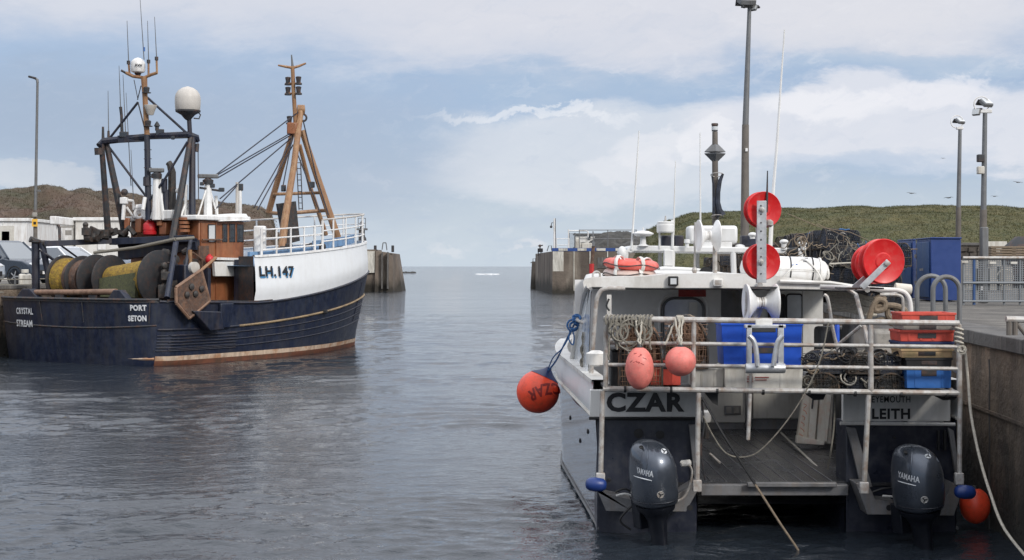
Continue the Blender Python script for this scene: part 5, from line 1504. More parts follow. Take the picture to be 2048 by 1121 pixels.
q = MB(); q.tube([(P(1916, 0, Y).x, Y, QZ), P(1917, 415, Y)], .062, 12); q.build('lower_pole', M['oldpost'], t)
q = MB(); q.tube([P(1917, 418, Y), P(1920, 258, Y)], [.052, .040], 12); q.build('upper_pole', M['lamppost'], t)
q = MB(); q.box(P(1919.5, 257, Y), (.15, .08, .06)); q.build('head_bracket', M['white'], t, bevel=.01)
flood_head(t, P(1920, 243, Y), .2, .55, -.9, Y)
q = MB(); q.torus(P(1914, 244, Y), (0, 1, 0), .14, .012, 20, 5, 1); q.build('cable', M['white'], t)
Y = 29.5
t = thing('floodlight_post', 'taller floodlight post beside the mesh fence with two boxes clamped on it', 'lamp post', (P(1967, 0, Y).x, Y, QZ))
q = MB(); q.tube([(P(1964, 0, Y).x, Y, QZ), P(1967, 420, Y)], [.075, .070], 12); q.build('lower_pole', M['oldpost'], t)
q = MB(); q.tube([P(1967, 422, Y), P(1970, 226, Y)], [.058, .044], 12); q.build('upper_pole', M['lamppost'], t)
q = MB(); q.box(P(1970, 223, Y), (.26, .08, .07)); q.build('head_bracket', M['white'], t, bevel=.01)
flood_head(t, P(1972, 207, Y), .24, .55, -.9, Y); flood_head(t, P(1953, 225, Y), .17, -.9, -.3, Y)
q = MB(); q.torus(P(1963, 209, Y), (0, 1, 0), .15, .012, 20, 5, 1); q.build('cable', M['white'], t)
for py, m in ((317, M['darksteel']), (341, M['whitebox'])):
    q = MB(); q.box(P(1961, py, Y - .05), (.13, .12, .15)); q.build('control_box', m, t, bevel=.015)
q = MB(); q.bb((P(1958, 0, Y).x, Y - .2, QZ), (P(1971, 0, Y).x, Y - .05, P(0, 455, Y).z)); q.build('cable_duct', M['lamppost'], t, bevel=.02)
q = MB(); q.box(P(1963, 577, Y - .22), (.05, .02, .09)); q.build('tag_plate', M['white'], t)

# ---- daymark beacon
Y = 38
t = thing('daymark_beacon', 'beacon pole with a lantern and a dark diamond topmark right of the channel', 'beacon', (P(1431, 0, Y).x, Y, QZ))
q = MB(); q.tube([(P(1433, 0, Y).x, Y, QZ), P(1430, 320, Y), P(1430, 264, Y)], [.10, .075, .07], 12); q.build('pole', M['oldpost'], t)
c = P(1430, 306, Y); rr = 21 / K(Y); hh = 20 / K(Y)
for sd in (1, -1):
    q = MB(); q.lathe(c + Vector((0, 0, sd * .012)), (0, 0, sd), [(0, rr), (.02, rr), (hh * .93, .05), (hh, .05)], 4); q.build('topmark_cone', M['lamppost'], t, smooth=False)
q = MB(); c = P(1429.5, 263, Y); q.lathe(c, (0, 0, 1), [(0, .08), (.02, .075), (.14, .075), (.155, .09), (.2, .08), (.205, .03)], 14); q.build('lantern', M['darksteel'], t)
q = MB(); q.lathe(c + Vector((0, 0, .03)), (0, 0, 1), [(0, .079), (.09, .079)], 14); q.build('lens', M['paleglass'], t)
# landing net hung on the pole
t = thing('hoop_net', 'dark drooping net between two hoops hanging on the daymark beacon pole', 'net', P(1434, 430, Y - .2))
for py, ex in ((350, 12), (434, 12)):
    q = MB(); q.torus(P(1434, py, Y - .2), (0, .3, 1), ex / K(Y), .012, 20, 5); q.build('hoop', M['galv'], t)
q = MB(); pts = [(1446, 348), (1440, 362), (1436, 385), (1435, 405), (1438, 420), (1443, 432)]
q.tube([P(x, y, Y - .2) for x, y in pts], [.03, .05, .06, .07, .08, .12], 8); q.tube([P(1424, 352, Y - .2), P(1427, 372, Y - .2), P(1428, 400, Y - .2), P(1427, 428, Y - .2)], [.02, .03, .03, .04], 6)
q.build('netting', M['net'], t)

# ---- blue containers
def blue_box(label, px0, px1, pf, py_t, py_b, Y, dlen):
    """px0..pf: door side, pf..px1: plain side"""
    a = P(pf, 0, Y); zt_ = EYE + (HY - py_t) / K(Y)
    t = thing('storage_container', label, 'container', (a.x, Y, QZ), group='blue containers on the right quay')
    u = Vector((P(px1, 0, Y + .15).x - a.x, .15, 0)); v = Vector((P(px0, 0, Y + dlen).x - a.x, dlen, 0))
    z0, z1 = QZ + .01, zt_
    base = [Vector((a.x, a.y, z0)), Vector((a.x, a.y, z0)) + u, Vector((a.x, a.y, z0)) + u + v, Vector((a.x, a.y, z0)) + v]
    q = MB(); q.prism(base, (0, 0, z1 - z0)); q.build('body', M['blueloc'], t, bevel=.012)
    q = MB(); q.prism([b + Vector((0, 0, z1 - z0 + .002)) for b in [base[0] - u * .02 - v * .02, base[1] + u * .02 - v * .02, base[2] + u * .02, base[3] - u * .02 + v * .02]], (0, 0, .03)); q.build('lid', M['blueloc'], t, bevel=.008)
    n = Vector((-v.y, v.x, 0)).normalized(); n = n if n.x < 0 else -n
    q = MB(); c0 = base[0] + v * .08 + Vector((0, 0, .06)); c1 = base[0] + v * .94 + Vector((0, 0, .06)); h = z1 - z0 - .12
    q.prism([c0, c1, c1 + Vector((0, 0, h)), c0 + Vector((0, 0, h))], n * .02); d = q.build('door', M['bluedoor'], t, bevel=.006)
    q = MB()
    q.box((c0 * .55 + c1 * .45) + n * .04 + Vector((0, 0, h * .5)), (.10, .04, .05)); q.build('door_handle', M['galv'], d)
    for f in (.25, .75):
        q = MB(); q.box(c1 + n * .03 + Vector((0, 0, h * f)), (.05, .05, .08)); q.build('hinge', M['galv'], d)
blue_box('right-hand blue steel container, larger one with a plain dark side facing the water', 1833, 1922, 1862, 478, 597, 31, 1.6)
blue_box('left-hand narrow blue container standing behind the larger one', 1795, 1832, 1826, 481, 590, 33.2, 1.5)

# ---- mesh fence on the right
Y = 28
t = thing('mesh_fence', 'grey mesh fence with rails along the right quay behind the floodlight post', 'fence', (P(2000, 0, Y).x, Y, QZ))
posts = [1927, 1948, 2008, 2040, 2075, 2110]
M['meshgrey'] = mat('galvanised_mesh', (.20, .215, .23), .6, metal=.2, var=.1)
zt_ = P(0, 516, Y).z; zb_ = P(0, 603, Y).z; zm_ = P(0, 566, Y).z
for px in posts:
    q = MB(); q.tube([(P(px, 0, Y).x, Y, QZ), (P(px, 0, Y).x, Y, zt_)], .028 if px == 1948 else .022, 8); q.build('post', M['bluedoor'] if px == 1948 else M['meshgrey'], t)
for z, r in ((zt_, .026), (zm_, .022), (zb_, .02)):
    q = MB(); q.tube([(P(1925, 0, Y).x, Y - .03, z), (P(2200, 0, Y).x, Y - .03, z)], r, 8); q.build('rail', M['galv'] if z == zt_ else M['meshgrey'], t)
for (xa_, xb_) in zip(posts, posts[1:]):
    q = MB(); xa2, xb2 = P(xa_, 0, Y).x, P(xb_, 0, Y).x
    n = int((xb2 - xa2) / .042)
    for k in range(1, n):
        x = xa2 + (xb2 - xa2) * k / n; q.box((x, Y + .01, (zt_ + zb_) / 2), (.015, .006, zt_ - zb_))
    for k in range(1, 20):
        z = zb_ + (zt_ - zb_) * k / 20; q.box(((xa2 + xb2) / 2, Y + .018, z), (xb2 - xa2, .006, .015))
    q.build('mesh_panel', M['meshgrey'], t, smooth=False)
for px, py in ((1986, 526), (2028, 526), (1930, 524)):
    q = MB(); q.box(P(px, py, Y - .05), (.12, .01, .04)); q.build('notice', M['whitebox'], t)
q = MB(); q.torus(P(2010, 556, Y + 1.0), (0, 1, 0), .16, .012, 20, 5); tag(q.build('hoop', M['rope'], label='pale round hoop hanging behind the mesh fence'), cat='hoop')
# things behind the fence: pallets, drums, pipes
t = thing('pallet_stack', 'small stack of wooden pallets by the rubble wall at the right edge', 'pallets', P(2020, 515, 50))
for k in range(4):
    q = MB(); c = P(2018, 510 - k * 5, 50); q.box((c.x, c.y, c.z), (1.5, 1.0, .06)); q.build('pallet', M['brownrope'], t)
    for dx in (-.65, 0, .65):
        q = MB(); q.box((c.x + dx, c.y, c.z - .05), (.12, 1.0, .05)); q.build('pallet_block', M['brownrope'], t)
q = MB(); a = P(1995, 494, 58); q.box(a, (.72, .04, .42)); tag(q.build('notice_board', M['whitebox'], label='blank white notice board on the rubble wall at the right'), cat='sign')
q = MB(); q.lathe((P(2048, 0, 52).x, 52, QZ), (0, 0, 1), [(0, .9), (.6, 1.0), (1.3, .8), (1.75, .3)], 12); tag(q.build('tarp_heap', M['darksteel'], label='dark covered heap standing by the rubble wall at the right edge'), cat='heap')
q = MB(); a = P(1900, 585, 40)
for k in range(4):
    q = MB(); c = P(1942 + k * 22, 512, 44); q.bb((c.x - .25, 44, QZ), (c.x + .25, 44.5, QZ + rnd.uniform(.6, 1.0)))
    tag(q.build('fish_bin', M['greybox'], bevel=.03, group='grey bins behind the mesh fence', label='grey bin standing in the row behind the mesh fence'), cat='bin')

# ---- ladder hoops on the quay edge
def hoop_ladder():
    Y = 17.0; t = thing('quay_ladder', 'pair of tall dark grey ladder hoops at the quay edge beside the blue containers', 'ladder', (P(1875, 0, Y).x, Y, 0))
    for (xa_, xb_, yt, Y) in ((1834, 1891, 552, 19.0), (1866, 1919, 554, 18.3)):
        a, b = P(xa_, yt, Y), P(xb_, yt, Y); rr = (b.x - a.x) / 2; cx = (a.x + b.x) / 2; zc_ = a.z - rr
        pts = [(a.x, Y, QZ - .0)] + [(cx - rr * math.cos(th), Y, zc_ + rr * math.sin(th)) for th in [PI * i / 14 for i in range(15)]] + [(b.x, Y, QZ)]
        q = MB(); q.tube(pts, .030, 10); q.build('hoop_rail', M['lamppost'], t)
    return t
hoop_ladder()
# low bollard rail at the right edge
t = thing('mooring_rail', 'low rusty tubular mooring rail on the near quay at the right edge', 'rail', (P(2040, 0, 14.6).x, 14.6, QZ))
Y = 14.6
q = MB(); q.tube([P(2012, 639, Y), P(2120, 641, Y)], .033, 10); q.build('top_rail', M['galv'], t)
for px in (2018, 2030, 2080):
    q = MB(); q.tube([P(px, 640, Y), P(px, 671, Y)], .027, 8); q.build('leg', M['oldpost'], t)
q = MB(); q.tube([P(2034, 648, Y), P(2052, 671, Y)], .02, 8); q.build('brace', M['oldpost'], t)
# pale tyre/fender roll and box near the big right reels
q = MB(); q.lathe(P(1790, 577, 22), (1, 0, -.1), [(0, .03), (.0, .08), (.23, .08), (.24, .06)], 12); tag(q.build('pipe_roll', M['foam'], label='short pale roll lying on the quay right of the big red reels', bevel=.0), cat='roll')

# ---- creels
def creel_meshes(w, l, h, seed, dens=8):
    rnd = random.Random(seed)
    f = MB()
    f.bb((-w / 2, -l / 2, 0), (w / 2, l / 2, .018))
    def arch(y, ex=0): return [(-w / 2 - ex, y, .01)] + [((w / 2 + ex) * -math.cos(th), y, h * .35 + h * .65 * math.sin(th)) for th in [PI * i / 8 for i in range(9)]] + [(w / 2 + ex, y, .01)]
    for y in (-l / 2, 0, l / 2): f.tube(arch(y), .011, 5)
    for x, z in ((-w / 2, .02), (w / 2, .02), (-w / 2, h * .4), (w / 2, h * .4), (0, h)): f.tube([(x, -l / 2, z), (x, l / 2, z)], .009, 5)
    n = MB()
    A = arch(0, .004)
    def sec(y): return [Vector((p[0], y, p[2])) for p in A]
    ny = int(dens * l / w)
    for k in range(len(A) - 1):
        for i in range(ny):
            y0 = -l / 2 + l * i / ny; y1 = -l / 2 + l * (i + 1) / ny
            a0 = Vector((A[k][0], y0, A[k][2])); a1 = Vector((A[k + 1][0], y1, A[k + 1][2])); b0 = Vector((A[k + 1][0], y0, A[k + 1][2])); b1 = Vector((A[k][0], y1, A[k][2]))
            n.tube([a0, a1], .0045, 3, cap=False); n.tube([b0, b1], .0045, 3, cap=False)
    for y in (-l / 2, l / 2):
        for k in range(20):
            x = -w / 2 + w * (k + .5) / 20; zt = h * .35 + h * .65 * math.sqrt(max(0, 1 - (2 * x / w) ** 2))
            n.tube([(x, y, 0), (x + rnd.uniform(-.03, .03), y, zt)], .0035, 3, cap=False)
        for k in range(11): n.tube([(-w / 2, y, h * k / 12), (w / 2, y, h * (k + rnd.uniform(-.2, .4)) / 12)], .0045, 3, cap=False)
    e = MB(); e.torus((-w * .3, 0, h * .55), (1, 0, .3), h * .27, .009, 14, 4)
    r = MB(); coil(r, (0, -l * .1, h * .95), w * .22, .011, 2, seed, n=14)
    return f, n, e, r
def make_creel(w, l, h, seed, label, group, netm, ropem, loc, dens=8):
    t = thing('lobster_creel', label, 'lobster creel', loc, group, rot=(0, 0, 0))
    f, n, e, r = creel_meshes(w, l, h, seed, dens)
    f.build('frame', M['creel'], t); n.build('netting', netm, t, smooth=False, kind='stuff'); e.build('entrance_ring', M['galv'], t); r.build('rope', ropem, t)
    t.location = loc
    return t
GRPQ = 'lobster creels heaped on the right quay'
LABQ = 'black netted lobster creel in the big heap on the right quay'
rnd = random.Random(77)
CW, CL, CH = .50, .66, .38
protos = []
for i, (nm, rm) in enumerate(((M['net'], M['bluerope']), (M['net'], M['rope']), (M['net'], M['brownrope']), (M['creel'], M['greyrope']))):
    protos.append(make_creel(CW, CL, CH, i, LABQ, GRPQ, nm, rm, (0, 0, 0), 13))
spots = []
# rows inland from the quay edge; heights follow the outline of the heap
def heap_top(px): return lerp_tab([(1260, 512), (1440, 506), (1490, 500), (1570, 492), (1590, 466), (1620, 455), (1650, 462), (1690, 474), (1760, 484), (1800, 500), (1820, 520)], px)
y = 23.5
while y < 105:
    for row in range(3 if y < 30 else 2 if y < 37 else 1):
        x = edge_x(y) + .45 + row * .62 + rnd.uniform(-.05, .05); px = HX + x * K(y)
        if px > 1772: continue
        zmax = EYE + (HY - heap_top(px)) / K(y); zmax = min(zmax, QZ + (2.1 if y < 37 else 1.6))
        k = 0
        while QZ + k * CH * .93 + CH < zmax + .12 and k < 6:
            spots.append((x + rnd.uniform(-.06, .06), y + rnd.uniform(-.05, .05), QZ + .01 + k * CH * .93, row)); k += 1
    y += .68 if y < 37 else 1.5
spots = spots[:285]
for i, (x, y, z, row) in enumerate(spots):
    rot = (rnd.uniform(-.09, .09), rnd.uniform(-.09, .09), PI / 2 * rnd.choice((0, 1, 1)) + rnd.uniform(-.25, .25) - .06)
    if i < 4: protos[i].location = (x, y, z); protos[i].rotation_euler = rot
    else: copy_tree(protos[rnd.randrange(4)], None, (x, y, z), rot)
print('creels', len(spots))
# loose ropes and floats slung over the heap
t = thing('rope_tangle', 'tangle of pale and blue ropes thrown over the heap of creels', 'ropes', (7, 27, QZ + 1))
for i, (m, n_) in enumerate((('rope', 3), ('brownrope', 16), ('bluerope', 3), ('greyrope', 16))):
    q = MB()
    for k in range(n_):
        px = rnd.uniform(1560, 1800); Y = rnd.uniform(23, 27); py = heap_top(px) + rnd.uniform(0, 55)
        c = P(px, py, Y - .1)
        if k % 6 == 5: coil(q, c, rnd.uniform(.07, .13), .009, 2.5, k, Matrix.Rotation(rnd.uniform(.8, 1.6), 3, 'X') @ Matrix.Rotation(rnd.uniform(-1, 1), 3, 'Y'), n=16)
        else:
            e = c + Vector((rnd.uniform(-.7, .7), rnd.uniform(-.2, .2), rnd.uniform(-.5, .2))); q.tube(wob(c, e, rnd.uniform(.02, .25), 8, .03, k), .008, 4)
    q.build(['pale_rope', 'brown_rope', 'blue_rope', 'grey_rope'][i], M[m], t, kind='stuff')
q = MB(); q.tube([P(1575, 428, 26), P(1640, 455, 26), P(1700, 465, 26), P(1745, 485, 26)], .007, 5); q.tube([P(1634, 448, 26), P(1700, 478, 26), P(1690, 500, 26)], .007, 5)
q.build('pink_cord', M['brownrope'], t, kind='stuff')
# ================================================================ SECOND BOAT (ahead of the catamaran)
M['wb'] = mat('white_boat_grp', (.70, .70, .69), .4, var=.04, dirt=[((.48, .46, .42), .35, 3, True)])
Y = 28.0
sb = thing('workboat', 'white workboat with an open framed cabin moored ahead of the catamaran', 'workboat', (3.9, 30, 0))
q = MB(); rings = []
for u in us_between(0, 1, 14):
    yy = 27.2 + u * 8; w = 1.55 * (1 - u ** 3); cx = 3.85
    rings.append([(cx - w * .8, yy, -.3), (cx - w, yy, .6), (cx - w - .03, yy, 1.55 + .5 * u * u), (cx + w + .03, yy, 1.55 + .5 * u * u), (cx + w, yy, .6), (cx + w * .8, yy, -.3)])
q.loft(rings, True, True, True); q.build('hull', M['wb'], sb)
def wall_rect(name, pts, Y, th, m, parent, bevel=0, smooth=False):
    q = MB(); q.prism([P(x, y, Y) for x, y in pts], (0, th, 0)); return q.build(name, m, parent, bevel=bevel, smooth=smooth)
# roof bar with rounded ends, pillars, sill
def rbar(name, pts, Y, r, m, parent, n=8):
    q = MB(); q.tube([P(x, y, Y if len(p) < 3 else p[2]) for p in pts for x, y in [p[:2]]], r, n); return q.build(name, m, parent)
q = MB(); A = [P(1258, 498, Y), P(1258, 493, Y), P(1272, 490, Y), P(1600, 497, Y), P(1600, 506, Y)]
q.prism([P(1252, 505, Y), P(1256, 496, Y), P(1266, 491, Y), P(1602, 497, Y), P(1604, 508, Y), P(1270, 503, Y), P(1262, 507, Y)], (0, 2.6, .0)); q.build('cabin_roof', M['wb'], sb, bevel=.02)
for x0, x1, y0, y1 in ((1253, 1246, 500, 548), (1345, 1343, 500, 548), (1466, 1468, 503, 552), (1600, 1606, 506, 560)):
    rbar('cabin_pillar', [(x0, y0), (x1, y1)], Y + .05, .055, M['wb'], sb)
for x0, x1, y0, y1 in ((1320, 1320, 500, 545), (1395, 1395, 500, 548), (1540, 1540, 503, 552)):
    rbar('cabin_pillar', [(x0, y0), (x1, y1)], Y + 2.4, .04, M['wb'], sb)
rbar('window_sill', [(1246, 549), (1470, 553), (1606, 560)], Y + .05, .05, M['wb'], sb)
wall_rect('cabin_side', [(1244, 548), (1606, 558), (1606, 640), (1244, 640)], Y + .1, .06, M['wb'], sb)
q = MB(); q.prism([P(1300, 538, Y - .3), P(1330, 533, Y - .3), P(1390, 536, Y - .3), P(1450, 546, Y - .3), P(1450, 556, Y - .3), P(1300, 556, Y - .3)], (0, .5, 0)); q.build('windscreen_hood', M['wb'], sb, bevel=.04)
q = MB(); q.lathe(P(1412, 548, Y - .35), (0, 1, 0), [(0, .13), (.03, .13), (.035, .06)], 16); q.build('porthole', M['black'], sb)
q = MB(); q.bb(P(1328, 533, Y - .1), P(1345, 500, Y + .1)); q.build('cabin_post', M['wb'], sb, bevel=.02)
q = MB(); q.sphere(P(1244, 508, Y - .1), .11, 12, 8, (.8, .8, 1.3)); q.build('horn', M['wb'], sb)
# flat round radar, cylinder, big box radar
q = MB(); c = P(1286, 468, Y); q.lathe(c, (0, 0, 1), [(-.05, .02), (-.045, .12), (-.01, .2), (.01, .2), (.05, .10), (.06, .02)], 22); q.build('dish_antenna', M['wb'], sb)
q = MB(); c = P(1286, 483, Y); q.lathe(c - Vector((0, 0, .09)), (0, 0, 1), [(0, .10), (.04, .06), (.18, .05)], 10); q.tube([P(1286, 462, Y), P(1286, 455, Y)], .012, 5); q.build('antenna_foot', M['wb'], sb)
q = MB(); c = P(1331, 466, Y); q.lathe(c, (0, 0, 1), [(0, .15), (.02, .165), (.14, .165), (.15, .155), (.2, .155), (.21, .13)], 20); q.build('scanner_drum', M['wb'], sb)
q = MB(); q.tube([P(1331, 447, Y), P(1331, 432, Y)], [.03, .012], 6); q.build('beacon_lamp', M['galv'], sb)
q = MB(); q.tube([P(1319, 498, Y), P(1319, 466, Y)], .02, 6); q.tube([P(1345, 498, Y), P(1345, 440, Y)], .03, 6); q.build('antenna_frame', M['wb'], sb)
for x0, x1 in ((1323, 1341), (1349, 1364), (1484, 1516)):
    q = MB(); q.bb(P(x0, 493, Y + .2), P(x1, 472, Y + .5)); q.build('equipment_box', M['navy_dark'], sb, bevel=.02)
q = MB(); a, b = P(1377, 493, Y + .1), P(1468, 453, Y + .6)
q.bb((a.x, a.y, a.z + .05), (b.x, b.y, b.z)); q.build('radar_cover', M['wb'], sb, bevel=.06)
q = MB(); q.bb(P(1392, 496, Y + .1), P(1458, 486, Y + .5)); q.build('radar_foot', M['wb'], sb, bevel=.01)
q = MB(); q.lathe(P(1374, 496, Y - .1), (0, 0, 1), [(0, .04), (.08, .035), (.09, .06), (.16, .05)], 10); q.build('mushroom_vent', M['wb'], sb)
for px in (1288, 1480):
    q = MB(); q.sphere(P(px, 494, Y + .2), .1, 12, 8, (1, 1, .5)); q.build('gps_dome', M['wb'], sb)
for (x0, y0, x1, y1, r) in ((1263, 500, 1278, 262, .026), (1347, 470, 1351, 322, .020), (1401, 470, 1400, 266, .020)):
    q = MB(); m_ = (x0 + (x1 - x0) * .35, y0 + (y1 - y0) * .35)
    q.tube([P(x0, y0, Y), P(m_[0], m_[1], Y), P(x1, y1, Y)], [r, r * .8, r * .45], 6); q.build('whip_antenna', M['wb'], sb)
for (x0, y0, x1, y1) in ((1505, 478, 1505, 470), (1568, 500, 1568, 484), (1608, 500, 1605, 488)):
    q = MB(); q.tube([P(x0, y0, Y), P(x1, y1, Y)], .05, 8); q.sphere(P(x1, y1, Y), .06, 10, 6, (1.4, 1.4, .8)); q.build('deck_light', M['wb'], sb)
q = MB(); q.lathe(P(1585, 504, Y - .3), (1, -.3, 0), [(-.1, .06), (.1, .09)], 12); q.build('speaker_horn', M['black'], sb)
for i, (x0, y0, x1, y1) in enumerate(((1330, 500, 1345, 535), (1400, 548, 1430, 508), (1430, 508, 1450, 540), (1480, 515, 1510, 552), (1500, 505, 1460, 500), (1470, 552, 1485, 506))):
    q = MB(); q.tube(wob(P(x0, y0, Y + 1), P(x1, y1, Y + .8), .06, 8, .02, i), .014, 5); q.build('inner_rope', M['brownrope'], sb)
t = thing('channel_post', 'thin red and brown post with a small topmark left of the roof lifebuoys', 'marker post', P(1183, 620, 30))
q = MB(); q.tube([P(1182, 690, 30), P(1183.5, 528, 30)], .048, 8); q.build('red_section', M['redpost'], t)
q = MB(); q.tube([P(1183.5, 528, 30), P(1187, 492, 30)], .036, 8); q.build('brown_section', M['rust'], t)
q = MB(); q.bb(P(1184.5, 493, 29.95), P(1189.5, 484, 30.05)); q.tube([P(1187, 484, 30), P(1186, 463, 30)], .012, 5); q.build('topmark', M['lamppost'], t)

# ================================================================ CATAMARAN
CZ = thing('fishing_catamaran', 'white and navy fishing catamaran seen from astern, lettered CZAR, EYEMOUTH and LEITH', 'catamaran', (2.75, 20, 0))
YT = 15.8
def xl(Y, z):  # outer port side
    base = .885 - .042 * (Y - YT)
    if Y > 21: base = .885 - .042 * 5.2 + .011 * (Y - 21) ** 2.6
    if z < 1.2: return base + (1.2 - z) * .035 * (1 + max(0, Y - 21) * .6)
    return base - .045 * min((z - 1.2) / .1, 1) + (z - 1.3) * .06
def xr(Y, z): return 5.55 - xl(Y, z) if Y > 21 else (4.68 + .005 * (Y - YT) + (.03 if z > 1.2 else 0))
Ys = [YT + .4 * i for i in range(14)] + [21.4 + .33 * i for i in range(15)]
def gun(Y): return 1.585 + max(0, Y - 21) ** 1.5 * .012
# lower port side (navy) with its bow, and starboard
def side_sheet(fx, z0, z1, nz_, m, name, flip=False):
    q = MB(); rings = []
    for Y in Ys:
        if fx is xl and xl(Y, 1) > 2.7 or fx is xr and xr(Y, 1) < 2.8: break
        zt_ = z1(Y); rings.append([(fx(Y, z0 + (zt_ - z0) * k / nz_), Y, z0 + (zt_ - z0) * k / nz_) for k in range(nz_ + 1)])
    q.loft(rings, False); return q, q.build(name, m, CZ)
_, o = side_sheet(xl, -.5, lambda Y: 1.2, 6, M['navyside'], 'hull_side')
_, o = side_sheet(xr, -.5, lambda Y: 1.2, 6, M['navyside'], 'hull_side')
q1, o1 = side_sheet(xl, 1.2, gun, 5, M['hullwhite'], 'white_topside')
q2, o2 = side_sheet(xr, 1.2, gun, 5, M['hullwhite'], 'white_topside')
for fx in (xl, xr):
    for z, r, m, nm, off in ((1.2, .022, M['whitebox'], 'chine_strip', 0), (.04, .016, M['lamppost'], 'spray_rail', 0)):
        q = MB(); sg = -1 if fx is xl else 1
        q.tube([(fx(Y, z) + sg * .012, Y, z) for Y in Ys if fx(Y, z) < 2.6 or fx is xr], r, 6); q.build(nm, m, CZ)
    q = MB(); rings = []
    for Y in Ys[:22]:
        sg = 1 if fx is xl else -1; g_ = gun(Y)
        rings.append([(fx(Y, g_) - sg * .02, Y, g_ - .03), (fx(Y, g_) - sg * .02, Y, g_ + .02), (fx(Y, g_) + sg * .16, Y, g_ + .02), (fx(Y, g_) + sg * .16, Y, g_ - .5)])
    q.loft(rings, False); q.build('gunwale', M['offwhite'], CZ)
# dents / scuppers along the port navy side
for Y, z in ((16.8, .95), (17.9, .72), (19.3, .85)):
    q = MB(); q.sphere((xl(Y, z) - .004, Y, z), .03, 10, 6, (.4, 1.3, 1)); q.build('fender_eye', M['black'], CZ)
# inner sides, tunnel roof and working deck
XI0, XI1 = 1.955, 3.50
for x in (XI0, XI1):
    q = MB(); q.add([(x, YT, -.5), (x, 25, -.5), (x, 25, .52), (x, YT, .52)], [(0, 1, 2, 3)]); q.build('tunnel_side', M['navygel'], CZ, smooth=False)
q = MB(); q.bb((XI0 - .28, YT - .02, .49), (XI1 + .66, 21.3, .525)); q.build('working_deck', M['deck'], CZ, smooth=False)
q = MB(); q.bb((XI0 + .02, YT - .12, .40), (XI1 + .02, YT - .022, .515)); q.build('deck_beam', M['greysteel'], CZ, bevel=.01)
q = MB(); q.bb((2.45, YT - .2, .50), (3.38, YT - .13, .55)); q.build('deck_step', M['greysteel'], CZ, bevel=.01)
q = MB()
for k in range(9): q.tube([(XI0 + .15 + .16 * k, YT + .05, .528), (XI0 + .15 + .16 * k, 20.9, .528)], .006, 4)
q.build('deck_seam', M['greysteel'], CZ, kind='stuff')
q = MB(); q.add([(XI0, YT, .3), (XI1, YT, .3), (XI1, 25, .25), (XI0, 25, .25)], [(0, 1, 2, 3)]); q.build('tunnel_roof', M['navygel'], CZ, smooth=False)
# well sides between the deck and each engine box
for x, sg in ((XI0 - .28, 1), (XI1 + .66, -1)):
    q = MB(); q.bb((x - .02, YT + .05, .5), (x + .02, 20.9, 1.55)); q.build('well_side', M['navygel'], CZ, smooth=False)
# aft transoms: two dark boxes with white name boards
def bx(name, x0, y0, x1, y1, Y, d, m, bevel=0, parent=None):
    a, b = P(x0, y0, Y), P(x1, y1, Y); q = MB(); q.bb((a.x, Y, b.z), (b.x, Y + d, a.z)); return q.build(name, m, parent or CZ, bevel=bevel, smooth=bool(bevel))
bx('transom', 1194, 1160, 1394, 839, YT, .5, M['navygel'], .012)
bx('transom', 1692, 1160, 1912, 846, YT, .5, M['navygel'], .012)
def board(x0, x1, y0, y1, r=.02):
    q = MB(); q.prism([P(x0, y0, YT - .03), P(x1, y0, YT - .03), P(x1, y1, YT - .03), P(x0, y1, YT - .03)], (0, .08, 0)); return q
nb1 = board(1180, 1393, 780, 835); nbo = nb1.build('name_board', M['sternboard'], CZ, bevel=.008)
nb2 = board(1686, 1901, 786, 843); nbo2 = nb2.build('name_board', M['sternboard'], CZ, bevel=.008)
q = MB(); q.tube([P(1178, 837, YT - .05), P(1396, 838, YT - .05)], .018, 6); q.build('chine_strip', M['black'], CZ)
q = MB(); q.tube([P(1680, 847, YT - .05), P(1910, 849, YT - .05)], .02, 6); q.build('chine_strip', M['offwhite'], CZ)
B1, B2 = nb1.bvh(), nb2.bvh()
def text_at(text, px, py, w, h, Y, m, parent, bold=.02, name='lettering'):
    k = K(Y); letters(text, .2, P(px, py, Y), (1, 0, 0), (0, 0, 1), m, parent, bold=bold, fit=w / k, height=h / k, name=name)
text_at('CZAR', 1291, 805, 156, 39, YT - .034, M['blackpaint'], nbo, .04)
text_at('EYEMOUTH', 1782, 799, 77, 13, YT - .034, M['blackpaint'], nbo2, .010)
text_at('LEITH', 1782, 828, 76, 21, YT - .034, M['blackpaint'], nbo2, .035)
# engine brackets / wings beside each motor
def plate(name, pts, Y, d, m=M['greysteel'], bevel=.006, parent=None):
    q = MB(); q.prism([P(x, y, Y) for x, y in pts], (0, d, 0)); return q.build(name, m, parent or CZ, bevel=bevel, smooth=False)
plate('engine_bracket', [(1196, 985), (1262, 1000), (1266, 1024), (1212, 1022), (1192, 975)], YT - .35, .32)
plate('engine_bracket', [(1345, 1024), (1372, 1024), (1402, 970), (1398, 962), (1350, 992)], YT - .35, .32)
plate('engine_bracket', [(1712, 967), (1735, 967), (1752, 1000), (1790, 1002), (1788, 1030), (1735, 1030)], YT - .35, .32)
plate('engine_bracket', [(1880, 1032), (1908, 1032), (1924, 985), (1905, 965), (1890, 1000)], YT - .35, .32)
for px, py in ((1380, 1016), (1778, 1016)):
    q = MB(); q.lathe(P(px, py, YT - .352), (0, -1, 0), [(0, .03), (.004, .03)], 14); q.build('drain_hole', M['black'], CZ)
for px, py, r in ((1277, 867, .05), (1320, 870, .045), (1789, 876, .012), (1218, 960, .02)):
    q = MB(); q.lathe(P(px, py, YT - .002), (0, -1, 0), [(0, r), (.01, r), (.012, r * .6)], 16); q.build('transom_cap', M['black'], CZ)
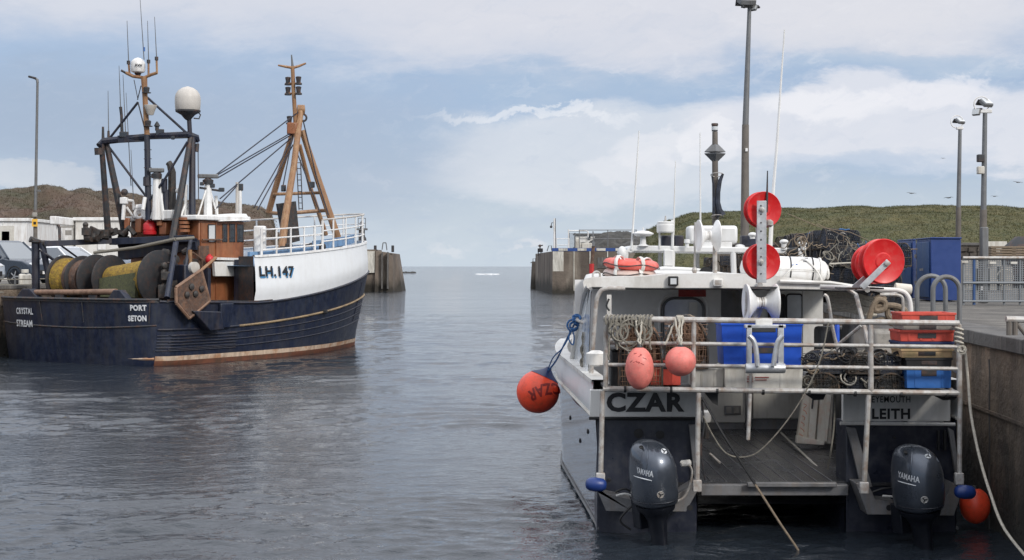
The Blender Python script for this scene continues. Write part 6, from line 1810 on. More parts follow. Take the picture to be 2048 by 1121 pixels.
# swim-step uprights and gusset plates beside the well
plate('gusset', [(1694, 855), (1712, 857), (1745, 975), (1722, 975)], YT - .06, .05)
plate('gusset', [(1896, 856), (1908, 862), (1922, 965), (1914, 968), (1902, 890)], YT - .1, .05)
plate('gusset', [(1378, 850), (1393, 850), (1400, 975), (1390, 975)], YT - .06, .05)
# interior: bulkhead, door, windows under the shelter
YB = 21.0
def bpx(name, x0, y0, x1, y1, m, Y=YB, d=.05, bevel=0, parent=None): return bx(name, x0, y1, x1, y0, Y, d, m, bevel, parent)
bpx('bulkhead', 1150, 560, 1440, 862, M['gelcoat'], d=.08)
bpx('bulkhead', 1505, 560, 1606, 862, M['gelcoat'], d=.08)
bpx('door_recess', 1440, 562, 1505, 862, M['greysteel'], d=.02, Y=YB + .35)
bpx('door_edge', 1438, 566, 1442, 862, M['offwhite'], d=.42, Y=YB - .02)
bpx('bulkhead_panel', 1606, 575, 1646, 720, M['offwhite'], Y=YB - .3, d=.05)
bpx('lower_panel', 1410, 775, 1492, 846, M['whitebox'], Y=YB - .06, d=.05, bevel=.01)
bpx('lower_door', 1506, 775, 1632, 838, M['whitebox'], Y=YB - .06, d=.05, bevel=.01)
bpx('door_post', 1491, 775, 1505, 856, M['greysteel'], Y=YB - .1, d=.1, bevel=.01)
bpx('kick_board', 1400, 839, 1690, 862, M['greysteel'], Y=YB - .03, d=.02)
sw = bpx('switch_box', 1449, 812, 1482, 830, M['greysteel'], Y=YB - .09, d=.03, bevel=.005)
for px in (1458, 1473): bpx('switch', px - 5, 815, px + 5, 827, M['greybox'], Y=YB - .105, d=.014, parent=sw)
q = MB(); q.lathe(P(1412, 845, 17.5), (0, 0, 1), [(0, .05), (.02, .06), (.12, .06), (.14, .04)], 14); q.build('vent_cap', M['offwhite'], CZ)
q = MB(); q.lathe(P(1412, 860, 17.5), (0, 0, 1), [(-.1, .04), (.09, .04)], 10); q.build('spring', M['winch'], CZ)
# rounded window
def rrect(x0, y0, x1, y1, r, Y, n=5):
    pts = []
    for cx, cy, a0 in ((x1 - r, y0 + r, -90), (x1 - r, y1 - r, 0), (x0 + r, y1 - r, 90), (x0 + r, y0 + r, 180)):
        for i in range(n + 1):
            a = R(a0 + 90 * i / n); pts.append(P(cx + r * math.cos(a), cy + r * math.sin(a), Y))
    return pts
def rwin(x0, y0, x1, y1, r, Y, pane, rim=.022, m=M['lamppost']):
    pts = rrect(x0, y0, x1, y1, r, Y); q = MB(); q.tube(pts + [pts[0], pts[1]], rim, 6); f = q.build('window_frame', m, CZ)
    q = MB(); q.prism([p + Vector((0, .012, 0)) for p in pts], (0, -.008, 0)); q.build('pane', pane, f, smooth=False)
M['daylightglass'] = mat('painted_daylight_window', (.58, .61, .64), .12, var=.25, scale=2.5, spec=.8)  # pale base colour stands in for daylight seen through the glass
rwin(1326, 597, 1407, 705, 22, YB - .02, M['daylightglass'])
q = MB(); pts = rrect(1319, 590, 1414, 712, 26, YB - .02); q.tube(pts + [pts[0], pts[1]], .02, 6); q.build('window_trim', M['gelcoat'], CZ)
bpx('painted_window_reflection', 1378, 605, 1395, 690, M['offwhite'], Y=YB - .045, d=.012)  # off-white strip painting a bright reflection over the pane
rwin(1573, 589, 1605, 640, 6, YB - .02, M['daylightglass'], .012, M['black'])
rwin(1537, 590, 1570, 640, 4, YB - .02, M['glass'], .01, M['darksteel'])
bpx('sign_plate', 1357, 578, 1412, 594, M['darkred'], Y=YB - .3, d=.02)
bpx('wall_bracket', 1214, 590, 1223, 640, M['offwhite'], Y=17.2, d=.02)
q = MB(); q.tube(smooth_path([P(1218, 598, 17.15), P(1213, 612, 17.15), P(1219, 622, 17.15)], 4), .012, 5); q.build('hook', M['darksteel'], CZ)
# shelter roof
def rt(px, py, Y): return P(px, py, Y)
rear = [(1166, 564), (1170, 558), (1185, 555), (1290, 553), (1340, 548), (1440, 547), (1530, 550), (1640, 563), (1720, 572), (1795, 585)]
low = [(1168, 580), (1176, 575), (1190, 575), (1290, 577), (1340, 577), (1440, 577), (1530, 578), (1640, 580), (1720, 582), (1795, 588)]
YR0 = 17.9
fr = []
for (x, y) in rear: fr.append(P(x, y, YR0))
lo_ = [P(x, y, YR0) for x, y in low]
q = MB(); 
def fwd(p, Y):
    t = (Y - YR0); cx = 2.45
    return Vector((p.x + (cx - p.x) * .033 * t, Y, p.z + .004 * t))
rings = [lo_[::-1] + fr] + [[fwd(p, Y) for p in (lo_[::-1] + fr)] for Y in (18.6, 19.8, 21.2, 23)]
q.loft(rings, True, True, True); roof = q.build('shelter_roof', M['offwhite'], CZ, angle=50)
q = MB(); q.tube([p + Vector((0, -.012, -.006)) for p in lo_[1:]], .013, 6); q.build('roof_edge_seal', M['black'], CZ)
q = MB(); q.tube([P(1560, 563, YR0 - .03), P(1660, 566, YR0 - .03), P(1790, 586, YR0 - .03)], .025, 6); q.build('roof_hand_rail', M['offwhite'], CZ)
q = MB(); q.tube(smooth_path([P(1640, 574, 16.3), P(1760, 579, 16.3), P(1800, 582, 16.3), P(1815, 592, 16.3), P(1821, 612, 16.3), P(1822, 650, 16.3)], 5), .026, 10); q.build('shelter_tube', M['offwhite'], CZ)
q = MB(); q.tube(smooth_path([P(1760, 590, 17.2), P(1800, 592, 17.2), P(1806, 610, 17.2), P(1806, 650, 17.2)], 5), .018, 8); q.build('shelter_tube', M['galv'], CZ)
q = MB(); q.tube(smooth_path([P(1648, 590, 17), P(1656, 600, 17), P(1666, 660, 17), P(1678, 710, 17)], 4), .02, 8); q.build('shelter_stay', M['galv'], CZ)
q = MB(); q.tube([P(1690, 575, 16.6), P(1712, 590, 16.6), P(1745, 720, 16.2)], .024, 8); q.build('shelter_stay', M['galv'], CZ)
q = MB(); q.tube([P(1722, 652, 16.4), P(1676, 690, 16.6)], .02, 8); q.build('shelter_stay', M['galv'], CZ)
# port frame tubes and side screen
q = MB(); q.tube(smooth_path([P(1250, 578, 16.75), P(1212, 578, 16.75), P(1198, 588, 16.75), P(1191, 620, 16.75), P(1182, 752, 16.75)], 5), .026, 10); q.build('shelter_tube', M['galv'], CZ)
q = MB(); q.tube(smooth_path([P(1178, 572, 17.5), P(1168, 590, 18.3), P(1160, 640, 19.0), P(1144, 718, 19.4)], 5), .032, 10); q.build('shelter_tube', M['offwhite'], CZ)
q = MB(); q.tube(smooth_path([P(1181, 578, 17.3), P(1176, 620, 17.6), P(1166, 728, 18.2)], 5), .022, 8); q.build('shelter_tube', M['lamppost'], CZ)
q = MB(); q.add([P(1182, 580, 17.0), P(1166, 590, 19.2), P(1148, 718, 19.4), P(1176, 745, 17.0)], [(0, 1, 2, 3)]); q.add([P(1183, 580, 17.02), P(1167, 590, 19.22), P(1149, 718, 19.42), P(1177, 745, 17.02)], [(3, 2, 1, 0)]); q.build('side_screen', M['daylightglass'], CZ, smooth=False)
q = MB(); q.tube(wob(P(1168, 665, 17.9), P(1163, 745, 17.9), 0, 8, .02, 3), .02, 5); q.tube(wob(P(1174, 670, 17.9), P(1158, 760, 17.7), .05, 8, .02, 5), .014, 5)
tag(q.build('rope_tail', M['greyrope'], kind=None, label='grey rope tails hanging inside the port side of the catamaran shelter'), cat='rope')
q = MB(); q.lathe(P(1192, 718, 16.4), (0, 0, 1), [(-.08, .05), (-.06, .11), (.06, .11), (.09, .05)], 14); tag(q.build('float', M['offwhite'], label='white float on the port gunwale beside the cage corner'), cat='float')
# roof lamps, poles, haulers
l1 = bx('roof_lamp', 1337, 572, 1357, 553, YR0 - .07, .07, M['black'], .01); bx('lens', 1341, 569, 1353, 557, YR0 - .075, .01, M['paleglass'], 0, l1)
l2 = bx('roof_lamp', 1427, 573, 1446, 558, YR0 - .06, .06, M['offwhite'], .01); bx('lens', 1430, 570, 1443, 561, YR0 - .065, .01, M['galv'], 0, l2)
q = MB(); q.tube([P(1389, 552, 18.5), P(1390, 445, 18.5)], .012, 6); q.build('thin_pole', M['galv'], CZ)
q = MB(); q.lathe(P(1389, 541, 18.5), (0, 0, 1), [(-.04, .02), (0, .035), (.04, .02)], 10); q.build('pole_collar', M['galv'], CZ)
q = MB(); q.tube([P(1430, 552, 18.4), P(1430, 480, 18.4)], .028, 8); hp = q.build('hauler_post', M['galv'], CZ)
def hauler(cx, cy, Y, w, h, parent, yaw=0.0):
    """two facing dished plates of a pot hauler"""
    k = K(Y); c = P(cx, cy, Y); r = h / 2 / k; hw = w / 2 / k
    ax = Matrix.Rotation(yaw, 3, 'Z') @ Vector((1, 0, 0))
    o = None
    for sd in (-1, 1):
        q = MB(); q.lathe(c + ax * sd * hw * .05, ax * sd, [(0, r * .28), (hw * .25, r * .32), (hw * .55, r * .62), (hw * .82, r * .97), (hw * .88, r), (hw * .95, r), (hw * .97, r * .9), (hw * .8, r * .5), (hw * .75, .01)], 32)
        q.build('hauler_plate', M['white'], parent)
    q = MB(); q.lathe(c - ax * hw * .32, ax, [(0, r * .3), (hw * .2, r * .3), (hw * .21, r * .25), (hw * .42, r * .25), (hw * .43, r * .3), (hw * .64, r * .3)], 20); q.build('hauler_hub', M['galv'], parent)
hauler(1416, 472, 18.3, 40, 64, CZ, .12)
bx('hauler_arm', 1425, 490, 1440, 472, 18.35, .05, M['galv'], .005)
# net roller / hauler in front of the roof
hauler(1522, 606, 15.4, 62, 76, CZ, .06)
q = MB(); q.tube([P(1494, 575, 15.45), P(1490, 652, 15.45)], .014, 6); q.tube([P(1551, 575, 15.45), P(1555, 652, 15.45)], .014, 6); q.tube([P(1505, 650, 15.5), P(1522, 612, 15.5)], .035, 8); q.build('hauler_fork', M['galv'], CZ)
bx('hauler_top_plate', 1505, 578, 1556, 574, 15.3, .2, M['darksteel'])
# red discs on an aluminium arm
def reel(cx, cy, Y, rpx, parent, off=(-5, 1), label=None):
    k = K(Y); c = P(cx, cy, Y); r = rpx / k
    ax = Vector((off[0] / k * 1.6, 1.0 * .12, off[1] / k)).normalized()
    ax = Vector((-.22, 1, 0)).normalized()
    q = MB()
    q.lathe(c, -ax, [(-.10, r * .72), (-.095, r * .96), (-.085, r), (-.07, r), (-.06, r * .9), (-.045, r * .42), (-.02, r * .40), (.0, r * .9), (.008, r), (.02, r * 1.0), (.026, r * .97), (.016, r * .86), (.004, r * .40), (.012, r * .34), (.012, .01)], 44)
    o = q.build('reel', M['red'], parent, angle=30)
    return o
bx('reel_arm', 1514, 566, 1533, 402, 15.42, .018, M['alu'], .003)
bx('reel_arm', 1512, 566, 1526, 440, 15.68, .018, M['alu'], .003)
for px, py in ((1527, 420), (1525, 524)):
    r_ = reel(px, py, 15.52, 36.5, CZ)
    q = MB(); q.lathe(P(px - 3, py, 15.42), (0, -1, 0), [(0, .03), (.02, .028), (.025, .012), (.04, .012)], 8); q.build('axle_bolt', M['galv'], r_)
q = MB()
for k in range(9): q.lathe(P(1522, 412 + k * 17, 15.42), (0, -1, 0), [(0, .009), (.004, .009)], 8)
q.build('bolt_holes', M['darksteel'], CZ, kind='stuff')
q = MB(); q.tube([P(1533, 425, 15.5), P(1534, 395, 15.5), P(1535, 342, 15.5)], [.014, .012, .006], 6); q.build('short_antenna', M['darksteel'], CZ)
q = MB(); q.tube([P(1545, 400, 18.5), P(1553, 300, 18.5), P(1569, 60, 18.5)], [.022, .018, .009], 6); q.build('long_whip_antenna', M['wb'], CZ)
q = MB(); q.tube([P(1538, 556, 18.5), P(1545, 400, 18.5)], .026, 8); q.build('antenna_post', M['offwhite'], CZ)
q = MB(); q.lathe(P(1538, 455, 15.5), (0, 0, 1), [(0, .02), (.02, .045), (.06, .045), (.08, .02)], 10); q.build('arm_knob', M['galv'], CZ)
for px, py, w in ((1520, 571, .10), (1735, 580, .12)):
    a_, b_ = P(px, py, 15.4), P(px, py - 3, 18.0); q = MB(); q.tube([(a_.x, a_.y, a_.z), (b_.x, b_.y, b_.z)], .03, 8); q.build('arm_bracket', M['galv'], CZ)
# right-hand pair
def slant(name, a, b, w, Y, m=M['alu']):
    A, B = P(a[0], a[1], Y), P(b[0], b[1], Y); d = (B - A).normalized(); n = Vector((-d.z, 0, d.x)) * (w / 2 / K(Y))
    q = MB(); q.prism([A + n, B + n, B - n, A - n], (0, .02, 0)); return q.build(name, m, CZ, bevel=.003)
r_ = reel(1766, 523, 15.35, 45, CZ); r2_ = reel(1746, 529, 15.75, 40, CZ)
slant('reel_arm', (1724, 576), (1778, 523), 12, 15.22); slant('reel_arm', (1708, 577), (1742, 548), 12, 15.6)
q = MB(); q.lathe(P(1774, 527, 15.22), (0, -1, 0), [(0, .03), (.02, .028), (.025, .012)], 8); q.build('axle_bolt', M['galv'], r_)
bx('reel_arm_base', 1690, 579, 1768, 576, 15.5, .5, M['darksteel'])
# cage of rails across the stern
def crail(name, a, b, r, Y=15.0, Y2=None, m=M['galv']):
    q = MB(); q.tube([P(a[0], a[1], Y), P(b[0], b[1], Y2 or Y)], r, 10); return q.build(name, m, CZ)
for (y0, y1, r, x0) in ((638, 647, .030, 1207), (686, 694, .020, 1212), (730, 738, .020, 1216), (778, 786.5, .028, 1206)):
    crail('cage_rail', (x0, y0), (1918, y1), r)
for x0, y0, x1, y1, r in ((1212, 640, 1211, 780, .026), (1388, 643, 1386, 783, .024), (1741, 650, 1742, 787, .028), (1918, 650, 1919, 795, .028), (1502, 745, 1501, 783, .018)):
    crail('cage_post', (x0, y0), (x1, y1), r)
for x0, y0, x1, y1, r in ((1205, 782, 1201, 968, .026), (1397, 786, 1394, 975, .026), (1737, 790, 1728, 978, .027), (1920, 795, 1919, 968, .024), (1500, 788, 1496, 880, .020)):
    crail('cage_leg', (x0, y0), (x1, y1), r)
for px, py in ((1201, 958), (1394, 972), (1728, 976), (1918, 958)):
    q = MB(); q.box(P(px, py, 15.0), (.09, .06, .12)); q.build('leg_foot', M['galv'], CZ, bevel=.01)
for (y0, r) in ((640, .024), (690, .018), (735, .018), (781, .024)):
    crail('cage_side_rail', (1210, y0), (1222, 533 + (y0 - 533) * 15 / 16.2), r, 15.0, 16.2)
    crail('cage_side_rail', (1919, y0 + 12), (1893 if y0 > 700 else 1850, 533 + (y0 + 12 - 533) * 15 / 16.2), r, 15.0, 16.2)
q = MB()
for k in range(8): q.tube([P(1250 + k * 92, 779 + k * 1.6, 15.0) + Vector((-.012, 0, 0)), P(1250 + k * 92, 779 + k * 1.6, 15.0) + Vector((.012, 0, 0))], .034, 10)
q.build('rail_collars', M['black'], CZ, kind='stuff')
# shelf behind the bottom rail
q = MB(); a, b = P(1210, 778, 15.0), P(1918, 787, 15.0)
q.prism([(a.x, 15.03, a.z - .02), (b.x, 15.03, b.z - .02), (b.x, 15.76, b.z - .02), (a.x, 15.76, a.z - .02)], (0, 0, .025)); q.build('cage_floor', M['black'], CZ, smooth=False)
SHELF = lambda px: P(px, 778 + (px - 1210) * .012, 15.0).z + .006
q = MB(); q.prism([P(1406, 782, 15.1), P(1436, 783, 15.1), P(1436, 812, 15.1), P(1425, 806, 15.1)], (0, .02, 0)); q.build('torn_matting', M['black'], CZ, smooth=False)
q = MB(); q.prism([P(1610, 788, 15.2), P(1652, 788, 15.2), P(1647, 800, 15.2), P(1628, 801, 15.2)], (0, .02, 0)); q.build('torn_matting', M['black'], CZ, smooth=False)
q = MB(); q.prism([P(1868, 792, 15.1), P(1918, 794, 15.1), P(1908, 800, 15.1), P(1886, 801, 15.1)], (0, .02, 0)); q.build('torn_matting', M['black'], CZ, smooth=False)
# roller frame on the aft rail
YF = 14.82
bx('roller_frame', 1494, 742, 1504, 650, YF, .06, M['alu'], .006); bx('roller_frame', 1556, 742, 1568, 650, YF, .06, M['alu'], .006)
bx('roller_frame_top', 1490, 657, 1572, 650, YF, .08, M['alu'], .006)
for pts in ([(1498, 672), (1507, 682), (1512, 700), (1515, 732)], [(1565, 672), (1556, 684), (1551, 705), (1547, 732)]):
    q = MB(); q.tube(smooth_path([P(x, y, YF - .1) for x, y in pts], 5), .026, 10); q.build('guide_arm', M['alu'], CZ)
q = MB(); q.lathe(P(1491, 737, YF - .03), (1, 0, 0), [(0, .02), (0, .045), (.01, .05), (.38, .05), (.39, .045), (.39, .02)], 20); q.build('hauling_roller', M['alu'], CZ)
bx('bracket_plate', 1512, 650, 1545, 640, YF + .03, .05, M['offwhite'], .004)
# --- outboard motors
def outboard(px, py_top, Y, sc, yaw, label=None):
    k = K(Y); base = P(px, py_top + 130 * sc, Y)
    Rm = Matrix.Rotation(yaw, 3, 'Z') @ Matrix.Rotation(R(-7), 3, 'Y')
    def W_(p): return base + Rm @ (Vector(p) * sc)
    t = thing('outboard_motor_root', None, None, base)
    cow = MB(); rings = []
    H_ = .66
    for z, rx, ry, cx in ((0, .20, .25, .0), (.03, .225, .285, .0), (.12, .235, .31, -.005), (.25, .235, .325, -.01), (.38, .225, .325, -.015), (.48, .205, .305, -.01), (.56, .175, .265, .01), (.61, .14, .205, .03), (.64, .09, .13, .05), (.652, .03, .05, .06)):
        ring = []
        for i in range(32):
            a = 2 * PI * i / 32; ca, sa = math.cos(a), math.sin(a)
            e = 2 / 2.7
            x = (abs(ca) ** e) * (1 if ca >= 0 else -1) * rx; yv = (abs(sa) ** e) * (1 if sa >= 0 else -1) * ry
            ring.append(W_((x * .86, yv * .88 + cx, z)))
        rings.append(ring)
    cow.loft(rings, True, True, True)
    o = cow.build('outboard_motor', M['cowl'], CZ, angle=60)
    bpy.data.objects.remove(t)
    lw = MB(); rings = []
    for z, rx, ry in ((-.002, .19, .24), (-.05, .175, .22), (-.09, .13, .17), (-.16, .09, .13), (-.30, .07, .12), (-.55, .055, .11), (-.62, .05, .10)):
        rings.append([W_((rx * math.cos(2 * PI * i / 20), ry * math.sin(2 * PI * i / 20), z)) for i in range(20)])
    lw.loft(rings, True, True, True); lw.build('drive_leg', M['cowldark'], o)
    cp = MB(); cp.box(W_((0, .02, -.5)), (.22 * sc, .34 * sc, .015), Rm); cp.build('cavitation_plate', M['cowldark'], o)
    tp = MB(); tp.box(W_((0, .26, -.12)), (.2 * sc, .16 * sc, .3 * sc), Rm); tp.build('clamp_bracket', M['cowldark'], o, bevel=.01)
    bd = MB(); 
    bd.tube([W_((.236 * .86 * math.cos(a), -.01 + .318 * .88 * math.sin(a), .06)) for a in [2 * PI * i / 28 for i in range(29)]], .006, 5); bd.build('cowl_seam', M['cowldark'], o)
    bv = cow.bvh()
    def proj(px_, py_):
        d = Vector(((px_ - HX) / F, 1, -(py_ - HY) / F)).normalized(); h = bv.ray_cast(Vector((0, 0, EYE)), d)
        return h[0], h[1]
    ox, oy = px, py_top
    def put_text(text, dx, dy, w, h, m, tilt=0.0):
        c, n = proj(ox + dx * sc, oy + dy * sc)
        if c is None: print('cowl text miss'); return
        rt = Vector((0, 0, 1)).cross(-n).normalized(); rt = -rt if rt.x < 0 else rt
        rt = Matrix.Rotation(tilt, 3, n) @ rt; up = n.cross(rt).normalized(); up = -up if up.z < 0 else up
        letters(text, .1, c, rt, up, m, o, bold=.04, bvh=bv, direction=-n, lift=.003, fit=w / k / max(abs(rt.x), .4), height=h / k)
    put_text('YAMAHA', -24, 66, 31, 12, M['silver'], -.10)
    # silver swoosh stripe beneath the name
    st = MB(); pts = []
    for i in range(9):
        f = i / 8; c, n = proj(ox + (-43 + 36 * f) * sc, oy + (73 + 10 * f ** .8) * sc)
        if c is not None: pts.append(c + n * .002)
    if len(pts) > 2: st.tube(pts, [.003 + .004 * math.sin(PI * i / (len(pts) - 1)) for i in range(len(pts))], 5); st.build('stripe', M['silver'], o)
    for dx, dy, r in ((17, 24, .032), (10, 111, .036)):
        c, n = proj(ox + dx * sc, oy + dy * sc)
        if c is None: continue
        b = MB(); b.lathe(c - n * .004, n, [(0, r), (.007, r), (.009, r * .93), (.006, r * .85), (.006, .01)], 22); bo = b.build('round_badge', M['silver'] if dy < 50 else M['galv'], o)
        b = MB()
        a_ = n.orthogonal().normalized(); b_ = n.cross(a_)
        for q_ in range(3):
            an = 2 * PI * q_ / 3 + .5; dd = a_ * math.cos(an) + b_ * math.sin(an); pp = dd.cross(n)
            b.prism([c + n * .004 + pp * .005, c + n * .004 - pp * .005, c + n * .004 + dd * r * .8 - pp * .003, c + n * .004 + dd * r * .8 + pp * .003], n * .005)
        b.build('tuning_fork_emblem', M['cowldark'], bo)
    # air intake slot high on the port side
    c, n = proj(ox - 27 * sc, oy + 16 * sc)
    if c is not None:
        b = MB(); b.sphere(c, .05 * sc, 14, 8, (.5, 1.15, .28), axis=None); s_ = b.build('air_intake', M['black'], o)
        s_.rotation_euler = (0, .6, -.5)
    rdg = MB()
    for s_ in ((-14, 6, -18, 60), (22, 4, 46, 50)):
        pts = []
        for i in range(7):
            f = i / 6; c, n = proj(ox + (s_[0] + (s_[2] - s_[0]) * f) * sc, oy + (s_[1] + (s_[3] - s_[1]) * f) * sc)
            if c is not None: pts.append(c)
        if len(pts) > 2: rdg.tube(pts, [.004 + .006 * math.sin(PI * i / (len(pts) - 1)) for i in range(len(pts))], 6)
    rdg.build('cowl_ridge', M['cowl'], o, kind='stuff')
    return o
outboard(1311, 879, 15.05, 1.0, R(24)); outboard(1839, 889, 15.05, 1.0, R(24))
# hoses behind the motors
for i, (pts, m) in enumerate((([(1360, 925), (1378, 930), (1384, 950), (1372, 990), (1350, 1005)], 'galv'), ([(1230, 985), (1248, 978), (1262, 985), (1272, 1000)], 'black'), ([(1232, 992), (1250, 988), (1270, 994)], 'offwhite'), ([(1745, 985), (1765, 978), (1790, 975), (1806, 965)], 'black'), ([(1765, 992), (1785, 994), (1800, 1000)], 'offwhite'), ([(1266, 1010), (1240, 1040), (1262, 1060)], 'black'))):
    q = MB(); q.tube(smooth_path([P(x, y, 15.38) for x, y in pts], 5), .012, 6); q.build('motor_hose', M[m], CZ)
q = MB(); q.lathe(P(1361, 928, 15.4), (1, 0, .1), [(0, .02), (.01, .035), (.1, .035), (.11, .02)], 10); q.build('hose_fitting', M['offwhite'], CZ)
for px in (1880, 1893): bx('rod_holder', px - 4, 902, px, 862, 15.7, .05, M['black'], .005)
# ================================================================ THINGS ABOARD AND BESIDE THE CATAMARAN
def sphere_buoy(label, cx, cy, Y, rx, ry, m, group=None, axis=None, cap=None, text=None, name='mooring_buoy'):
    k = K(Y); c = P(cx, cy, Y); r = rx / k
    t = thing(name, label, 'buoy', c, group)
    ax = Vector(axis) if axis else Vector((0, 0, 1)); ax.normalize()
    q = MB(); sz = ry / rx
    prof = []
    for i in range(19):
        th = -PI / 2 + PI * i / 18; prof.append((r * sz * math.sin(th) * 1.0, r * max(math.cos(th), .01)))
    q.lathe(c, ax, prof, 36); q.build('body', m, t, angle=60); bv = q.bvh()
    top = c + ax * r * sz
    q = MB()
    cm = M[cap] if cap else M['blackpaint']
    if cap: q.lathe(c, ax, [(r * sz * .74, r * .70), (r * sz * .84, r * .57), (r * sz * .93, r * .42), (r * sz * 1.06, r * .26), (r * sz * 1.16, r * .16), (r * sz * 1.24, r * .12)], 28)
    else: q.lathe(c, ax, [(r * sz * .93, r * .3), (r * sz * 1.0, r * .2), (r * sz * 1.10, r * .16), (r * sz * 1.12, r * .05)], 18)
    q.build('rope_eye', cm, t)
    return t, bv, c, top, r
GO = 'orange and pink buoys around the catamaran'
t, bv, c, top, r = sphere_buoy('large round orange buoy lettered CZAR with a black cap, hanging off the port side', 1076, 784, 20.0, 43, 43, M['orange'], GO, axis=(.42, .1, .9), cap='navybox')
vs_dir = Vector((0, 1, 0))
k = K(20.0)
tdir = (P(1092, 784, 19) - Vector((0, 0, EYE))).normalized()
# the name reads upside down, curving up to the right
letters('CZAR', .1, c + Vector((.07, -r, .05)), (-.97, 0, -.24), (.24, 0, -.97), M['darkred'], t, bold=.03, bvh=bv, direction=(0.02, 1, -.05), lift=.004, fit=64 / k, height=24 / k, arch=-1.2)
q = MB(); q.tube(smooth_path([top, P(1112, 722, 19.6), P(1128, 690, 19.1), P(1143, 660, 18.6), P(1154, 640, 18.4)], 5), .012, 6)
q.tube(smooth_path([top, P(1106, 716, 19.6), P(1122, 700, 19.1), P(1134, 682, 18.8), P(1146, 655, 18.5)], 5), .009, 6)
coil(q, P(1146, 652, 18.5), .07, .013, 3, 4, Matrix.Rotation(1.3, 3, 'X'), n=14); coil(q, P(1154, 638, 18.4), .05, .014, 3, 7, Matrix.Rotation(1.0, 3, 'X'), n=14)
q.tube(smooth_path([P(1140, 662, 18.5), P(1138, 680, 18.5), P(1146, 690, 18.5), P(1148, 672, 18.5), P(1142, 655, 18.5)], 5), .010, 6)
tag(q.build('hanging_rope', M['bluerope'], label='knotted blue rope holding the big orange buoy to the port frame'), cat='rope')
q = MB(); q.tube([P(1152, 640, 18.4), P(1170, 648, 18.0)], .02, 8); q.build('stub_rail', M['galv'], CZ)
t, bv, c, top, r = sphere_buoy('long oval faded pink buoy tied to the aft rail, left of the round one', 1279, 737, 14.8, 28.5, 43, M['pink'], GO, cap=None)
rnd = random.Random(5); q = MB()
for k_ in range(9):
    p_ = c + Vector((rnd.uniform(-.10, .03), -.4, rnd.uniform(.04, .15))); h1 = bv.ray_cast(p_, Vector((0, 1, 0))); h2 = bv.ray_cast(p_ + Vector((rnd.uniform(.01, .04), 0, rnd.uniform(-.02, .02))), Vector((0, 1, 0)))
    if h1[0] and h2[0]: q.tube([h1[0], h2[0]], .004, 4)
q.build('worn_marks', M['darkred'], t, kind='stuff')
top1 = top
t, bv, c, top, r = sphere_buoy('small round faded pink buoy tied to the aft rail', 1361, 723, 14.8, 31, 30, M['pink'], GO)
top2 = top
t, bv, c, top, r = sphere_buoy('round orange buoy floating between the starboard stern and the quay wall', 1950, 1012, 16.0, 30, 36, M['orange'], GO)
for nm, px0, px1, py, lab in (('port', 1171, 1213, 968, 'small dark blue fender tied at the port stern corner near the water'), ('star', 1909, 1951, 983, 'small dark blue fender tied at the starboard stern corner near the water')):
    q = MB(); a, b = P(px0, py, 14.9), P(px1, py + 3, 14.9); L_ = (b - a).length
    q.lathe(a, b - a, [(0, .02), (.01, .045), (.04, .065), (L_ * .5, .072), (L_ - .04, .065), (L_ - .01, .045), (L_, .02)], 20)
    tag(q.build('fender', M['navybox' if False else 'bluefender'] if 'bluefender' in M else M['bluebox'], label=lab, group='dark blue fenders at the catamaran stern'), cat='fender')

# fish boxes and crates
def crate(label, x0, x1, y0, y1, Y, d, m, group, cat='crate', name='fish_box', taper=.012, grip=True, ribs=3, slots=False, drop=0):
    a, b = P(x0, y1, Y), P(x1, y0, Y)
    w, h = b.x - a.x, b.z - a.z
    t = thing(name, label, cat, ((a.x + b.x) / 2, Y + d / 2, a.z), group)
    tp = taper * w; th = .012
    def ring(x, yf, yb, z, ins): return [(a.x + x + ins, Y + yf + ins, z), (b.x - x - ins, Y + yf + ins, z), (b.x - x - ins, Y + d - yf - ins, z), (a.x + x + ins, Y + d - yf - ins, z)]
    q = MB(); rings = [ring(tp, tp * .6, 0, a.z, 0), ring(tp * .15, tp * .1, 0, b.z - .02, 0), ring(tp * .15, tp * .1, 0, b.z - .02, th), ring(tp, tp * .6, 0, a.z + .015, th)]
    q.loft(rings, True, True, True); q.build('shell', m, t, bevel=.004, angle=30)
    q = MB(); q.loft([ring(-.008, -.008, 0, b.z - .022, 0), ring(-.008, -.008, 0, b.z, 0), ring(.016, .016, 0, b.z, 0), ring(.016, .016, 0, b.z - .022, 0), ring(-.008, -.008, 0, b.z - .022, 0)], True); q.build('rim', m, t, bevel=.003)
    if grip:
        q = MB(); cx = (a.x + b.x) / 2; gw = w * .17; gh = min(h * .45, .06); gz = b.z - .03 - gh / 2
        q.bb((cx - gw, Y - .004 + tp * .1, gz - gh / 2), (cx + gw, Y + .01 + tp * .1, gz + gh / 2)); q.build('hand_hole', M['darksteel'], t, bevel=.003)
    for k in range(ribs):
        f = (k + .5) / ribs
        if grip and ribs % 2 and k == ribs // 2: continue
        x = a.x + w * (.06 + .88 * f)
        q = MB(); q.bb((x - .012, Y - .004 + tp * .3, a.z + .01), (x + .012, Y + .012 + tp * .3, b.z - .025)); q.build('rib', m, t, bevel=.003)
    return t
GB_ = 'stack of fish boxes at the starboard cage corner'
yb = 15.12
crate('mid-blue fish box at the bottom of the starboard stack', 1813, 1903, 735, 777, yb, .42, M['midblue'], GB_, ribs=3)
crate('black fish box just above the mid-blue bottom box', 1812, 1904, 716, 734, yb, .42, M['black'], GB_, ribs=0)
crate('tan fish box in the middle of the starboard stack', 1803, 1905, 698, 716, yb, .42, M['tanbox'], GB_, ribs=0)
crate('navy fish box under the lower red one', 1800, 1907, 684, 697.5, yb, .42, M['navybox'], GB_, ribs=5, grip=False)
crate('lower of the two red fish boxes, under the grey one', 1800, 1908, 661, 683.5, yb, .42, M['redbox'], GB_, ribs=4)
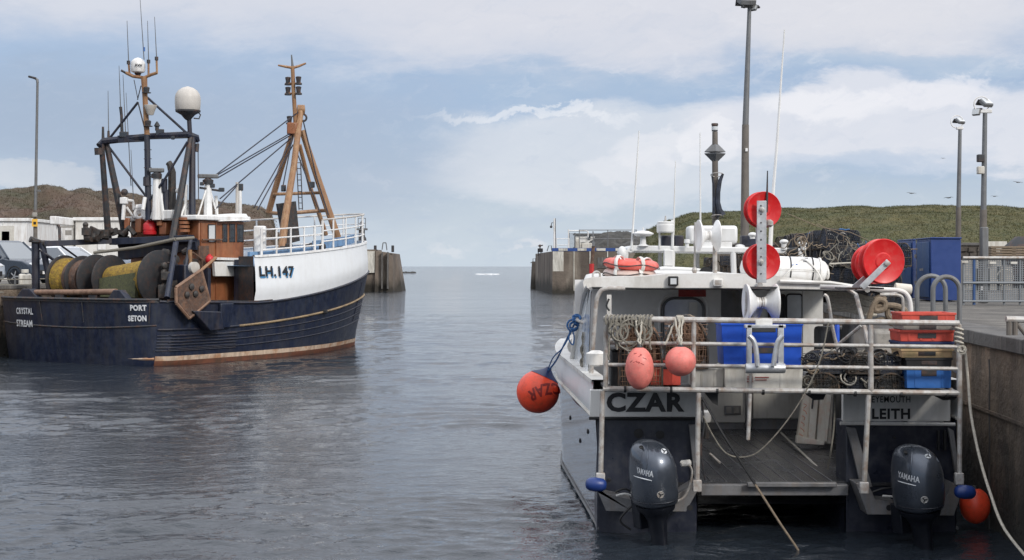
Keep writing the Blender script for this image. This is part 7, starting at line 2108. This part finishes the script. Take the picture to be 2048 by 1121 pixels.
crate('grey fish box between the two red ones', 1806, 1906, 646, 660.5, yb, .42, M['greybox'], GB_, ribs=0)
crate('topmost red fish box of the starboard stack', 1804, 1911, 626, 645.5, yb, .42, M['redbox'], GB_, ribs=4)
crate('small white crate partly behind the starboard fish box stack', 1790, 1840, 722, 776, 15.56, .16, M['whitebox'], 'white crates on the stern shelf', ribs=2)
GC_ = 'blue crates stacked behind the roller frame'
crate('upper bright blue crate behind the roller frame', 1443, 1605, 647, 688.5, 15.22, .45, M['bluebox'], GC_, ribs=2)
crate('lower bright blue crate behind the roller frame', 1446, 1604, 689.5, 731, 15.22, .45, M['bluebox'], GC_, ribs=2)
t = crate('wide white crate with a small red emblem under the blue crates', 1449, 1606, 733, 779, 15.2, .5, M['whitebox'], 'white crates on the stern shelf', ribs=2, grip=False)
q = MB(); q.bb(P(1494, 765, 15.195), P(1506, 753, 15.2)); o = q.build('emblem', M['darkred'], t)
q = MB()
for dx in (-.33, .0, .33): q.bb(P(1500 + dx * 12 - .4, 765, 15.192), P(1500 + dx * 12 + .4, 753, 15.1945))
for dz in (-.25, .2): q.bb(P(1494, 759 + dz * 12 + .4, 15.190), P(1506, 759 + dz * 12 - .4, 15.1915))
q.build('emblem_lines', M['whitebox'], o, kind='stuff')
text_at('NORTH SEA FISH', 1524, 756, 30, 3.4, 15.194, M['darkred'], t, .02) if False else None
q = MB()
for y_, w_ in ((755, 28), (760, 24)):
    q.bb(P(1510, y_ + 1, 15.193), P(1510 + w_, y_ - .6, 15.196))
q.build('faint_print', M['darkred'], t, kind='stuff')
crate('small white crate left of the wide white crate', 1386, 1447, 735, 775, 15.3, .4, M['whitebox'], 'white crates on the stern shelf', ribs=2, grip=False)
crate('red box behind the two pink buoys', 1300, 1362, 721, 771, 15.3, .35, M['redbox'], None, ribs=2, cat='crate')
t = thing('battery_box', 'black box in the port corner of the stern shelf behind the oval buoy', 'box', P(1245, 775, 15.4))
q = MB(); q.bb(P(1222, 776, 15.3), P(1262, 700, 15.6)); q.build('case', M['black'], t, bevel=.02)
q = MB(); q.bb(P(1219, 700, 15.28), P(1265, 694, 15.62)); q.build('lid', M['black'], t, bevel=.01)

# stern creels (netted pots)
def local_creel(label, px, py_bottom, Y, w, l, h, netm, ropem, seed, yaw, group, dens=9):
    c = P(px, py_bottom, Y); o = make_creel(w, l, h, seed, label, group, netm, ropem, c, dens); o.location = c; o.rotation_euler = (0, 0, yaw); return o
GS = 'creels carried on the catamaran stern'
def net_mass(parent_label, cx, cy, Y, w, h, m, seed):
    rr_ = random.Random(seed); c = P(cx, cy, Y); a, b_ = w / 2 / K(Y), h / 2 / K(Y)
    q = MB()
    q.sphere(c + Vector((0, .08, 0)), 1, 14, 10, (a * .9, .10, b_ * .92))
    for k in range(110):
        th = rr_.uniform(0, 2 * PI); ph = rr_.uniform(-1.2, 1.2); pts = []
        for i in range(6):
            th += rr_.uniform(-.35, .35); ph = max(-1.4, min(1.4, ph + rr_.uniform(-.35, .35)))
            pts.append(c + Vector((a * math.cos(ph) * math.cos(th), -abs(.13 * math.cos(ph) * math.sin(th)) + .08, b_ * math.sin(ph))))
        q.tube(pts, .008, 4)
    return q
local_creel('brown netted creel standing upright behind the coiled rope at the port corner', 1276, 772, 15.42, .44, .34, .66, M['brownnet'], M['brownrope'], 31, .1, GS, 12)
local_creel('brown netted creel standing behind the round pink buoy', 1372, 736, 15.45, .44, .34, .54, M['brownnet'], M['brownrope'], 32, -.1, GS, 12)
q = net_mass('', 1280, 700, 15.4, 88, 118, None, 1); tag(q.build('net_bundle', M['brownnet'], label='brown bundled netting behind the oval pink buoy at the port corner', kind=None), cat='net')
q = net_mass('', 1374, 688, 15.42, 84, 108, None, 2); tag(q.build('net_bundle', M['brownnet'], label='brown bundled netting behind the small round pink buoy'), cat='net')
labs = ['black netted creel lying beside the blue crates, bottom left of its pile', 'black netted creel at the bottom middle of the stern pile', 'black netted creel at the bottom right of the stern pile by the fish boxes',
        'black netted creel resting on top at the left of the stern pile', 'black netted creel resting on top in the middle of the stern pile', 'black netted creel resting on top at the right of the stern pile']
for i, (px, dz) in enumerate(((1641, 0), (1708, 0), (1768, 0), (1652, 1), (1712, 1), (1762, 1))):
    o = local_creel(labs[i], px, 780 + (px - 1210) * .011 - dz * 40, 15.42 + .03 * (i % 2), .33, .44, .215, M['net'] if i % 2 else M['creel'], [M['rope'], M['greyrope'], M['brownrope']][i % 3], 40 + i, rnd.uniform(-.2, .2), GS, 8)
# bait / bright bits inside the pots, ropes over them
t = thing('rope_pile', 'pile of grey and dark ropes draped over the stern creels', 'ropes', P(1700, 760, 15.3))
for j, (m, n_, s_) in enumerate((('greyrope', 9, 3), ('black', 16, 4), ('rope', 5, 6), ('brownrope', 6, 7))):
    q = MB(); rr_ = random.Random(s_)
    for k in range(n_):
        c = P(rr_.uniform(1612, 1795), rr_.uniform(700, 775), 15.2 + rr_.uniform(0, .1))
        if k % 2: coil(q, c, rr_.uniform(.04, .10), .009, 2.5, k + s_, Matrix.Rotation(rr_.uniform(.9, 1.5), 3, 'X') @ Matrix.Rotation(rr_.uniform(-.5, .5), 3, 'Z'), n=14)
        else: q.tube(wob(c, c + Vector((rr_.uniform(-.4, .4), rr_.uniform(-.05, .1), rr_.uniform(-.12, .1))), .05, 8, .015, k), .009, 5)
    q.build(['grey_rope', 'black_rope', 'pale_rope', 'brown_rope'][j], M[m], t, kind='stuff')
for x0, y0, x1, y1 in ((1708, 712, 1724, 711), (1726, 713, 1738, 712)):
    q = MB(); q.tube([P(x0, y0, 15.25), P(x1, y1, 15.25)], .014, 6); q.build('pale_float', M['foam'], t)
# ropes over the port rail
t = thing('coiled_rope', 'pale grey rope coiled and hung over the port end of the aft rail', 'rope coil', P(1250, 690, 14.95))
for j, (cx, cy, R_, n_) in enumerate(((1258, 668, .15, 3.2), (1236, 665, .10, 2.5), (1285, 660, .09, 2.2))):
    q = MB(); coil(q, P(cx, cy, 14.92), R_, .011, n_, j + 2, Matrix.Rotation(1.45, 3, 'X'), n=22, squash=1.15); q.build('coil', M['greyrope'], t)
q = MB(); rr_ = random.Random(8)
for k in range(13):
    x = 1212 + k * 7.5
    pts = [P(x, 650, 14.93), P(x - 1, 636, 14.93), P(x + 2, 631, 15.0), P(x + 4, 637, 15.06), P(x + 5, 655, 15.05)]
    q.tube(smooth_path(pts, 4), .011, 5)
q.build('rail_turns', M['greyrope'], t, kind='stuff')
for x0, x1, y1 in ((1222, 1218, 720), (1231, 1234, 700), (1300, 1302, 700), (1292, 1284, 690)):
    q = MB(); q.tube(wob(P(x0, 640, 14.92), P(x1, y1, 14.9), 0, 10, .012, x0), .011, 5); q.build('loose_end', M['greyrope'], t)
# lashing of the buoys
t = thing('buoy_lashing', 'pale knotted lashings holding the two pink buoys to the aft rail', 'lashing', P(1300, 680, 14.9))
for j, (tp_, xs_) in enumerate(((top1, (1272, 1284)), (top2, (1350, 1357, 1366)))):
    for x in xs_:
        q = MB(); q.tube(wob(P(x, 638, 14.94), tp_ + Vector((0, -.01, -.01)), 0, 8, .01, int(x)), .010, 5); q.build('strand', M['rope'], t)
    q = MB()
    for kx in range(4): q.torus(P(xs_[0] + 4 + kx * 3.5, 641, 14.99), (1, .2, 0), .042, .010, 12, 5)
    q.sphere(P(xs_[0] + 6, 672, 14.93), .028, 8, 6); q.sphere(P(xs_[0] + 8, 683, 14.92), .03, 8, 6)
    q.build('knot', M['rope'], t, kind='stuff')
q = MB(); q.tube(wob(P(1349, 645, 14.93), P(1330, 690, 14.9), 0, 8, .005, 2), .010, 5); q.build('loose_end', M['rope'], t)

# roof-top things
def lifebuoy(label, cx, cy, Y, w, h, m, tilt):
    k = K(Y); c = P(cx, cy, Y); t = thing('lifebuoy', label, 'lifebuoy', c, 'two lifebuoys stacked on the shelter roof')
    ax = (math.sin(tilt), -.05, math.cos(tilt)); Rr = w / 2 / k * .74; r = w / 2 / k * .26
    q = MB(); q.torus(c, ax, Rr, r, 40, 14, h / k / 2 / r); q.build('ring', m, t)
    for a in (-2.2, -1.2, .6, 2.2):
        q = MB(); d = Vector((math.cos(a), math.sin(a), -math.cos(a) * math.tan(tilt))).normalized()
        q.torus(c + d * Rr, Vector((-math.sin(a), math.cos(a), 0)), r * 1.03, .012, 14, 5, 2.2); q.build('tape_band', M['offwhite'] if m is not M['offwhite'] else M['lamppost'], t)
    q = MB(); pts = []
    for i in range(25):
        a = 2 * PI * i / 24; d = Vector((math.cos(a), math.sin(a), -math.cos(a) * math.tan(tilt)))
        pts.append(c + d * (Rr + r * (1.02 + .12 * abs(math.sin(2 * a)))) + Vector((0, 0, -.02 + .02 * math.sin(4 * a))))
    q.tube(pts, .007, 5); q.build('grab_line', M['darksteel'], t)
M['lifered'] = mat('faded_red_lifebuoy', (.66, .10, .075), .5, var=.1, scale=9, dirt=[((.68, .24, .2), .5, 6, False)], bump=.002)
M['lifewhite'] = mat('pinkish_white_lifebuoy', (.60, .48, .43), .55, var=.1, dirt=[((.42, .28, .22), .5, 6, False)], bump=.002)
lifebuoy('pinkish white lifebuoy underneath the red one on the shelter roof', 1259, 547, 18.9, 106, 18, M['lifewhite'], .03)
lifebuoy('faded red lifebuoy lying on top of the white one on the shelter roof', 1262, 529, 18.9, 112, 20, M['lifered'], .07)
# liferaft canister
YC = 18.7; k = K(YC)
t = thing('liferaft_canister', 'white liferaft canister strapped down on the shelter roof behind the lower red reel', 'liferaft', P(1580, 570, YC))
a = P(1480, 536, YC); b = P(1657, 543, YC); ax = b - a; L_ = ax.length; r = .165
q = MB(); q.lathe(a, ax, [(0, .02), (.02, .09), (.08, .145), (.16, r), (L_ - .22, r), (L_ - .12, r * .9), (L_ - .05, r * .7), (L_ - .01, r * .4), (L_, .02)], 32); q.build('shell', M['white'], t)
ax.normalize()
for s_ in (.18, .55, .80):
    q = MB(); q.lathe(a + ax * (L_ * s_ - .008), ax, [(0, r * .97), (.0, r + .005), (.016, r + .005), (.016, r * .97)], 32); q.build('strap', M['black'], t)
q = MB(); q.lathe(a + ax * (L_ - .13), ax, [(0, r * .9), (0, r * .93 + .012), (.02, r * .93 + .012), (.02, r * .9)], 32); q.build('end_band', M['offwhite'], t)
q = MB(); 
for s_ in range(2): q.tube([a + ax * .1 + Vector((0, -r - .001, -.012 + .02 * s_)), a + ax * (L_ - .15) + Vector((0, -r - .001, -.012 + .02 * s_))], .006, 5)
q.build('seam', M['offwhite'], t, kind='stuff')
def on_raft(px, py, dz=.004):
    d = Vector(((px - HX) / F, 1, -(py - HY) / F)); zc_ = a + ax * ((px - 1480) / 177 * L_)
    z = EYE - (py - HY) / K(YC) ; dy = math.sqrt(max(r * r - (z - zc_.z) ** 2, 0)); return Vector((P(px, py, YC).x, YC - dy - dz, z))
q = MB(); q.add([on_raft(1580, 516), on_raft(1592, 514), on_raft(1591, 530), on_raft(1579, 531)], [(0, 1, 2, 3)]); q.build('blue_label', M['midblue'], t)
for py in (517, 523):
    q = MB()
    for kx in range(5): q.add([on_raft(1603 + kx * 2.4, py - 1.2), on_raft(1604.6 + kx * 2.4, py - 1.2), on_raft(1604.6 + kx * 2.4, py + 1.2), on_raft(1603 + kx * 2.4, py + 1.2)], [(0, 1, 2, 3)])
    q.build('small_print', M['blackpaint'], t, kind='stuff')
for pts in ([(1560, 557), (1575, 540), (1598, 519), (1612, 524), (1630, 545), (1645, 566)],):
    q = MB(); q.tube(smooth_path([on_raft(x, y, .02) if y < 558 else P(x, y, YC - .16) for x, y in pts], 4), .010, 6); q.build('lashing', M['offwhite'], t)
q = MB(); q.bb(P(1490, 572, YC - .12), P(1652, 566, YC + .12)); q.build('cradle', M['darksteel'], t)
q = MB(); q.torus(P(1655, 548, YC - .05), (1, 0, 0), .06, .014, 16, 6); q.build('end_ring', M['offwhite'], t)
q = MB(); q.torus(P(1193, 551, 18.2), (0, 1, 0), .045, .013, 16, 6); q.build('roof_eye', M['galv'], CZ)

# ropes on the starboard side deck
t = thing('rope_bundle', 'thick bundle of white rope hung inside the starboard side of the shelter', 'rope coil', P(1710, 630, 18.5))
rr_ = random.Random(3)
q = MB()
for k in range(15):
    y0 = 588 + k * 2.6
    pts = [P(1655 + rr_.uniform(-4, 4), y0 + rr_.uniform(-3, 3), 18.5), P(1690, y0 - 4 + rr_.uniform(-4, 4), 18.4), P(1725, y0 + 4 + rr_.uniform(-4, 4), 18.3), P(1752 + rr_.uniform(-5, 5), y0 + 14 + rr_.uniform(-5, 5) - k * .8, 18.4)]
    q.tube(smooth_path(pts, 5), .020, 6)
q.build('strand', M['rope'], t, kind='stuff')
t = thing('thick_ropes', 'heavy brown mooring ropes coiled over a rail beside the quay, behind the shelter tube', 'ropes', P(1770, 640, 17.8))
q = MB()
for j, pts in enumerate(([(1735, 650), (1745, 615), (1757, 600), (1770, 605), (1768, 618), (1752, 622), (1748, 612)], [(1752, 613), (1780, 611), (1798, 614), (1812, 625), (1808, 650)], [(1775, 612), (1776, 632), (1790, 640), (1798, 628), (1790, 615)], [(1740, 648), (1765, 640), (1785, 648), (1812, 645)], [(1750, 600), (1762, 592), (1770, 600)])):
    q.tube(smooth_path([P(x, y, 17.8 + .03 * j) for x, y in pts], 5), .034, 8)
q.build('strand', M['brownrope'], t, kind='stuff')
# grey canvas bales seen through the starboard rails
t = thing('canvas_bales', 'grey tarpaulin covered gear along the quay side of the shelter', 'covered gear', P(1720, 760, 18.6))
for i, (x0, x1, y0, y1, Y) in enumerate(((1642, 1760, 655, 760, 19.2), (1748, 1805, 660, 735, 17.6), (1700, 1800, 642, 760, 18.6))):
    q = MB(); a_, b_ = P(x0, y1, Y), P(x1, y0, Y); q.bb((a_.x, Y, a_.z), (b_.x, Y + .5, b_.z)); q.build('bale', [M['lamppost'], M['greybox'], M['greysteel']][i], t, bevel=.05)
q = MB(); q.lathe(P(1674, 690, 17.4), (0, 0, 1), [(0, .03), (.22, .03), (.26, .012), (.3, .012)], 12); tag(q.build('bottle', M['bluebox'], label='small blue bottle standing behind the starboard rails'), cat='bottle')

# foam box leaning on the deck
t = thing('foam_fish_box', 'dirty white foam fish box leaning upright on the wet deck', 'fish box', P(1630, 888, 18.8))
Yb = 18.8
fp = [(1607, 788), (1667, 786), (1663, 889), (1593, 886)]
q = MB(); q.prism([P(x, y, Yb) for x, y in fp], (0, .10, 0)); q.build('slab', M['foam'], t, bevel=.012)
q = MB(); q.prism([P(x, y, Yb - .09) for x, y in ((1623, 790), (1637, 789), (1630, 889), (1616, 888))], (0, .09, 0)); q.build('rib', M['foam'], t, bevel=.008)
q = MB(); q.prism([P(x, y, Yb - .05) for x, y in ((1640, 789), (1664, 788), (1655, 884), (1632, 886))], (0, .05, 0)); q.build('side_panel', M['foam'], t, bevel=.01)
q = MB(); q.prism([P(x, y, Yb - .10) for x, y in ((1594, 872), (1650, 884), (1648, 891), (1593, 887))], (0, .1, 0)); q.build('rim', M['foam'], t, bevel=.006)
M['scribble'] = mat('faded_red_print', (.55, .20, .12), .8, var=.2)
for kx in range(6):
    q = MB(); y_ = 808 + kx * 12; x_ = 1605 - kx * 1.6
    q.tube(smooth_path([P(x_ + rr_.uniform(0, 3), y_, Yb - .003), P(x_ + 8, y_ + rr_.uniform(2, 7), Yb - .003), P(x_ + rr_.uniform(2, 10), y_ + 9, Yb - .003)], 3), .004, 4); q.build('red_print', M['scribble'], t)
q = MB(); q.tube([P(1627, 790, Yb - .12), P(1624, 818, Yb - .12)], .012, 6); q.build('latch', M['darksteel'], t)
# deck brushes and hose bits
q = MB(); q.tube([P(1562, 866, 19.8), P(1640, 940, 16.9)], .014, 6); tag(q.build('deck_pole', M['rope'], label='pale pole lying diagonally on the dark working deck'), cat='pole')
q = MB(); q.tube([P(1420, 908, 18), P(1440, 926, 17)], .012, 6); tag(q.build('short_stick', M['foam'], label='short pale stick lying on the port side of the working deck'), cat='stick')
# ropes at the stern
def rope_thing(label, pts, r, m, name='mooring_rope', grp=None):
    q = MB(); q.tube(smooth_path(pts, 6), r, 7); return tag(q.build(name, m, label=label, group=grp), cat='rope')
t = thing('stern_line', 'thick dark rope slanting from the port cage corner down into the water astern', 'rope', P(1404, 795, 15.0))
q = MB(); q.tube(smooth_path([P(1404, 795, 15.0), P(1425, 832, 14.95), P(1448, 872, 14.9), P(1480, 922, 14.87), P(1512, 972, 14.85)], 6), .013, 7); q.build('dark_length', M['black'], t)
q = MB(); q.tube(smooth_path([P(1510, 969, 14.85), P(1535, 1008, 14.82), P(1562, 1050, 14.8), P(1588, 1088, 14.75), P(1597, 1102, 14.72)], 6), .012, 7); q.build('brown_length', M['brownrope'], t)
rope_thing('thin grey rope looping from the port well across the deck up to the aft rail', [P(1406, 832, 15.1), P(1425, 870, 15.1), P(1450, 905, 15.1), P(1480, 915, 15.1), P(1515, 905, 15.05), P(1560, 860, 15.0), P(1605, 795, 14.95), P(1640, 720, 14.93), P(1657, 645, 14.93)], .0075, M['greyrope'])
rope_thing('thin dark rope hanging in the port side of the well', [P(1403, 800, 15.2), P(1408, 850, 15.2), P(1402, 900, 15.2), P(1410, 960, 15.2)], .010, M['darksteel'])
rope_thing('grey rope hanging down the starboard side of the well', [P(1670, 790, 15.3), P(1668, 850, 15.3), P(1662, 900, 15.3), P(1655, 938, 15.5)], .010, M['greyrope'])
rope_thing('pale rope hanging slack along the quay wall from the starboard cage corner', [P(1919, 690, 15.0), P(1930, 705, 15.0), P(1936, 760, 15.0), P(1942, 830, 14.9), P(1958, 910, 14.7), P(1980, 985, 14.4), P(2010, 1060, 14.0), P(2075, 1140, 13.4)], .014, M['rope'])
q = MB()
for k in range(4): q.torus(P(1918, 658 + k * 9, 15.0), (.3, 0, 1), .04, .012, 14, 5)
coil(q, P(1922, 700, 15.0), .045, .012, 3, 3, Matrix.Rotation(1.3, 3, 'X'), n=12)
tag(q.build('rope_knot', M['rope'], label='pale rope knotted round the starboard cage post'), cat='rope')
rope_thing('pale mooring line running from the creel heap down towards the catamaran', [P(1660, 528, 19), P(1740, 524, 22), P(1800, 520, 26)], .010, M['rope'])
